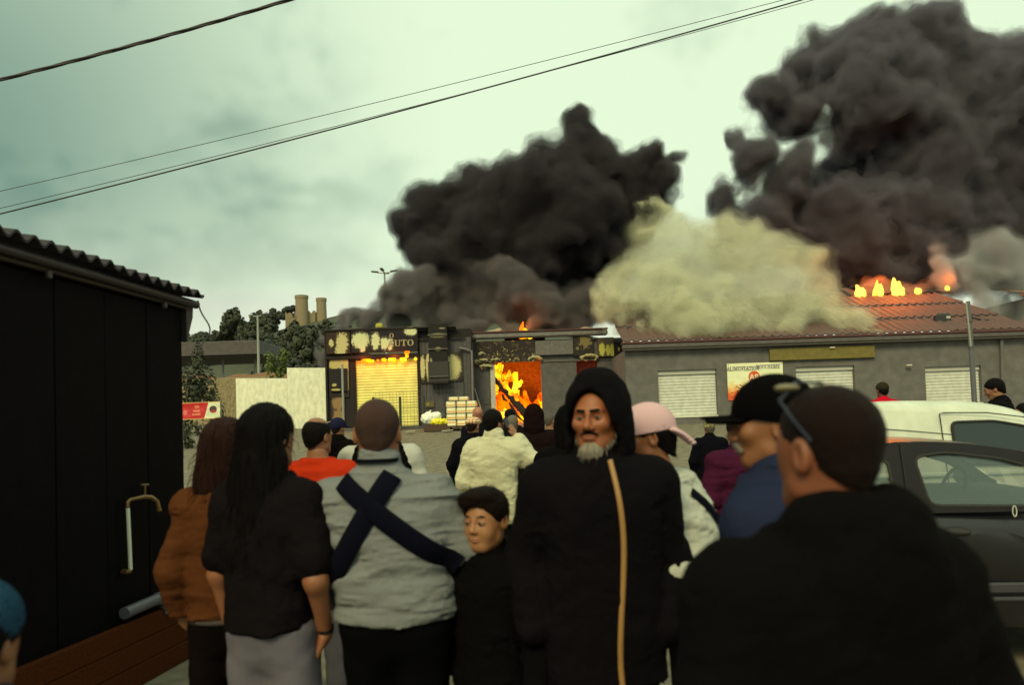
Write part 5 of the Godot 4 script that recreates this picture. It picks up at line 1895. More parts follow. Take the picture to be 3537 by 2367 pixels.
# outline with round corners of radius r
func rounded(keys: Array, r: float) -> PackedVector2Array:
	var o := PackedVector2Array()
	var n := keys.size()
	for i in n:
		var p: Vector2 = keys[i]
		var a: Vector2 = (keys[(i - 1 + n) % n] - p)
		var b: Vector2 = (keys[(i + 1) % n] - p)
		var ra := minf(r, a.length() * 0.45)
		var rb := minf(r, b.length() * 0.45)
		var s := p + a.normalized() * ra
		var e := p + b.normalized() * rb
		for k in 4:
			var u := k / 3.0
			o.append(s.lerp(p, u).lerp(p.lerp(e, u), u))
	return o


func wheel(parent: Node3D, at: Vector3, r: float) -> void:
	var w := part(parent, "wheel", tube([Vector3(0, 0, -0.09), Vector3(0, 0, -0.07), Vector3(0, 0, 0.07), Vector3(0, 0, 0.09)], [r * 0.9, r, r, r * 0.9], 24), mat("tyre_rubber", Color(0.02, 0.02, 0.02), 0.9), at)
	part(w, "rim", tube([Vector3(0, 0, 0.085), Vector3(0, 0, 0.097)], [r * 0.66, r * 0.6], 24), mat("rim_grey", Color(0.2, 0.2, 0.21), 0.4, "", 1.0, 0.0, 0.6))


func lean_at(belt: float, k: float, z: float) -> Transform3D:
	return Transform3D(Basis(Vector3(1, 0, 0), Vector3(0, 1, k), Vector3(0, 0, 1)), Vector3(0, 0, z - k * belt))


func glass_mat(called: String, c: Color, alpha: float) -> StandardMaterial3D:
	if mats.has(called):
		return mats[called]
	var m := StandardMaterial3D.new()
	m.resource_name = called
	m.transparency = BaseMaterial3D.TRANSPARENCY_ALPHA
	var s := lin(c)
	m.albedo_color = Color(s.r, s.g, s.b, alpha)
	m.roughness = 0.03
	mats[called] = m
	return m


func build_vehicles() -> void:
	build_dark_car()
	build_white_van()


func build_dark_car() -> void:
	var body := mat("car_paint", Color(0.0085, 0.008, 0.0115), 0.34, "blotch", 1.0)
	body.clearcoat_enabled = true
	body.clearcoat = 0.3
	body.clearcoat_roughness = 0.1
	var rubber := mat("car_rubber", Color(0.01, 0.01, 0.011), 0.7)
	var t := thing("dark_car", "dark grey three-door hatchback parked at the right edge", "car", Vector3(2.80, ground_at(-5.5), -5.6), -0.1)
	t.scale = Vector3.ONE * 1.005
	var belt := 1.06
	# lower body, with arches over the wheels
	var keys := [Vector2(-1.20, 0.32), Vector2(-1.25, 0.62), Vector2(-1.19, 0.95), Vector2(-0.98, belt), Vector2(-0.45, belt + 0.01), Vector2(0.4, belt - 0.02), Vector2(1.05, belt - 0.05), Vector2(1.6, 0.90), Vector2(1.86, 0.70), Vector2(1.88, 0.34)]
	var o := PackedVector2Array()
	for k in keys:
		o.append(k)
	for w in [1.22, -0.74]:
		for i in 9:
			var a := PI * i / 8.0
			o.append(Vector2(w + 0.34 * cos(a), 0.27 + 0.34 * sin(a)))
	part(t, "body", pillow(o, 0.80, 0.12), body)
	for x in [1.22, -0.74]:
		for s in [-1, 1]:
			wheel(t, Vector3(x, 0.29, s * 0.70), 0.29)
	# greenhouse: pillars and rails left standing between the windows
	var lean := -0.26
	var shell := smooth_outline([Vector2(-0.95, belt - 0.03), Vector2(-0.84, 1.33), Vector2(-0.68, 1.432), Vector2(-0.32, 1.478), Vector2(0.05, 1.482), Vector2(0.45, 1.435), Vector2(0.8, 1.335), Vector2(1.22, belt - 0.03)], 6, false)
	shell.append(Vector2(1.22, belt - 0.03))
	var quarter := rounded([Vector2(-0.72, 1.13), Vector2(-0.66, 1.35), Vector2(-0.25, 1.376), Vector2(-0.24, 1.10), Vector2(-0.5, 1.105)], 0.05)
	var door := rounded([Vector2(-0.03, 1.075), Vector2(-0.085, 1.39), Vector2(0.12, 1.415), Vector2(0.45, 1.365), Vector2(0.78, 1.255), Vector2(0.98, 1.115), Vector2(1.0, 1.05)], 0.06)
	var cuts := [-2.0, -0.46, 0.45, 2.0]
	for s in [-1, 1]:
		var list := []
		for c in 3:
			var band := PackedVector2Array([Vector2(cuts[c], 0.5), Vector2(cuts[c], 2.0), Vector2(cuts[c + 1], 2.0), Vector2(cuts[c + 1], 0.5)])
			for piece in Geometry2D.intersect_polygons(shell, band):
				for x in Geometry2D.clip_polygons(piece, quarter):
					for y in Geometry2D.clip_polygons(x, door):
						if Geometry2D.triangulate_polygon(y).size():
							list.append([slab(y, 0.03), lean_at(belt, lean * s, 0.765 * s + 0.015)])
		part(t, "pillars", joined(list), body)
		for w in [[quarter, "rear_window"], [door, "door_window"]]:
			var pane := part(t, w[1], slab(w[0], 0.004), glass_mat("car_glass", Color(0.10, 0.16, 0.15), 0.22))
			pane.transform = lean_at(belt, lean * s, 0.757 * s)
			var seal := []
			for p in w[0]:
				seal.append(Vector3(p.x, p.y, 0))
			seal.append(seal[0])
			part(pane, "seal", tube(seal, 0.011, 5), rubber, Vector3(0, 0, 0.018 * s))
	# roof skin and the two end windows
	var rows := []
	for i in shell.size():
		var p := shell[i]
		if p.y < 1.30:
			continue
		var row := []
		for k in 11:
			var u := k / 10.0 * 2.0 - 1.0
			row.append(Vector3(p.x, p.y + 0.022 * (1.0 - u * u) + 0.003, u * (0.765 + lean * (p.y - belt) + 0.004)))
		rows.append(row)
	part(t, "roof", grid(rows), body)
	for e in [[Vector2(0.87, 1.30), Vector2(1.24, belt - 0.02), "windscreen"], [Vector2(-0.85, 1.30), Vector2(-0.965, belt - 0.02), "hatch_window"]]:
		var zt: float = 0.765 + lean * (e[0].y - belt)
		part(t, e[2], grid([[Vector3(e[0].x, e[0].y, -zt), Vector3(e[0].x, e[0].y, zt)], [Vector3(e[1].x, e[1].y, -0.77), Vector3(e[1].x, e[1].y, 0.77)]]), glass_mat("car_glass", Color(0.10, 0.16, 0.15), 0.22))
	# door seam, handle, lock, side moulding, mirrors
	var seam := []
	for p in [Vector2(-0.16, 1.475), Vector2(-0.165, 1.2), Vector2(-0.15, 1.0), Vector2(-0.12, 0.6), Vector2(-0.05, 0.34), Vector2(0.2, 0.27)]:
		seam.append(Vector3(p.x, p.y, 0.787 + minf(0.0, lean * (p.y - belt)) + (0.004 if p.y > belt else 0.016)))
	var d := part(t, "door", tube(seam, 0.004, 4), rubber)
	part(d, "handle", sculpt([["e", Vector3(0.10, 0.91, 0.80), Vector3(0.10, 0.034, 0.025), 0.01], ["c", Vector3(0.02, 0.91, 0.81), Vector3(0.17, 0.905, 0.82), 0.016, 0.016, 0.02]], 0.01), rubber)
	part(d, "lock", tube([Vector3(0.12, 0.835, 0.795), Vector3(0.12, 0.835, 0.808)], 0.016, 12), mat("chrome", Color(0.7, 0.7, 0.66), 0.2, "", 1.0, 0.0, 1.0))
	part(t, "side_moulding", block(Vector3(1.5, 0.07, 0.03), 0.012), mat("moulding_grey", Color(0.035, 0.034, 0.042), 0.35), Vector3(0.72, 0.55, 0.805))
	part(t, "side_moulding", block(Vector3(1.5, 0.03, 0.03), 0.01), mat("moulding_grey", Color(0.035, 0.034, 0.042), 0.35), Vector3(0.72, 0.48, 0.805))
	for s in [-1, 1]:
		part(t, "mirror", sculpt([["e", Vector3(0.96, 1.13, 0.87 * s), Vector3(0.07, 0.075, 0.11), 0.02]], 0.014), rubber)
	# cabin: dark sheet at the belt standing for the dim interior, seats with headrests, steering wheel, and the small charm on the door glass
	part(t, "cabin_dark_sheet", block(Vector3(1.9, 0.03, 1.36)), mat("cabin_dark", Color(0.012, 0.012, 0.014), 0.9), Vector3(0.1, belt + 0.015, 0))
	for x in [-0.3, -0.72]:
		for z in [-0.36, 0.36]:
			if x < -0.5 and z > 0:
				continue
			var seat := part(t, "seat", sculpt([["c", Vector3(x, 1.0, z), Vector3(x - 0.06, 1.20, z), 0.12, 0.10, 0.04], ["e", Vector3(x - 0.02, 1.10, z), Vector3(0.08, 0.2, 0.22), 0.06]], 0.03), mat("seat_cloth", Color(0.03, 0.033, 0.036), 0.95))
			part(seat, "headrest", sculpt([["e", Vector3(x - 0.08, 1.335, z), Vector3(0.05, 0.07, 0.12), 0.02], ["c", Vector3(x - 0.07, 1.2, z), Vector3(x - 0.08, 1.3, z), 0.02, 0.02, 0.02]], 0.02), mat("seat_cloth", Color(0.03, 0.033, 0.036), 0.95))
	var ring := []
	for i in 21:
		var a := TAU * i / 20.0
		ring.append(Vector3(0.62 + 0.07 * sin(a), 1.07 + 0.17 * sin(a), -0.34 + 0.18 * cos(a)))
	part(t, "steering_wheel", tube(ring, 0.014, 6), rubber)
	var charm := []
	for i in 13:
		var a := TAU * i / 12.0
		charm.append(Vector3(0.46 + 0.012 * sin(a), 1.035 + 0.035 * cos(a), 0.81))
	part(t, "hanging_charm", tube(charm, 0.003, 5), mat("charm_white", Color(0.6, 0.6, 0.55), 0.4))


func build_white_van() -> void:
	var white := mat("van_white", Color(0.66, 0.70, 0.58), 0.35, "blotch", 0.5)
	var rubber := mat("car_rubber", Color(0.01, 0.01, 0.011), 0.7)
	var t := thing("white_van", "small white panel van parked behind the dark car", "van", Vector3(4.66, ground_at(-7.7), -7.75))
	t.scale = Vector3.ONE * 1.115
	var o := PackedVector2Array()
	for k in smooth_outline([Vector2(-1.92, 0.34), Vector2(-1.95, 0.9), Vector2(-1.86, 1.45), Vector2(-1.7, 1.555), Vector2(-1.1, 1.595), Vector2(-0.5, 1.585), Vector2(-0.08, 1.545), Vector2(0.24, 1.44), Vector2(0.62, 1.20), Vector2(0.95, 0.985), Vector2(1.5, 0.86), Vector2(1.85, 0.66), Vector2(1.88, 0.34)], 5, false):
		o.append(k)
	o.append(Vector2(1.88, 0.34))
	for w in [1.25, -1.2]:
		for i in 9:
			var a := PI * i / 8.0
			o.append(Vector2(w + 0.36 * cos(a), 0.28 + 0.36 * sin(a)))
	part(t, "body", pillow(o, 0.80, 0.16, 0.16, 0.9), white)
	for x in [1.25, -1.2]:
		for s in [-1, 1]:
			wheel(t, Vector3(x, 0.3, s * 0.70), 0.3)
	# side windows and their frames, both sides; van walls lean in above the belt
	var k := -0.128
	for s in [-1, 1]:
		var win := rounded([Vector2(-0.50, 1.05), Vector2(-0.51, 1.40), Vector2(-0.15, 1.40), Vector2(0.12, 1.345), Vector2(0.38, 1.20), Vector2(0.62, 1.02)], 0.05)
		var pane := part(t, "door_window", slab(win, 0.006), mat("van_glass", Color(0.018, 0.03, 0.032), 0.06))
		pane.transform = lean_at(0.9, k * s, 0.808 * s)
		var seal := []
		for p in win:
			seal.append(Vector3(p.x, p.y, 0))
		seal.append(seal[0])
		part(pane, "seal", tube(seal, 0.012, 5), rubber, Vector3(0, 0, 0.002 * s))
		part(pane, "quarter_bar", tube([Vector3(0.16, 1.32, 0.006 * s), Vector3(0.17, 1.05, 0.006 * s)], 0.014, 5), rubber)
		# door seams and the crease of the side panel
		var seam := []
		for p in [Vector2(-0.585, 0.36), Vector2(-0.585, 0.8), Vector2(-0.59, 1.2), Vector2(-0.595, 1.475), Vector2(-0.56, 1.482), Vector2(-0.2, 1.47), Vector2(0.1, 1.425), Vector2(0.4, 1.27), Vector2(0.75, 1.04)]:
			seam.append(Vector3(p.x, p.y, s * (0.8 * (1.0 - 0.16 * maxf(0.0, p.y - 0.9)) + 0.003)))
		var door := part(t, "door", tube(seam, 0.005, 4), rubber)
		part(door, "handle", sculpt([["e", Vector3(-0.32, 0.90, s * 0.815), Vector3(0.12, 0.042, 0.03), 0.01]], 0.012), rubber)
		var crease := []
		for p in [Vector2(-1.5, 1.405), Vector2(-0.9, 1.345), Vector2(-0.52, 1.30)]:
			crease.append(Vector3(p.x, p.y, s * (0.8 * (1.0 - 0.16 * (p.y - 0.9)) + 0.002)))
		part(t, "panel_crease", tube(crease, 0.004, 4), mat("crease_grey", Color(0.2, 0.22, 0.2), 0.6))
		part(t, "waist_rail", block(Vector3(2.2, 0.035, 0.02), 0.008), mat("van_rail", Color(0.5, 0.55, 0.47), 0.5), Vector3(-0.8, 0.97, s * 0.802))
		part(t, "mirror", sculpt([["e", Vector3(0.74, 1.06, 0.93 * s), Vector3(0.06, 0.1, 0.1), 0.02], ["c", Vector3(0.74, 1.0, 0.8 * s), Vector3(0.74, 1.03, 0.9 * s), 0.02, 0.02, 0.02]], 0.016), rubber)
	part(t, "windscreen", grid([[Vector3(0.22, 1.452, -0.6), Vector3(0.22, 1.452, 0.6)], [Vector3(0.95, 1.0, -0.68), Vector3(0.95, 1.0, 0.68)]]), mat("van_glass", Color(0.018, 0.03, 0.032), 0.06), Vector3(0.012, 0.016, 0))
	for z in [-0.55, 0.55]:
		part(t, "headlight", sculpt([["e", Vector3(1.80, 0.68, z), Vector3(0.08, 0.09, 0.15), 0.01]], 0.02), mat("headlight", Color(0.5, 0.5, 0.5), 0.1))


# ---------------------------------------------------------------- people
# Built 1.75 m tall, front towards -z, then scaled to height: one body under its clothes, hair and headgear.

func torso(w: float, d: float, belly: float, t: float, lean: Vector2, low := 0.80, high := 1.52) -> Array:
	var o := []
	for r in [[0.80, 0.165, 0.122], [0.90, 0.172, 0.128], [1.02, 0.166, 0.122], [1.12, 0.163, 0.118], [1.24, 0.174, 0.12], [1.335, 0.178, 0.116], [1.395, 0.160, 0.10], [1.437, 0.122, 0.083], [1.475, 0.080, 0.068], [1.52, 0.064, 0.062]]:
		var u := pow(maxf(0.0, (r[0] - 0.9) / 0.6), 1.4)
		var b := belly * exp(-pow((r[0] - 1.04) / 0.16, 2.0))
		var shoulder := 1.0 if r[0] > 1.44 else 0.0
		o.append([r[0], r[1] * lerpf(w, 1.0, shoulder) + t + b * 0.6, r[2] * lerpf(d, 1.0, shoulder) + t + b * 0.7, lean.x * u, lean.y * u - b * 0.25])
	if low < 0.8:
		o.push_front([low, o[0][1] * 1.02, o[0][2] * 1.04, o[0][3], o[0][4]])
	while o[-1][0] > high + 0.001:
		o.pop_back()
	return o


func head_shapes(face: bool, young := false) -> Array:
	var s := [
		["e", Vector3(0, 0.150, 0.012), Vector3(0.076, 0.087, 0.096), 0.02],
		["e", Vector3(0, 0.092, -0.022), Vector3(0.061, 0.088, 0.070), 0.04],
		["e", Vector3(0, 0.028, -0.058), Vector3(0.030, 0.024, 0.026), 0.03],
		["c", Vector3(-0.046, 0.052, -0.012), Vector3(-0.020, 0.024, -0.055), 0.02, 0.016, 0.03],
		["c", Vector3(0.046, 0.052, -0.012), Vector3(0.020, 0.024, -0.055), 0.02, 0.016, 0.03],
		["c", Vector3(0, -0.07, 0.022), Vector3(0, 0.09, 0.018), 0.056, 0.052, 0.03],
	]
	for x in [-1, 1]:
		s.append(["e", Vector3(0.076 * x, 0.113, 0.016), Vector3(0.012, 0.033, 0.020), 0.008])
		s.append(["-e", Vector3(0.087 * x, 0.115, 0.012), Vector3(0.008, 0.020, 0.011), 0.006])
	if face and young:
		s.append(["c", Vector3(0, 0.127, -0.086), Vector3(0, 0.094, -0.103), 0.008, 0.0112, 0.014])
		for x in [-1, 1]:
			s.append(["e", Vector3(0.034 * x, 0.078, -0.056), Vector3(0.024, 0.026, 0.024), 0.03])
			s.append(["e", Vector3(0.0105 * x, 0.0885, -0.094), Vector3(0.009, 0.0075, 0.010), 0.008])
			s.append(["-e", Vector3(0.031 * x, 0.122, -0.099), Vector3(0.020, 0.013, 0.016), 0.014])
			s.append(["e", Vector3(0.031 * x, 0.121, -0.077), Vector3(0.0155, 0.0115, 0.0135), 0.004])
			s.append(["-e", Vector3(0.0055 * x, 0.0825, -0.099), Vector3(0.0035, 0.003, 0.005), 0.002])
		s.append(["e", Vector3(0, 0.0615, -0.086), Vector3(0.019, 0.0055, 0.010), 0.01])
		s.append(["e", Vector3(0, 0.0525, -0.085), Vector3(0.016, 0.0065, 0.010), 0.01])
		s.append(["-e", Vector3(0, 0.0575, -0.096), Vector3(0.02, 0.0014, 0.008), 0.003])
	elif face:
		s.append(["c", Vector3(-0.034, 0.142, -0.078), Vector3(0.034, 0.142, -0.078), 0.013, 0.013, 0.02])
		s.append(["c", Vector3(0, 0.128, -0.088), Vector3(0, 0.092, -0.110), 0.0095, 0.0135, 0.014])
		for x in [-1, 1]:
			s.append(["e", Vector3(0.042 * x, 0.100, -0.066), Vector3(0.020, 0.017, 0.018), 0.03])
			s.append(["e", Vector3(0.0125 * x, 0.0855, -0.099), Vector3(0.010, 0.009, 0.012), 0.008])
			s.append(["-e", Vector3(0.031 * x, 0.122, -0.098), Vector3(0.021, 0.0135, 0.0185), 0.014])
			s.append(["e", Vector3(0.031 * x, 0.121, -0.076), Vector3(0.0155, 0.0115, 0.0135), 0.004])
			s.append(["-e", Vector3(0.006 * x, 0.0795, -0.103), Vector3(0.0035, 0.003, 0.005), 0.002])
		s.append(["e", Vector3(0, 0.0605, -0.090), Vector3(0.024, 0.0065, 0.010), 0.01])
		s.append(["e", Vector3(0, 0.0495, -0.089), Vector3(0.021, 0.0075, 0.010), 0.01])
		s.append(["-e", Vector3(0, 0.0555, -0.100), Vector3(0.024, 0.0016, 0.008), 0.003])
	return s


const HAIRLINE := [Vector3(0, -0.785, -0.62), -0.0895]


func hair_shapes(style: String) -> Array:
	match style:
		"capped":
			return [["e", Vector3(0, 0.138, 0.018), Vector3(0.086, 0.080, 0.104), 0.02], ["c", Vector3(0, 0.08, 0.055), Vector3(0, 0.03, 0.055), 0.058, 0.05, 0.03], ["&p", HAIRLINE[0], HAIRLINE[1] + 0.012, 0.01], ["-e", Vector3(0.075, 0.10, 0.0), Vector3(0.03, 0.03, 0.024), 0.006], ["-e", Vector3(-0.075, 0.10, 0.0), Vector3(0.03, 0.03, 0.024), 0.006]]
		"buzz":
			return [["e", Vector3(0, 0.150, 0.013), Vector3(0.0795, 0.0905, 0.0995), 0.02], ["c", Vector3(0, 0.08, 0.045), Vector3(0, 0.05, 0.048), 0.05, 0.038, 0.03], ["&p", HAIRLINE[0], HAIRLINE[1], 0.006]]
		"short":
			return [["e", Vector3(0, 0.154, 0.014), Vector3(0.087, 0.098, 0.106), 0.02], ["c", Vector3(0, 0.09, 0.05), Vector3(0, 0.045, 0.05), 0.056, 0.046, 0.03], ["&p", HAIRLINE[0], HAIRLINE[1] + 0.006, 0.01]]
		"balding":
			return [["e", Vector3(0, 0.145, 0.014), Vector3(0.0825, 0.090, 0.101), 0.02], ["c", Vector3(0, 0.09, 0.05), Vector3(0, 0.04, 0.05), 0.054, 0.042, 0.03], ["&p", HAIRLINE[0], HAIRLINE[1], 0.008], ["-e", Vector3(0, 0.24, -0.01), Vector3(0.066, 0.055, 0.085), 0.02]]
		"crown":
			return [["e", Vector3(0, 0.128, 0.016), Vector3(0.0815, 0.080, 0.0985), 0.02], ["c", Vector3(0, 0.09, 0.05), Vector3(0, 0.035, 0.05), 0.053, 0.043, 0.03], ["&p", HAIRLINE[0], HAIRLINE[1] + 0.004, 0.008], ["-e", Vector3(0, 0.245, -0.02), Vector3(0.085, 0.075, 0.115), 0.02]]
		"boy":
			return [["e", Vector3(0, 0.160, 0.008), Vector3(0.086, 0.092, 0.106), 0.02], ["e", Vector3(0.01, 0.222, -0.045), Vector3(0.066, 0.03, 0.062), 0.03], ["e", Vector3(0.03, 0.200, -0.080), Vector3(0.045, 0.02, 0.024), 0.02], ["c", Vector3(0, 0.10, 0.055), Vector3(0, 0.05, 0.055), 0.056, 0.044, 0.03], ["-e", Vector3(-0.01, 0.105, -0.115), Vector3(0.082, 0.082, 0.105), 0.012], ["&p", Vector3(0, -0.9, -0.44), -0.083, 0.01]]
		"bob":
			return [["e", Vector3(0, 0.150, 0.018), Vector3(0.098, 0.102, 0.115), 0.03], ["e", Vector3(0, 0.05, 0.05), Vector3(0.112, 0.115, 0.082), 0.05], ["e", Vector3(-0.055, -0.035, 0.055), Vector3(0.07, 0.075, 0.065), 0.04], ["e", Vector3(0.055, -0.03, 0.055), Vector3(0.07, 0.075, 0.065), 0.04], ["-e", Vector3(0, 0.08, -0.12), Vector3(0.07, 0.12, 0.1), 0.02]]
		"long":
			return [["e", Vector3(0, 0.150, 0.016), Vector3(0.086, 0.097, 0.106), 0.03], ["e", Vector3(0, 0.04, 0.06), Vector3(0.092, 0.14, 0.07), 0.05], ["e", Vector3(-0.01, -0.14, 0.10), Vector3(0.108, 0.17, 0.05), 0.06], ["e", Vector3(-0.02, -0.30, 0.112), Vector3(0.095, 0.16, 0.04), 0.05], ["c", Vector3(0.06, 0.03, 0.03), Vector3(0.098, -0.2, 0.06), 0.04, 0.026, 0.04], ["c", Vector3(-0.06, 0.03, 0.03), Vector3(-0.095, -0.22, 0.07), 0.04, 0.026, 0.04], ["-e", Vector3(0, 0.08, -0.125), Vector3(0.068, 0.12, 0.1), 0.02]]
	return []


# a hand with palm, four fingers and thumb; along = direction of the fingers, side = towards the thumb
func hand_shapes(wrist: Vector3, along: Vector3, side: Vector3, curl: float) -> Array:
	along = along.normalized()
	side = (side - along * side.dot(along)).normalized()
	var palm := along.cross(side)
	var s := [["c", wrist, wrist + along * 0.03, 0.027, 0.026, 0.02]]
	for f in 4:
		var u := 0.024 - f * 0.0165
		var root := wrist + along * 0.085 + side * u
		s.append(["c", wrist + along * 0.02 + side * u * 0.7, root, 0.0125, 0.0115, 0.012])
		var p := root
		var dir := along + side * (0.10 - f * 0.06)
		for k in 3:
			dir = (dir + palm * curl * (0.5 + 0.3 * k)).normalized()
			var q: Vector3 = p + dir * [0.042, 0.026, 0.02][k] * [0.93, 1.0, 0.96, 0.78][f]
			s.append(["c", p, q, 0.0092 - k * 0.0006, 0.0086 - k * 0.0006, 0.003])
			p = q
	var a := wrist + along * 0.025 + side * 0.026
	var b := a + (along * 0.7 + side * 0.7 + palm * 0.3).normalized() * 0.042
	s.append(["c", a, b, 0.0135, 0.011, 0.01])
	s.append(["c", b, b + (along + side * 0.15 + palm * curl * 0.8).normalized() * 0.032, 0.0105, 0.0085, 0.003])
	return s


func skin_mat(called: String, c: Color) -> StandardMaterial3D:
	var m := mat(called, c, 0.55, "grain", 9.0)
	m.subsurf_scatter_enabled = true
	m.subsurf_scatter_strength = 0.12
	return m


func hair_mat(called: String, c: Color) -> StandardMaterial3D:
	return mat(called, c, 0.6, "grain", 12.0, 0.2, 0.0, 0.18)


# strands that stand a little off the hair's surface, so that its edge is not clean
func wisps(shapes: Array, count: int, length: float, down: Vector3, sd: int) -> ArrayMesh:
	sculpt_load(shapes)
	s_fold_amount = 0.0
	var all := PackedInt32Array(range(s_kind.size()))
	var g := RandomNumberGenerator.new()
	g.seed = sd
	var list := []
	var tries := 0
	while list.size() < count and tries < count * 12:
		tries += 1
		var dir := Vector3(g.randfn(), g.randfn() * 0.9, g.randfn()).normalized()
		var p := Vector3(0, g.randf_range(-0.3 if length > 0.05 else 0.05, 0.2), 0.02) + dir * 0.4
		for k in 30:
			var d := field(p, all)
			if d < 0.002:
				break
			p -= dir * d * 0.8
		if field(p, all) > 0.006:
			continue
		var q := p + (down * 0.8 + dir * 0.35).normalized() * length * g.randf_range(0.5, 1.2)
		list.append([tube([p - dir * 0.004, p.lerp(q, 0.5) + dir * length * 0.12, q], [0.0016, 0.0013, 0.0004], 3, false)])
	return joined(list)


var last_top := []


func person(s: Dictionary) -> Node3D:
	var cell: float = s.get("cell", 0.02)
	var k: float = s.h / 1.725
	var t := thing("person", s.label, "person", Vector3(s.x, ground_at(-s.d) if not s.has("foot") else s.foot, -s.d), deg_to_rad(s.get("yaw", 0.0)), s.get("group", "bystanders watching the fire"))
	t.scale = Vector3.ONE * k
	var w: float = s.get("w", 1.0)
	var belly: float = s.get("belly", 0.0)
	var lean: Vector2 = s.get("lean", Vector2.ZERO)
	var sd: int = s.get("seed", int(absf(s.x) * 100.0) + int(s.d * 31.0))
	var top: Dictionary = s.top
	var th: float = top.get("t", 0.02)
	# joints
	var up := Vector3(lean.x, 0, lean.y)
	var sh := [Vector3(-0.158 * w - 0.012, 1.368, 0) + up * 0.78, Vector3(0.158 * w + 0.012, 1.368, 0) + up * 0.78]
	var el: Array = s.get("elbows", [Vector3(-0.245 * w - 0.015, 1.115, 0.03) + up * 0.4, Vector3(0.245 * w + 0.015, 1.115, 0.03) + up * 0.4])
	var wr: Array = s.get("wrists", [Vector3(-0.235 * w, 0.875, -0.05), Vector3(0.235 * w, 0.875, -0.05)])
	var feet := [Vector3(-0.10, 0.085, 0.02), Vector3(0.11, 0.085, 0.0)]
	var knees := [Vector3(-0.098, 0.49, -0.015), Vector3(0.102, 0.49, -0.02)]
	var hips := [Vector3(-0.088 * w, 0.90, 0), Vector3(0.088 * w, 0.90, 0)]
	var head_at := Transform3D(Basis(Vector3.UP, deg_to_rad(s.get("turn", 0.0))) * Basis(Vector3.RIGHT, deg_to_rad(s.get("nod", 0.0))) * Basis(Vector3.BACK, deg_to_rad(s.get("tilt", 0.0))), Vector3(0, 1.494, -0.012) + up * 1.05)
	var hs: float = s.get("head_size", 1.0)
	head_at.basis = head_at.basis.scaled(Vector3.ONE * hs)
	# body: inner figure, then head and hands on finer grids, all one mesh
	var face: bool = s.get("face", false)
	var skin: Color = s.get("skin", Color(0.32, 0.133, 0.062))
	var inner := [["l", torso(w * 0.9, 0.9, belly * 0.6, -0.012, lean).filter(func(r): return r[0] > 0.95), 0.04], ["e", Vector3(0, 0.93, 0), Vector3(0.13 * w, 0.1, 0.1), 0.06]]
	for i in 2:
		inner.append(["c", sh[i], el[i], 0.05, 0.04, 0.05])
		inner.append(["c", el[i], wr[i], 0.04, 0.026, 0.03])
		inner.append(["c", hips[i], knees[i], 0.075, 0.05, 0.05])
		inner.append(["c", knees[i], feet[i], 0.055, 0.04, 0.03])
		inner.append(["c", feet[i] + Vector3(0, -0.03, 0.03), feet[i] + Vector3(0, -0.045, -0.13), 0.038, 0.032, 0.03])
	inner.append(["c", Vector3(0, 1.46, 0) + up * 0.9, head_at.origin + Vector3(0, 0.02, 0.02), 0.058, 0.054, 0.03])
	var head := head_shapes(face, s.get("young", false))
	var pieces := [[sculpt(inner, s.get("skin_cell", 0.03))], [sculpt(head, s.get("head_cell", 0.0045 if face else minf(cell * 0.6, 0.01))), head_at]]
	for i in 2:
		if s.get("hands", [false, false])[i]:
			var along: Vector3 = (wr[i] - el[i]).normalized() if not s.has("hand_dir") else s.hand_dir[i]
			var inward: Vector3 = Vector3(0.5 if i == 0 else -0.5, 0, -1.0) if not s.has("hand_side") else s.hand_side[i]
			pieces.append([sculpt(hand_shapes(wr[i], along, inward, s.get("curl", 0.45) * (1.0 if i == 0 else -1.0)), 0.005 if cell < 0.015 else 0.008)])
	part(t, "body", joined(pieces), skin_mat("skin_%s" % skin.to_html(), skin))
	# trousers and shoes
	var pants: Color = s.get("pants", Color(0.012, 0.011, 0.014))
	var pt := 0.018 + float(s.get("baggy", 0.0))
	var legs := [["e", Vector3(0, 0.955, 0.005), Vector3(0.168 * w + 0.008, 0.19, 0.13 + belly * 0.5), 0.06]]
	for i in 2:
		legs.append(["c", hips[i], knees[i], 0.085 * (0.5 + 0.5 * w) + pt * 0.7, 0.058 + pt, 0.05])
		legs.append(["c", knees[i], feet[i] + Vector3(0, 0.01, 0), 0.058 + pt, 0.05 + pt * 1.1, 0.04])
	legs.append(["&p", Vector3.UP, 1.06, 0.01])
	legs.append(["&p", Vector3.DOWN, -0.055, 0.0])
	part(t, "trousers", sculpt(legs, maxf(cell, 0.016), 0.007, Vector3(6, 9, 6), sd + 2), fabric("trousers_%s" % pants.to_html(), pants))
	for i in 2:
		part(t, "shoe", sculpt([["c", feet[i] + Vector3(0, -0.03, 0.05), feet[i] + Vector3(0.01 * (i * 2 - 1), -0.042, -0.13), 0.046, 0.042, 0.03], ["c", feet[i] + Vector3(0, 0.02, 0.02), feet[i] + Vector3(0, -0.02, 0), 0.05, 0.05, 0.03], ["&p", Vector3.DOWN, 0.0, 0.0]], maxf(cell, 0.018)), mat("shoe_%s" % s.get("shoes", Color(0.02, 0.018, 0.018)).to_html(), s.get("shoes", Color(0.02, 0.018, 0.018)), 0.6))
	# upper garment
	var hem: float = top.get("hem", 0.86)
	var g := [["l", torso(w, 1.0, belly, th, lean, minf(0.8, hem - 0.02), top.get("neck", 1.475)), 0.05]]
	var sleeve: float = top.get("sleeve", 2.0)
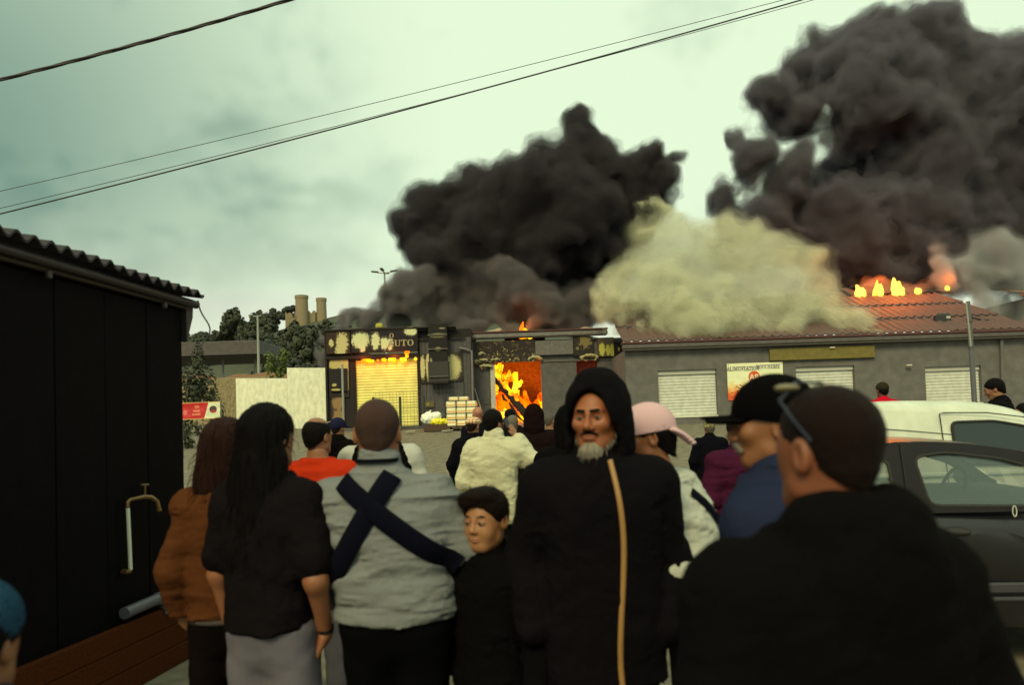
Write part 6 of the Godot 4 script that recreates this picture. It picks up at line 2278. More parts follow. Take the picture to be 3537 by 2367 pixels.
	for i in 2:
		if sleeve <= 0.0:
			continue
		g.append(["e", sh[i] + Vector3(0, 0.0, 0), Vector3.ONE * (0.066 + th), 0.05])
		if sleeve < 1.0:
			g.append(["c", sh[i], sh[i].lerp(el[i], sleeve), 0.054 + th, 0.058 + th, 0.04])
		else:
			g.append(["c", sh[i], el[i], 0.054 + th, 0.046 + th, 0.03])
			g.append(["c", el[i], wr[i].lerp(el[i], 0.1), 0.046 + th, 0.034 + th * 0.8, 0.02])
	if top.get("collar", 0.0) > 0.0:
		g.append(["c", Vector3(0, 1.46, 0.004) + up * 0.95, Vector3(0, 1.46 + top.collar, 0.006) + up, 0.074 + th * 0.4, 0.07 + th * 0.3, 0.02])
	if top.get("hood_down", false):
		g.append(["e", Vector3(0, 1.478, 0.05) + up * 0.95, Vector3(0.135, 0.085, 0.10), 0.04])
		g.append(["e", Vector3(0, 1.40, 0.13) + up * 0.9, Vector3(0.115, 0.10, 0.045), 0.03])
		g.append(["-e", Vector3(0, 1.575, 0.02) + up, Vector3(0.082, 0.06, 0.09), 0.02])
	g.append(["&p", Vector3.DOWN, -hem, 0.012])
	last_top = g
	var called: String = top.get("called", "jacket")
	var cloth: StandardMaterial3D = top.mat if top.has("mat") else fabric("%s_%s" % [called, top.c.to_html()], top.c, top.get("weave", 7.0), top.get("nap", 0.12))
	var tm := sculpt(g, cell, top.get("fold", 0.011), top.get("fold_scale", Vector3(4.5, 9, 4.5)), sd)
	part(t, called, tm, cloth)
	# hair, headgear
	if s.has("hair"):
		var hc: Color = s.get("hair_color", Color(0.018, 0.011, 0.009))
		var hsh := hair_shapes(s.hair)
		var fine: float = s.get("hair_cell", maxf(0.006, cell * 0.5))
		var flowing: bool = s.hair in ["long", "bob"]
		var hm := sculpt(hsh, fine, 0.007 if flowing else (0.0015 if s.hair in ["buzz", "crown"] else 0.004), Vector3(55, 7, 40) if flowing else Vector3(60, 45, 60), sd)
		if cell < 0.016 and s.hair != "buzz":
			hm = grow(hm, wisps(hsh, 220 if flowing else 160, 0.09 if flowing else 0.014, Vector3.DOWN if flowing else Vector3(0, 0.3, 0.6), sd))
		var ho := part(t, "hair", hm, hair_mat("hair_%s" % hc.to_html(), hc))
		ho.transform = head_at
	if s.has("hood_up"):
		var hood := [["e", Vector3(0, 0.140, 0.022), Vector3(0.118, 0.146, 0.138), 0.03], ["e", Vector3(0, 0.02, 0.045), Vector3(0.12, 0.12, 0.11), 0.06], ["c", Vector3(0, 0.22, 0.06), Vector3(0, 0.235, 0.0), 0.07, 0.055, 0.06]]
		if s.hood_up == "open":
			hood.append(["-e", Vector3(0, 0.095, -0.14), Vector3(0.073, 0.125, 0.15), 0.02])
			hood.append(["-e", Vector3(0, 0.07, -0.03), Vector3(0.082, 0.13, 0.1), 0.02])
		var ho := part(t, "hood", sculpt(hood, cell * 0.7, 0.007, Vector3(9, 12, 9), sd + 5), cloth)
		ho.transform = head_at
	if s.has("cap"):
		var cc: Color = s.cap
		var co := part(t, "cap", sculpt(cap_shapes(s.get("cap_back", false), s.get("cap_kind", "peaked")), s.get("cap_cell", maxf(0.006, cell * 0.45))), s.cap_mat if s.has("cap_mat") else fabric("cap_%s" % cc.to_html(), cc, 10.0, 0.08))
		co.transform = head_at
	if face:
		face_parts(t, head_at, s)
	return t


func cap_shapes(back: bool, kind: String) -> Array:
	if kind == "flat":
		return [["e", Vector3(0, 0.180, -0.004), Vector3(0.096, 0.062, 0.122), 0.02], ["e", Vector3(0, 0.165, -0.105), Vector3(0.066, 0.010, 0.04), 0.02], ["&p", Vector3(0, -0.97, -0.24), -0.125, 0.008]]
	if kind == "soft":
		return [["e", Vector3(0, 0.160, 0.008), Vector3(0.089, 0.092, 0.108), 0.02], ["&p", Vector3(0, -0.94, -0.34), -0.118, 0.008]]
	var s := [["e", Vector3(0, 0.160, 0.008), Vector3(0.094, 0.104, 0.116), 0.02], ["&p", Vector3(0, -0.985, -0.17 if not back else 0.05), -0.128 if not back else -0.135, 0.006]]
	if back:
		s.append(["-e", Vector3(0, 0.152, -0.12), Vector3(0.036, 0.032, 0.05), 0.006])
		for i in 8:
			var u := i / 7.0
			s.append(["e", Vector3(0, 0.136 - 0.030 * u - 0.034 * u * u, 0.10 + 0.074 * u), Vector3(0.078 - 0.026 * u * u, 0.0085, 0.018), 0.012])
	else:
		for x in [-1, 0, 1]:
			s.append(["e", Vector3(0.034 * x, 0.146 - 0.012 * x * x, -0.125 + 0.012 * x * x), Vector3(0.042, 0.007, 0.07), 0.01])
	return s


func face_parts(t: Node3D, at: Transform3D, s: Dictionary) -> void:
	var young: bool = s.get("young", false)
	var on := lay_on(head_shapes(true, young), [Vector2(0, 0.0615), Vector2(0, 0.0520), Vector2(0.031, 0.1205), Vector2(0.034, 0.1475)], false, 0.0)
	for x in [-1, 1]:
		var e := part(t, "eye", sculpt([["e", Vector3(0.031 * x, 0.1205, on[2].z + 0.0095), Vector3(0.0128, 0.0072 if young else 0.0056, 0.0118), 0.001]], 0.0022), mat("eye_white", Color(0.26, 0.21, 0.18), 0.3))  # whites darkened to stand for the shade of the eye sockets
		e.transform = at
		part(e, "iris", sculpt([["e", Vector3(0.031 * x - 0.001, 0.1207, on[2].z - 0.0012), Vector3(0.0066, 0.0066 if young else 0.0054, 0.0026), 0.001]], 0.0018), mat("iris_brown", Color(0.02, 0.01, 0.006), 0.15))
		part(e, "lid", sculpt([["c", Vector3(0.019 * x, 0.1262, on[2].z + 0.0005), Vector3(0.031 * x, 0.1285, on[2].z - 0.002), 0.0030, 0.0032, 0.004], ["c", Vector3(0.031 * x, 0.1285, on[2].z - 0.002), Vector3(0.046 * x, 0.1240, on[2].z + 0.008), 0.0032, 0.0026, 0.004]], 0.0022), mat("lid_%s" % s.get("skin", Color(0.32, 0.133, 0.062)).to_html(), s.get("skin", Color(0.32, 0.133, 0.062)) * 0.6, 0.6))
		var b := part(t, "eyebrow", sculpt([["c", Vector3(0.013 * x, 0.1445, on[3].z - 0.006), Vector3(0.034 * x, 0.1475, on[3].z), 0.0036 if young else 0.0052, 0.0045 if not young else 0.0034, 0.004], ["c", Vector3(0.034 * x, 0.1475, on[3].z), Vector3(0.052 * x, 0.141, on[3].z + 0.0185), 0.0045, 0.0025, 0.004]], 0.0022, 0.0012, Vector3(120, 90, 120), 3), hair_mat("brow_dark", Color(0.014, 0.009, 0.007)))
		b.transform = at
	var wide := 0.0175 if young else 0.0205
	var lips := part(t, "lips", sculpt([["e", Vector3(0, 0.0610, on[0].z + 0.006), Vector3(wide, 0.0040, 0.0078), 0.003], ["e", Vector3(0, 0.0520, on[1].z + 0.006), Vector3(wide * 0.86, 0.0050, 0.0080), 0.003], ["-e", Vector3(0, 0.0568, on[0].z - 0.002), Vector3(wide, 0.0011, 0.006), 0.001]], 0.002), mat("lips_%s" % s.get("skin", Color(0.32, 0.133, 0.062)).to_html(), s.get("lips", Color(0.25, 0.075, 0.05)), 0.45))
	lips.transform = at


# points of a strap laid on a garment: x and y given, depth found on the cloth
func lay_on(shapes: Array, path: Array, from_back: bool, lift: float) -> Array:
	sculpt_load(shapes)
	s_fold_amount = 0.0
	var all := PackedInt32Array(range(s_kind.size()))
	var o := []
	for q in path:
		var p := Vector3(q.x, q.y, 0.5 if from_back else -0.5)
		var dir := -1.0 if from_back else 1.0
		for i in 40:
			var d := field(p, all)
			if d < 0.001:
				break
			p.z += dir * d * 0.8
		p.z -= dir * lift
		o.append(p)
	return o


# a flat strap along points, w wide, lying in the plane of the back
func strap(points: Array, w: float, thick: float) -> ArrayMesh:
	var rows := []
	for i in points.size():
		var a: Vector3 = points[maxi(i - 1, 0)]
		var b: Vector3 = points[mini(i + 1, points.size() - 1)]
		var dir := (b - a).normalized()
		var side := dir.cross(Vector3.BACK).normalized()
		var n := side.cross(dir).normalized()
		if n.z < 0:
			n = -n
		var p: Vector3 = points[i]
		rows.append([p - side * w / 2, p - side * w * 0.42 + n * thick, p + n * thick * 1.15, p + side * w * 0.42 + n * thick, p + side * w / 2, p - n * thick, p - side * w / 2])
	var m := grid(rows)
	return m


func build_people() -> void:
	people_near()
	people_far()


func people_near() -> void:
	# woman in brown, left
	var a := person({"label": "woman with dark red-brown bob in a rust brown jumper beside the black shed", "x": -1.22, "d": 3.15, "h": 1.749, "yaw": 8.0, "turn": -6.0, "cell": 0.013, "w": 0.8, "belly": 0.012, "hair": "bob", "hair_color": Color(0.03, 0.012, 0.01), "head_cell": 0.007,
		"top": {"called": "jumper", "c": Color(0.098, 0.034, 0.013), "t": 0.016, "hem": 0.93, "fold": 0.012, "fold_scale": Vector3(3.5, 11, 3.5)}, "pants": Color(0.0074, 0.0048, 0.0048), "skin": Color(0.288, 0.122, 0.059)})
	var hem := []
	for i in 33:
		var w := TAU * i / 32.0
		hem.append(Vector3(cos(w) * 0.155, 0.922, sin(w) * 0.14))
	part(a, "blouse_hem", tube(hem, 0.012, 6), mat("speckled_hem", Color(0.07, 0.055, 0.055), 0.9, "mottle", 22.0))
	# girl with long hair
	var b := person({"label": "girl with long black hair in a charcoal t-shirt and grey tracksuit bottoms", "x": -0.943, "d": 2.85, "h": 1.797, "yaw": -14.0, "turn": -14.0, "cell": 0.012, "w": 0.8, "hair": "long", "hair_color": Color(0.0045, 0.0031, 0.0037), "head_cell": 0.006, "skin_cell": 0.012, "hands": [false, true],
		"elbows": [Vector3(-0.2, 1.11, 0.02), Vector3(0.215, 1.10, 0.06)], "wrists": [Vector3(-0.2, 0.88, -0.05), Vector3(0.19, 0.89, -0.05)], "hand_dir": [Vector3(0, -1, -0.2), Vector3(-0.45, -1, 0.1)], "baggy": 0.012,
		"top": {"called": "t_shirt", "c": Color(0.0089, 0.0071, 0.0089), "t": 0.017, "hem": 0.92, "sleeve": 0.72, "fold": 0.012, "fold_scale": Vector3(5, 6, 5)}, "pants": Color(0.17, 0.158, 0.2), "skin": Color(0.320, 0.122, 0.056)})
	part(b, "wristband", tube([Vector3(0.1925, 0.912, -0.042), Vector3(0.191, 0.899, -0.047)], 0.031, 14), mat("band_black", Color(0.0043, 0.0043, 0.0048), 0.5))
	# big man in grey with crossed straps
	var c := person({"label": "heavy-set man in a grey zip-neck sweater with two dark straps crossed on his back", "x": -0.469, "d": 2.85, "h": 1.789, "yaw": -4.0, "turn": 6.0, "cell": 0.0115, "w": 1.14, "belly": 0.015, "lean": Vector2(-0.055, -0.02), "hair": "buzz", "hair_color": Color(0.075, 0.042, 0.036), "head_cell": 0.006, "head_size": 1.06, "skin": Color(0.336, 0.130, 0.063),
		"elbows": [Vector3(-0.37, 1.10, 0.04), Vector3(0.30, 1.13, -0.05)], "wrists": [Vector3(-0.26, 0.95, -0.2), Vector3(0.2, 1.08, -0.28)],
		"top": {"called": "sweater", "c": Color(0.215, 0.228, 0.235), "t": 0.022, "hem": 0.94, "fold": 0.016, "fold_scale": Vector3(2.2, 13, 2.2), "collar": 0.055, "weave": 5.0}, "pants": Color(0.0031, 0.0031, 0.0037)})
	var navy := fabric("strap_navy", Color(0.0058, 0.0063, 0.0148), 14.0)
	var garment := last_top
	for q in [[Vector2(-0.165, 1.45), Vector2(0.245, 1.13)], [Vector2(0.02, 1.468), Vector2(-0.235, 1.05)]]:
		var pts := []
		for i in 15:
			pts.append(q[0].lerp(q[1], i / 14.0))
		part(c, "strap", strap(lay_on(garment, pts, true, 0.030 if q[0].x < 0 else 0.022), 0.076, 0.006), navy)
	part(c, "collar_band", tube([Vector3(-0.055, 1.512, 0.0), Vector3(-0.055, 1.526, 0.0)], 0.081, 20), fabric("collar_navy", Color(0.0063, 0.0063, 0.0105)))
	# boy
	person({"label": "boy with short dark hair in a dark jacket turning back towards the camera", "x": -0.104, "d": 2.85, "h": 1.472 - 0.06, "yaw": 150.0, "turn": -2.0, "nod": -4.0, "cell": 0.012, "w": 0.9, "face": true, "young": true, "hair": "boy", "hair_color": Color(0.0105, 0.0053, 0.0043), "head_size": 1.16, "skin": Color(0.400, 0.180, 0.079), "hands": [true, true], "lips": Color(0.3, 0.11, 0.07),
		"elbows": [Vector3(-0.24, 1.12, 0.03), Vector3(0.24, 1.12, 0.03)], "wrists": [Vector3(-0.27, 0.90, -0.1), Vector3(0.25, 0.90, -0.12)],
		"top": {"called": "jacket", "c": Color(0.0045, 0.0039, 0.0043), "t": 0.026, "hem": 0.80, "collar": 0.035}, "pants": Color(0.0031, 0.0031, 0.0037)})
	# hooded man with grey beard
	var h := person({"label": "bearded man in a dark hooded jacket with an orange zip facing the camera", "x": 0.309, "d": 2.75, "h": 1.856 - 0.03, "yaw": 180.0, "turn": -24.0, "cell": 0.012, "w": 1.04, "face": true, "hood_up": "open", "head_size": 1.0, "skin": Color(0.352, 0.112, 0.041), "lips": Color(0.26, 0.075, 0.045),
		"elbows": [Vector3(-0.235, 1.11, 0.05), Vector3(0.255, 1.11, 0.04)], "wrists": [Vector3(-0.215, 0.88, -0.08), Vector3(0.235, 0.89, -0.06)],
		"top": {"called": "jacket", "c": Color(0.0065, 0.0055, 0.0074), "t": 0.035, "hem": 0.72, "fold": 0.013, "fold_scale": Vector3(5, 5, 5), "collar": 0.02}, "pants": Color(0.0043, 0.0043, 0.0048)})
	var zip := []
	var front := last_top
	for i in 26:
		var u := i / 25.0
		zip.append(Vector2(lerpf(-0.03, -0.055, u) - 0.02 * sin(u * 5.0), lerpf(1.47, 0.74, u)))
	part(h, "zip", tube(lay_on(front, zip, false, 0.004), 0.0105, 6), mat("zip_orange", Color(0.4, 0.21, 0.065), 0.5, "grain", 30.0))
	var hat := Transform3D(Basis(Vector3.UP, deg_to_rad(-24.0)), Vector3(0, 1.494, -0.012))
	var beard_shape := [["e", Vector3(0, 0.012, -0.068), Vector3(0.034, 0.034, 0.03), 0.02], ["c", Vector3(-0.008, 0.0, -0.072), Vector3(-0.02, -0.075, -0.085), 0.026, 0.008, 0.02], ["c", Vector3(0.012, 0.0, -0.072), Vector3(0.022, -0.06, -0.085), 0.026, 0.008, 0.02], ["c", Vector3(0.03, 0.02, -0.05), Vector3(0.055, 0.075, -0.01), 0.014, 0.008, 0.015], ["c", Vector3(-0.03, 0.02, -0.05), Vector3(-0.055, 0.075, -0.01), 0.014, 0.008, 0.015]]
	var beard := part(h, "beard", grow(sculpt(beard_shape, 0.005, 0.006, Vector3(70, 14, 70), 8), wisps(beard_shape, 320, 0.034, Vector3.DOWN, 4)), hair_mat("beard_grey", Color(0.34, 0.3, 0.24)))
	beard.transform = hat
	var mo := part(h, "moustache", sculpt([["c", Vector3(0, 0.0735, -0.0985), Vector3(-0.028, 0.064, -0.086), 0.0075, 0.005, 0.004], ["c", Vector3(0, 0.0735, -0.0985), Vector3(0.028, 0.064, -0.086), 0.0075, 0.005, 0.004]], 0.0025, 0.0015, Vector3(120, 60, 120), 5), hair_mat("moustache_dark", Color(0.0095, 0.0053, 0.0043)))
	mo.transform = hat
	# man in the pink cap worn back to front
	var p := person({"label": "man in a white sweatshirt with a pink cap worn back to front", "x": 0.721, "d": 3.0, "h": 1.738, "yaw": 62.0, "turn": 22.0, "nod": -6.0, "cell": 0.0125, "w": 1.02, "lean": Vector2(0.0, -0.15), "face": true, "hair": "capped", "hair_color": Color(0.0053, 0.0031, 0.0026), "skin": Color(0.264, 0.097, 0.040), "cap": Color(0.72, 0.47, 0.52), "cap_back": true, "cap_cell": 0.0042,
		"top": {"called": "sweatshirt", "c": Color(0.56, 0.57, 0.5), "t": 0.028, "hem": 0.86, "fold": 0.018, "fold_scale": Vector3(3, 10, 3), "neck": 1.45}, "pants": Color(0.03, 0.027, 0.03)})
	var garment2 := last_top
	var sp := []
	for i in 13:
		sp.append(Vector2(lerpf(-0.1, 0.17, i / 12.0), lerpf(1.40, 1.12, i / 12.0)))
	part(p, "bag_strap", strap(lay_on(garment2, sp, true, 0.020), 0.04, 0.004), navy)
	var pb := part(p, "beard", sculpt([["c", Vector3(0.05, 0.09, -0.01), Vector3(0.03, 0.02, -0.05), 0.018, 0.018, 0.01], ["c", Vector3(-0.05, 0.09, -0.01), Vector3(-0.03, 0.02, -0.05), 0.018, 0.018, 0.01], ["c", Vector3(-0.03, 0.016, -0.055), Vector3(0.03, 0.016, -0.055), 0.018, 0.018, 0.01]], 0.005, 0.003, Vector3(90, 60, 90), 4), hair_mat("hair_dark_beard", Color(0.0053, 0.0031, 0.0026)))
	pb.transform = Transform3D(Basis(Vector3.UP, deg_to_rad(22.0)) * Basis(Vector3.RIGHT, deg_to_rad(-6.0)), Vector3(0, 1.494, -0.012) + Vector3(0, 0, -0.15) * 1.05)
	# man in the black peaked cap and blue jacket
	var q := person({"label": "man in a black peaked cap and blue jacket looking left", "x": 0.748, "d": 2.1, "h": 1.781, "yaw": 58.0, "turn": 14.0, "cell": 0.0125, "w": 1.05, "face": true, "hair": "buzz", "hair_color": Color(0.05, 0.04, 0.04), "skin": Color(0.288, 0.112, 0.043), "cap": Color(0.0031, 0.0026, 0.0031), "cap_cell": 0.005,
		"top": {"called": "jacket", "c": Color(0.02, 0.026, 0.062), "t": 0.03, "hem": 0.82, "collar": 0.03}, "pants": Color(0.0053, 0.0053, 0.0063)})
	var qm := part(q, "moustache", sculpt([["c", Vector3(0, 0.073, -0.099), Vector3(-0.034, 0.052, -0.084), 0.011, 0.008, 0.004], ["c", Vector3(0, 0.073, -0.099), Vector3(0.034, 0.052, -0.084), 0.011, 0.008, 0.004]], 0.004, 0.002, Vector3(120, 60, 120), 5), hair_mat("moustache_grey", Color(0.22, 0.2, 0.17)))
	qm.transform = Transform3D(Basis(Vector3.UP, deg_to_rad(14.0)), Vector3(0, 1.494, -0.012))
	# nearest man: shaved head, sunglasses pushed up, black hooded jacket
	var n := person({"label": "nearest man in a black hooded jacket with a shaved head seen from behind", "x": 0.58, "d": 1.36, "h": 1.737, "yaw": 16.0, "turn": 8.0, "cell": 0.0115, "w": 1.12, "hair": "buzz", "hair_color": Color(0.0153, 0.0081, 0.0072), "head_cell": 0.005, "hair_cell": 0.005, "skin": Color(0.264, 0.083, 0.036),
		"top": {"called": "jacket", "c": Color(0.0045, 0.0038, 0.0045), "t": 0.034, "hem": 0.74, "hood_down": true, "collar": 0.0, "fold": 0.012, "fold_scale": Vector3(4, 5, 4)}, "pants": Color(0.0031, 0.0031, 0.0037)})
	var nh := Transform3D(Basis(Vector3.UP, deg_to_rad(8.0)), Vector3(0, 1.494, -0.012))
	var frame := mat("sunglass_frame", Color(0.012, 0.014, 0.03), 0.3)
	var sg := part(n, "sunglasses", joined([[tube([Vector3(-0.076, 0.214, -0.03), Vector3(-0.03, 0.2475, -0.034), Vector3(0.03, 0.2475, -0.034), Vector3(0.076, 0.214, -0.03)], 0.0035, 6)], [tube([Vector3(-0.076, 0.214, -0.03), Vector3(-0.087, 0.18, 0.01), Vector3(-0.086, 0.14, 0.05)], 0.0028, 6)], [tube([Vector3(0.076, 0.214, -0.03), Vector3(0.087, 0.18, 0.01), Vector3(0.086, 0.14, 0.05)], 0.0028, 6)]]), frame)
	sg.transform = nh
	for x in [-1, 1]:
		part(sg, "lens", sculpt([["e", Vector3(0.045 * x, 0.238, -0.042), Vector3(0.027, 0.008, 0.02), 0.004]], 0.005), mat("sunglass_lens", Color(0.16, 0.13, 0.06), 0.12))
	# child at the lower left corner
	person({"label": "small child in a purple jacket and light blue cap at the lower left corner", "x": -1.048, "d": 1.42, "h": 1.375, "yaw": 6.0, "cell": 0.013, "w": 1.0, "head_size": 1.22, "hair": "short", "hair_color": Color(0.0063, 0.0048, 0.0048), "cap": Color(0.022, 0.065, 0.12), "cap_kind": "soft", "cap_cell": 0.008, "skin": Color(0.288, 0.122, 0.059), "group": "bystanders watching the fire",
		"top": {"called": "jacket", "c": Color(0.036, 0.028, 0.048), "t": 0.035, "hem": 0.8, "hood_down": true, "collar": 0.03}, "pants": Color(0.0105, 0.0095, 0.0132)})


func people_far() -> void:
	person({"label": "balding man in a bright red t-shirt and blue-grey jeans", "x": -1.269, "d": 4.8, "h": 1.78 - ground_at(-4.8), "yaw": -10.0, "turn": -14.0, "cell": 0.018, "skin_cell": 0.018, "head_cell": 0.008, "w": 1.08, "hair": "balding", "hair_color": Color(0.0063, 0.0037, 0.0031), "hair_cell": 0.008,
		"top": {"called": "t_shirt", "c": Color(0.52, 0.035, 0.01), "t": 0.02, "sleeve": 0.75, "hem": 0.88}, "pants": Color(0.085, 0.085, 0.105), "baggy": 0.012})
	person({"label": "man in a navy cap and black hooded jacket right of the red t-shirt", "x": -2.272, "d": 9.6, "h": 1.844 - ground_at(-9.6), "yaw": -28.0, "hair": "buzz", "cap": Color(0.016, 0.018, 0.05), "w": 1.05, "top": {"c": Color(0.005, 0.0045, 0.0048), "t": 0.035, "hood_down": true, "hem": 0.8}})
	var v := person({"label": "man in a black padded vest over white sleeves behind the grey sweater", "x": -0.934, "d": 5.2, "h": 1.885 - ground_at(-5.2), "yaw": 4.0, "cell": 0.02, "w": 1.06, "hair": "crown", "hair_color": Color(0.2, 0.14, 0.1), "skin": Color(0.368, 0.187, 0.112), "top": {"called": "shirt", "c": Color(0.55, 0.55, 0.5), "t": 0.018, "hem": 0.86}})
	var rings := []
	for i in 5:
		var y := 0.9 + i * 0.115
		rings.append(["l", torso(1.1, 1.0, 0.0, 0.045, Vector2.ZERO, y - 0.05, 1.475).filter(func(r): return r[0] >= 0.8), 0.02])
	part(v, "padded_vest", sculpt([["l", torso(1.0, 1.0, 0.0, 0.042, Vector2.ZERO, 0.8, 1.475), 0.02], ["&p", Vector3.DOWN, -0.86, 0.01], ["&e", Vector3(0, 1.15, 0), Vector3(0.232, 0.6, 0.4), 0.02]], 0.018, 0.012, Vector3(0.5, 12, 0.5), 3), fabric("vest_black", Color(0.0053, 0.005, 0.0058)))
	# plaid flat cap
	var plaid := paint(96, 96, Color8(226, 206, 164))
	for y in 96:
		for x in 96:
			if x % 24 < 9 and y % 24 < 9:
				plaid.set_pixel(x, y, Color8(120, 62, 50))
			elif x % 24 < 9 or y % 24 < 9:
				plaid.set_pixel(x, y, Color8(186, 140, 108))
	var pm := printed("plaid_cloth", plaid, 0.9)
	pm.uv1_triplanar = true
	pm.uv1_scale = Vector3.ONE * 7.0
	person({"label": "man in a cream plaid flat cap and navy jacket left of the white fleece", "x": -0.507, "d": 9.3, "h": 1.81 - ground_at(-9.3), "yaw": -22.0, "hair": "buzz", "cap": Color(0.6, 0.5, 0.4), "cap_kind": "flat", "cap_mat": pm, "cap_cell": 0.008, "w": 1.06, "hands": [true, false], "elbows": [Vector3(-0.28, 1.14, 0.03), Vector3(0.24, 1.11, 0.03)], "top": {"c": Color(0.0053, 0.005, 0.0089), "t": 0.032, "hem": 0.78, "collar": 0.02}})
	person({"label": "bald pink-skinned man behind the plaid flat cap", "x": -0.563, "d": 12.0, "h": 2.012 - ground_at(-12.0), "yaw": 20.0, "skin": Color(0.440, 0.187, 0.106), "face": true, "head_cell": 0.008, "top": {"c": Color(0.0074, 0.0069, 0.0127), "t": 0.028, "hem": 0.82}})
	# man in white fleece on the telephone
	var f := person({"label": "man in a cream white fleece jacket holding a phone to his ear", "x": -0.186, "d": 7.1, "h": 1.839 - ground_at(-7.1), "yaw": -8.0, "turn": -26.0, "cell": 0.015, "skin_cell": 0.02, "face": true, "head_cell": 0.007, "hair": "short", "hair_color": Color(0.0063, 0.0043, 0.0037), "hair_cell": 0.008, "w": 1.06, "hands": [false, true], "hand_dir": [Vector3.DOWN, Vector3(-0.35, 1.0, -0.1)], "hand_side": [Vector3.RIGHT, Vector3(-0.6, 0.2, 0.8)], "curl": 0.5,
		"elbows": [Vector3(-0.265, 1.10, 0.04), Vector3(0.385, 1.21, -0.04)], "wrists": [Vector3(-0.235, 0.86, -0.06), Vector3(0.195, 1.47, -0.05)], "skin": Color(0.320, 0.144, 0.073),
		"top": {"called": "fleece", "c": Color(0.74, 0.72, 0.5), "t": 0.036, "hem": 0.72, "collar": 0.045, "fold": 0.02, "fold_scale": Vector3(3.5, 6, 3.5), "weave": 4.0, "nap": 0.5}, "pants": Color(0.0105, 0.0105, 0.0132)})
	var phone := thing("phone", "black phone held to the ear of the man in white fleece", "phone", f.to_global(Vector3(0.118, 1.60, -0.035)), deg_to_rad(-34.0))
	part(phone, "case", block(Vector3(0.012, 0.15, 0.072), 0.005), mat("phone_black", Color(0.0043, 0.0043, 0.0048), 0.3), Vector3.ZERO, Vector3(0.5, 0, 0.1))
	person({"label": "grey-haired man standing before the blazing doorway", "x": -0.004, "d": 10.6, "h": 1.827 - ground_at(-10.6), "yaw": 4.0, "hair": "short", "hair_color": Color(0.16, 0.145, 0.12), "hair_cell": 0.008, "top": {"c": Color(0.0095, 0.0084, 0.0116), "t": 0.028, "hem": 0.8}})
	person({"label": "dark-haired man turned right behind the grey-haired man at the doorway", "x": -0.04, "d": 12.2, "h": 1.956 - ground_at(-12.2), "yaw": -40.0, "face": true, "head_cell": 0.008, "hair": "short", "hair_color": Color(0.0053, 0.0037, 0.0031), "top": {"c": Color(0.0079, 0.0069, 0.0079), "t": 0.03, "hem": 0.8}})
	person({"label": "person in a maroon brown jacket with the hood pulled up before the fire", "x": 0.251, "d": 8.8, "h": 1.879 - ground_at(-8.8), "yaw": 4.0, "cell": 0.016, "hood_up": "open", "w": 1.05, "top": {"c": Color(0.0116, 0.0055, 0.006), "t": 0.04, "hem": 0.78, "fold": 0.012}, "pants": Color(0.06, 0.07, 0.09)})
	person({"label": "grey-templed man in navy at the right side of the blazing doorway", "x": 0.557, "d": 11.2, "h": 1.85 - ground_at(-11.2), "yaw": -34.0, "face": true, "head_cell": 0.008, "hair": "buzz", "hair_color": Color(0.11, 0.095, 0.085), "top": {"c": Color(0.0063, 0.0069, 0.0137), "t": 0.03, "hem": 0.8}})
	person({"label": "person in a black jacket half hidden behind the bearded hooded man", "x": 0.43, "d": 5.6, "h": 1.775 - ground_at(-5.6), "yaw": 8.0, "hood_up": "open", "top": {"c": Color(0.0055, 0.005, 0.0055), "t": 0.035, "hem": 0.78}})
	# camouflage cap
	var camo := paint(128, 128, Color8(150, 140, 96))
	var n := noise(0.05, 3, 4)
	for y in 128:
		for x in 128:
			var u := n.get_noise_2d(x, y)
			camo.set_pixel(x, y, Color8(56, 46, 36) if u > 0.2 else (Color8(104, 92, 60) if u > -0.08 else Color8(168, 158, 112)))
	var cm := printed("camo_cloth", camo, 0.9)
	cm.uv1_triplanar = true
	cm.uv1_scale = Vector3.ONE * 5.0
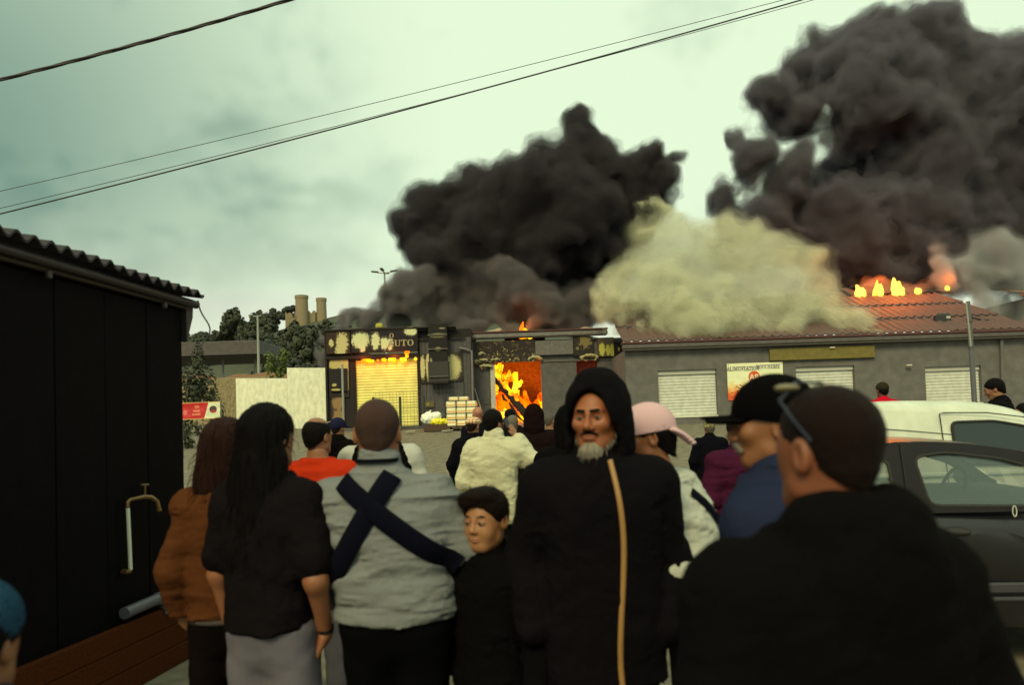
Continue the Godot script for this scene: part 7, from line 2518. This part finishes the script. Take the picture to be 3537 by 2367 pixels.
	person({"label": "man in a camouflage cap and black jacket below the first shuttered window", "x": 2.704, "d": 10.2, "h": 1.671 - ground_at(-10.2), "yaw": -4.0, "hair": "crown", "hair_color": Color(0.12, 0.1, 0.08), "skin": Color(0.400, 0.144, 0.059), "cap": Color(0.2, 0.2, 0.1), "cap_kind": "soft", "cap_mat": cm, "cap_cell": 0.008, "top": {"c": Color(0.0053, 0.0053, 0.0069), "t": 0.032, "hem": 0.8, "collar": 0.02}})
	person({"label": "person in a plum purple jacket behind the man in the black cap", "x": 1.702, "d": 5.6, "h": 1.698 - ground_at(-5.6), "yaw": 8.0, "cell": 0.016, "hair": "short", "hair_color": Color(0.0063, 0.0043, 0.0043), "w": 1.02, "top": {"c": Color(0.06, 0.01, 0.034), "t": 0.034, "hem": 0.8, "collar": 0.02, "fold": 0.016, "fold_scale": Vector3(3, 10, 3)}})
	person({"label": "man in a crimson red top and dark olive cap beyond the white van", "x": 6.514, "d": 13.0, "h": 2.226 - ground_at(-13.0), "yaw": 6.0, "skin": Color(0.128, 0.054, 0.026), "hair": "crown", "hair_color": Color(0.0074, 0.0053, 0.0043), "cap": Color(0.032, 0.028, 0.014), "cap_kind": "soft", "cap_cell": 0.008, "w": 1.08, "top": {"c": Color(0.56, 0.01, 0.03), "t": 0.028, "hem": 0.84, "collar": 0.015}})
	var d := person({"label": "dark-haired man in a black jacket looking down beyond the van roof", "x": 6.458, "d": 9.8, "h": 2.096 - ground_at(-9.8), "yaw": 48.0, "nod": -18.0, "cell": 0.016, "face": true, "head_cell": 0.007, "hair": "short", "hair_color": Color(0.0053, 0.0037, 0.0031), "hair_cell": 0.008, "w": 1.08, "top": {"c": Color(0.0065, 0.0055, 0.0071), "t": 0.034, "hem": 0.8, "collar": 0.02}})
	d.set_meta("group", "bystanders watching the fire")
	person({"label": "dark-haired person cut off by the right edge beyond the van windscreen", "x": 6.499, "d": 9.4, "h": 1.752 - ground_at(-9.4), "yaw": 60.0, "face": true, "head_cell": 0.008, "hair": "short", "hair_color": Color(0.0048, 0.0031, 0.0031), "top": {"c": Color(0.0063, 0.0058, 0.0069), "t": 0.03, "hem": 0.8}})
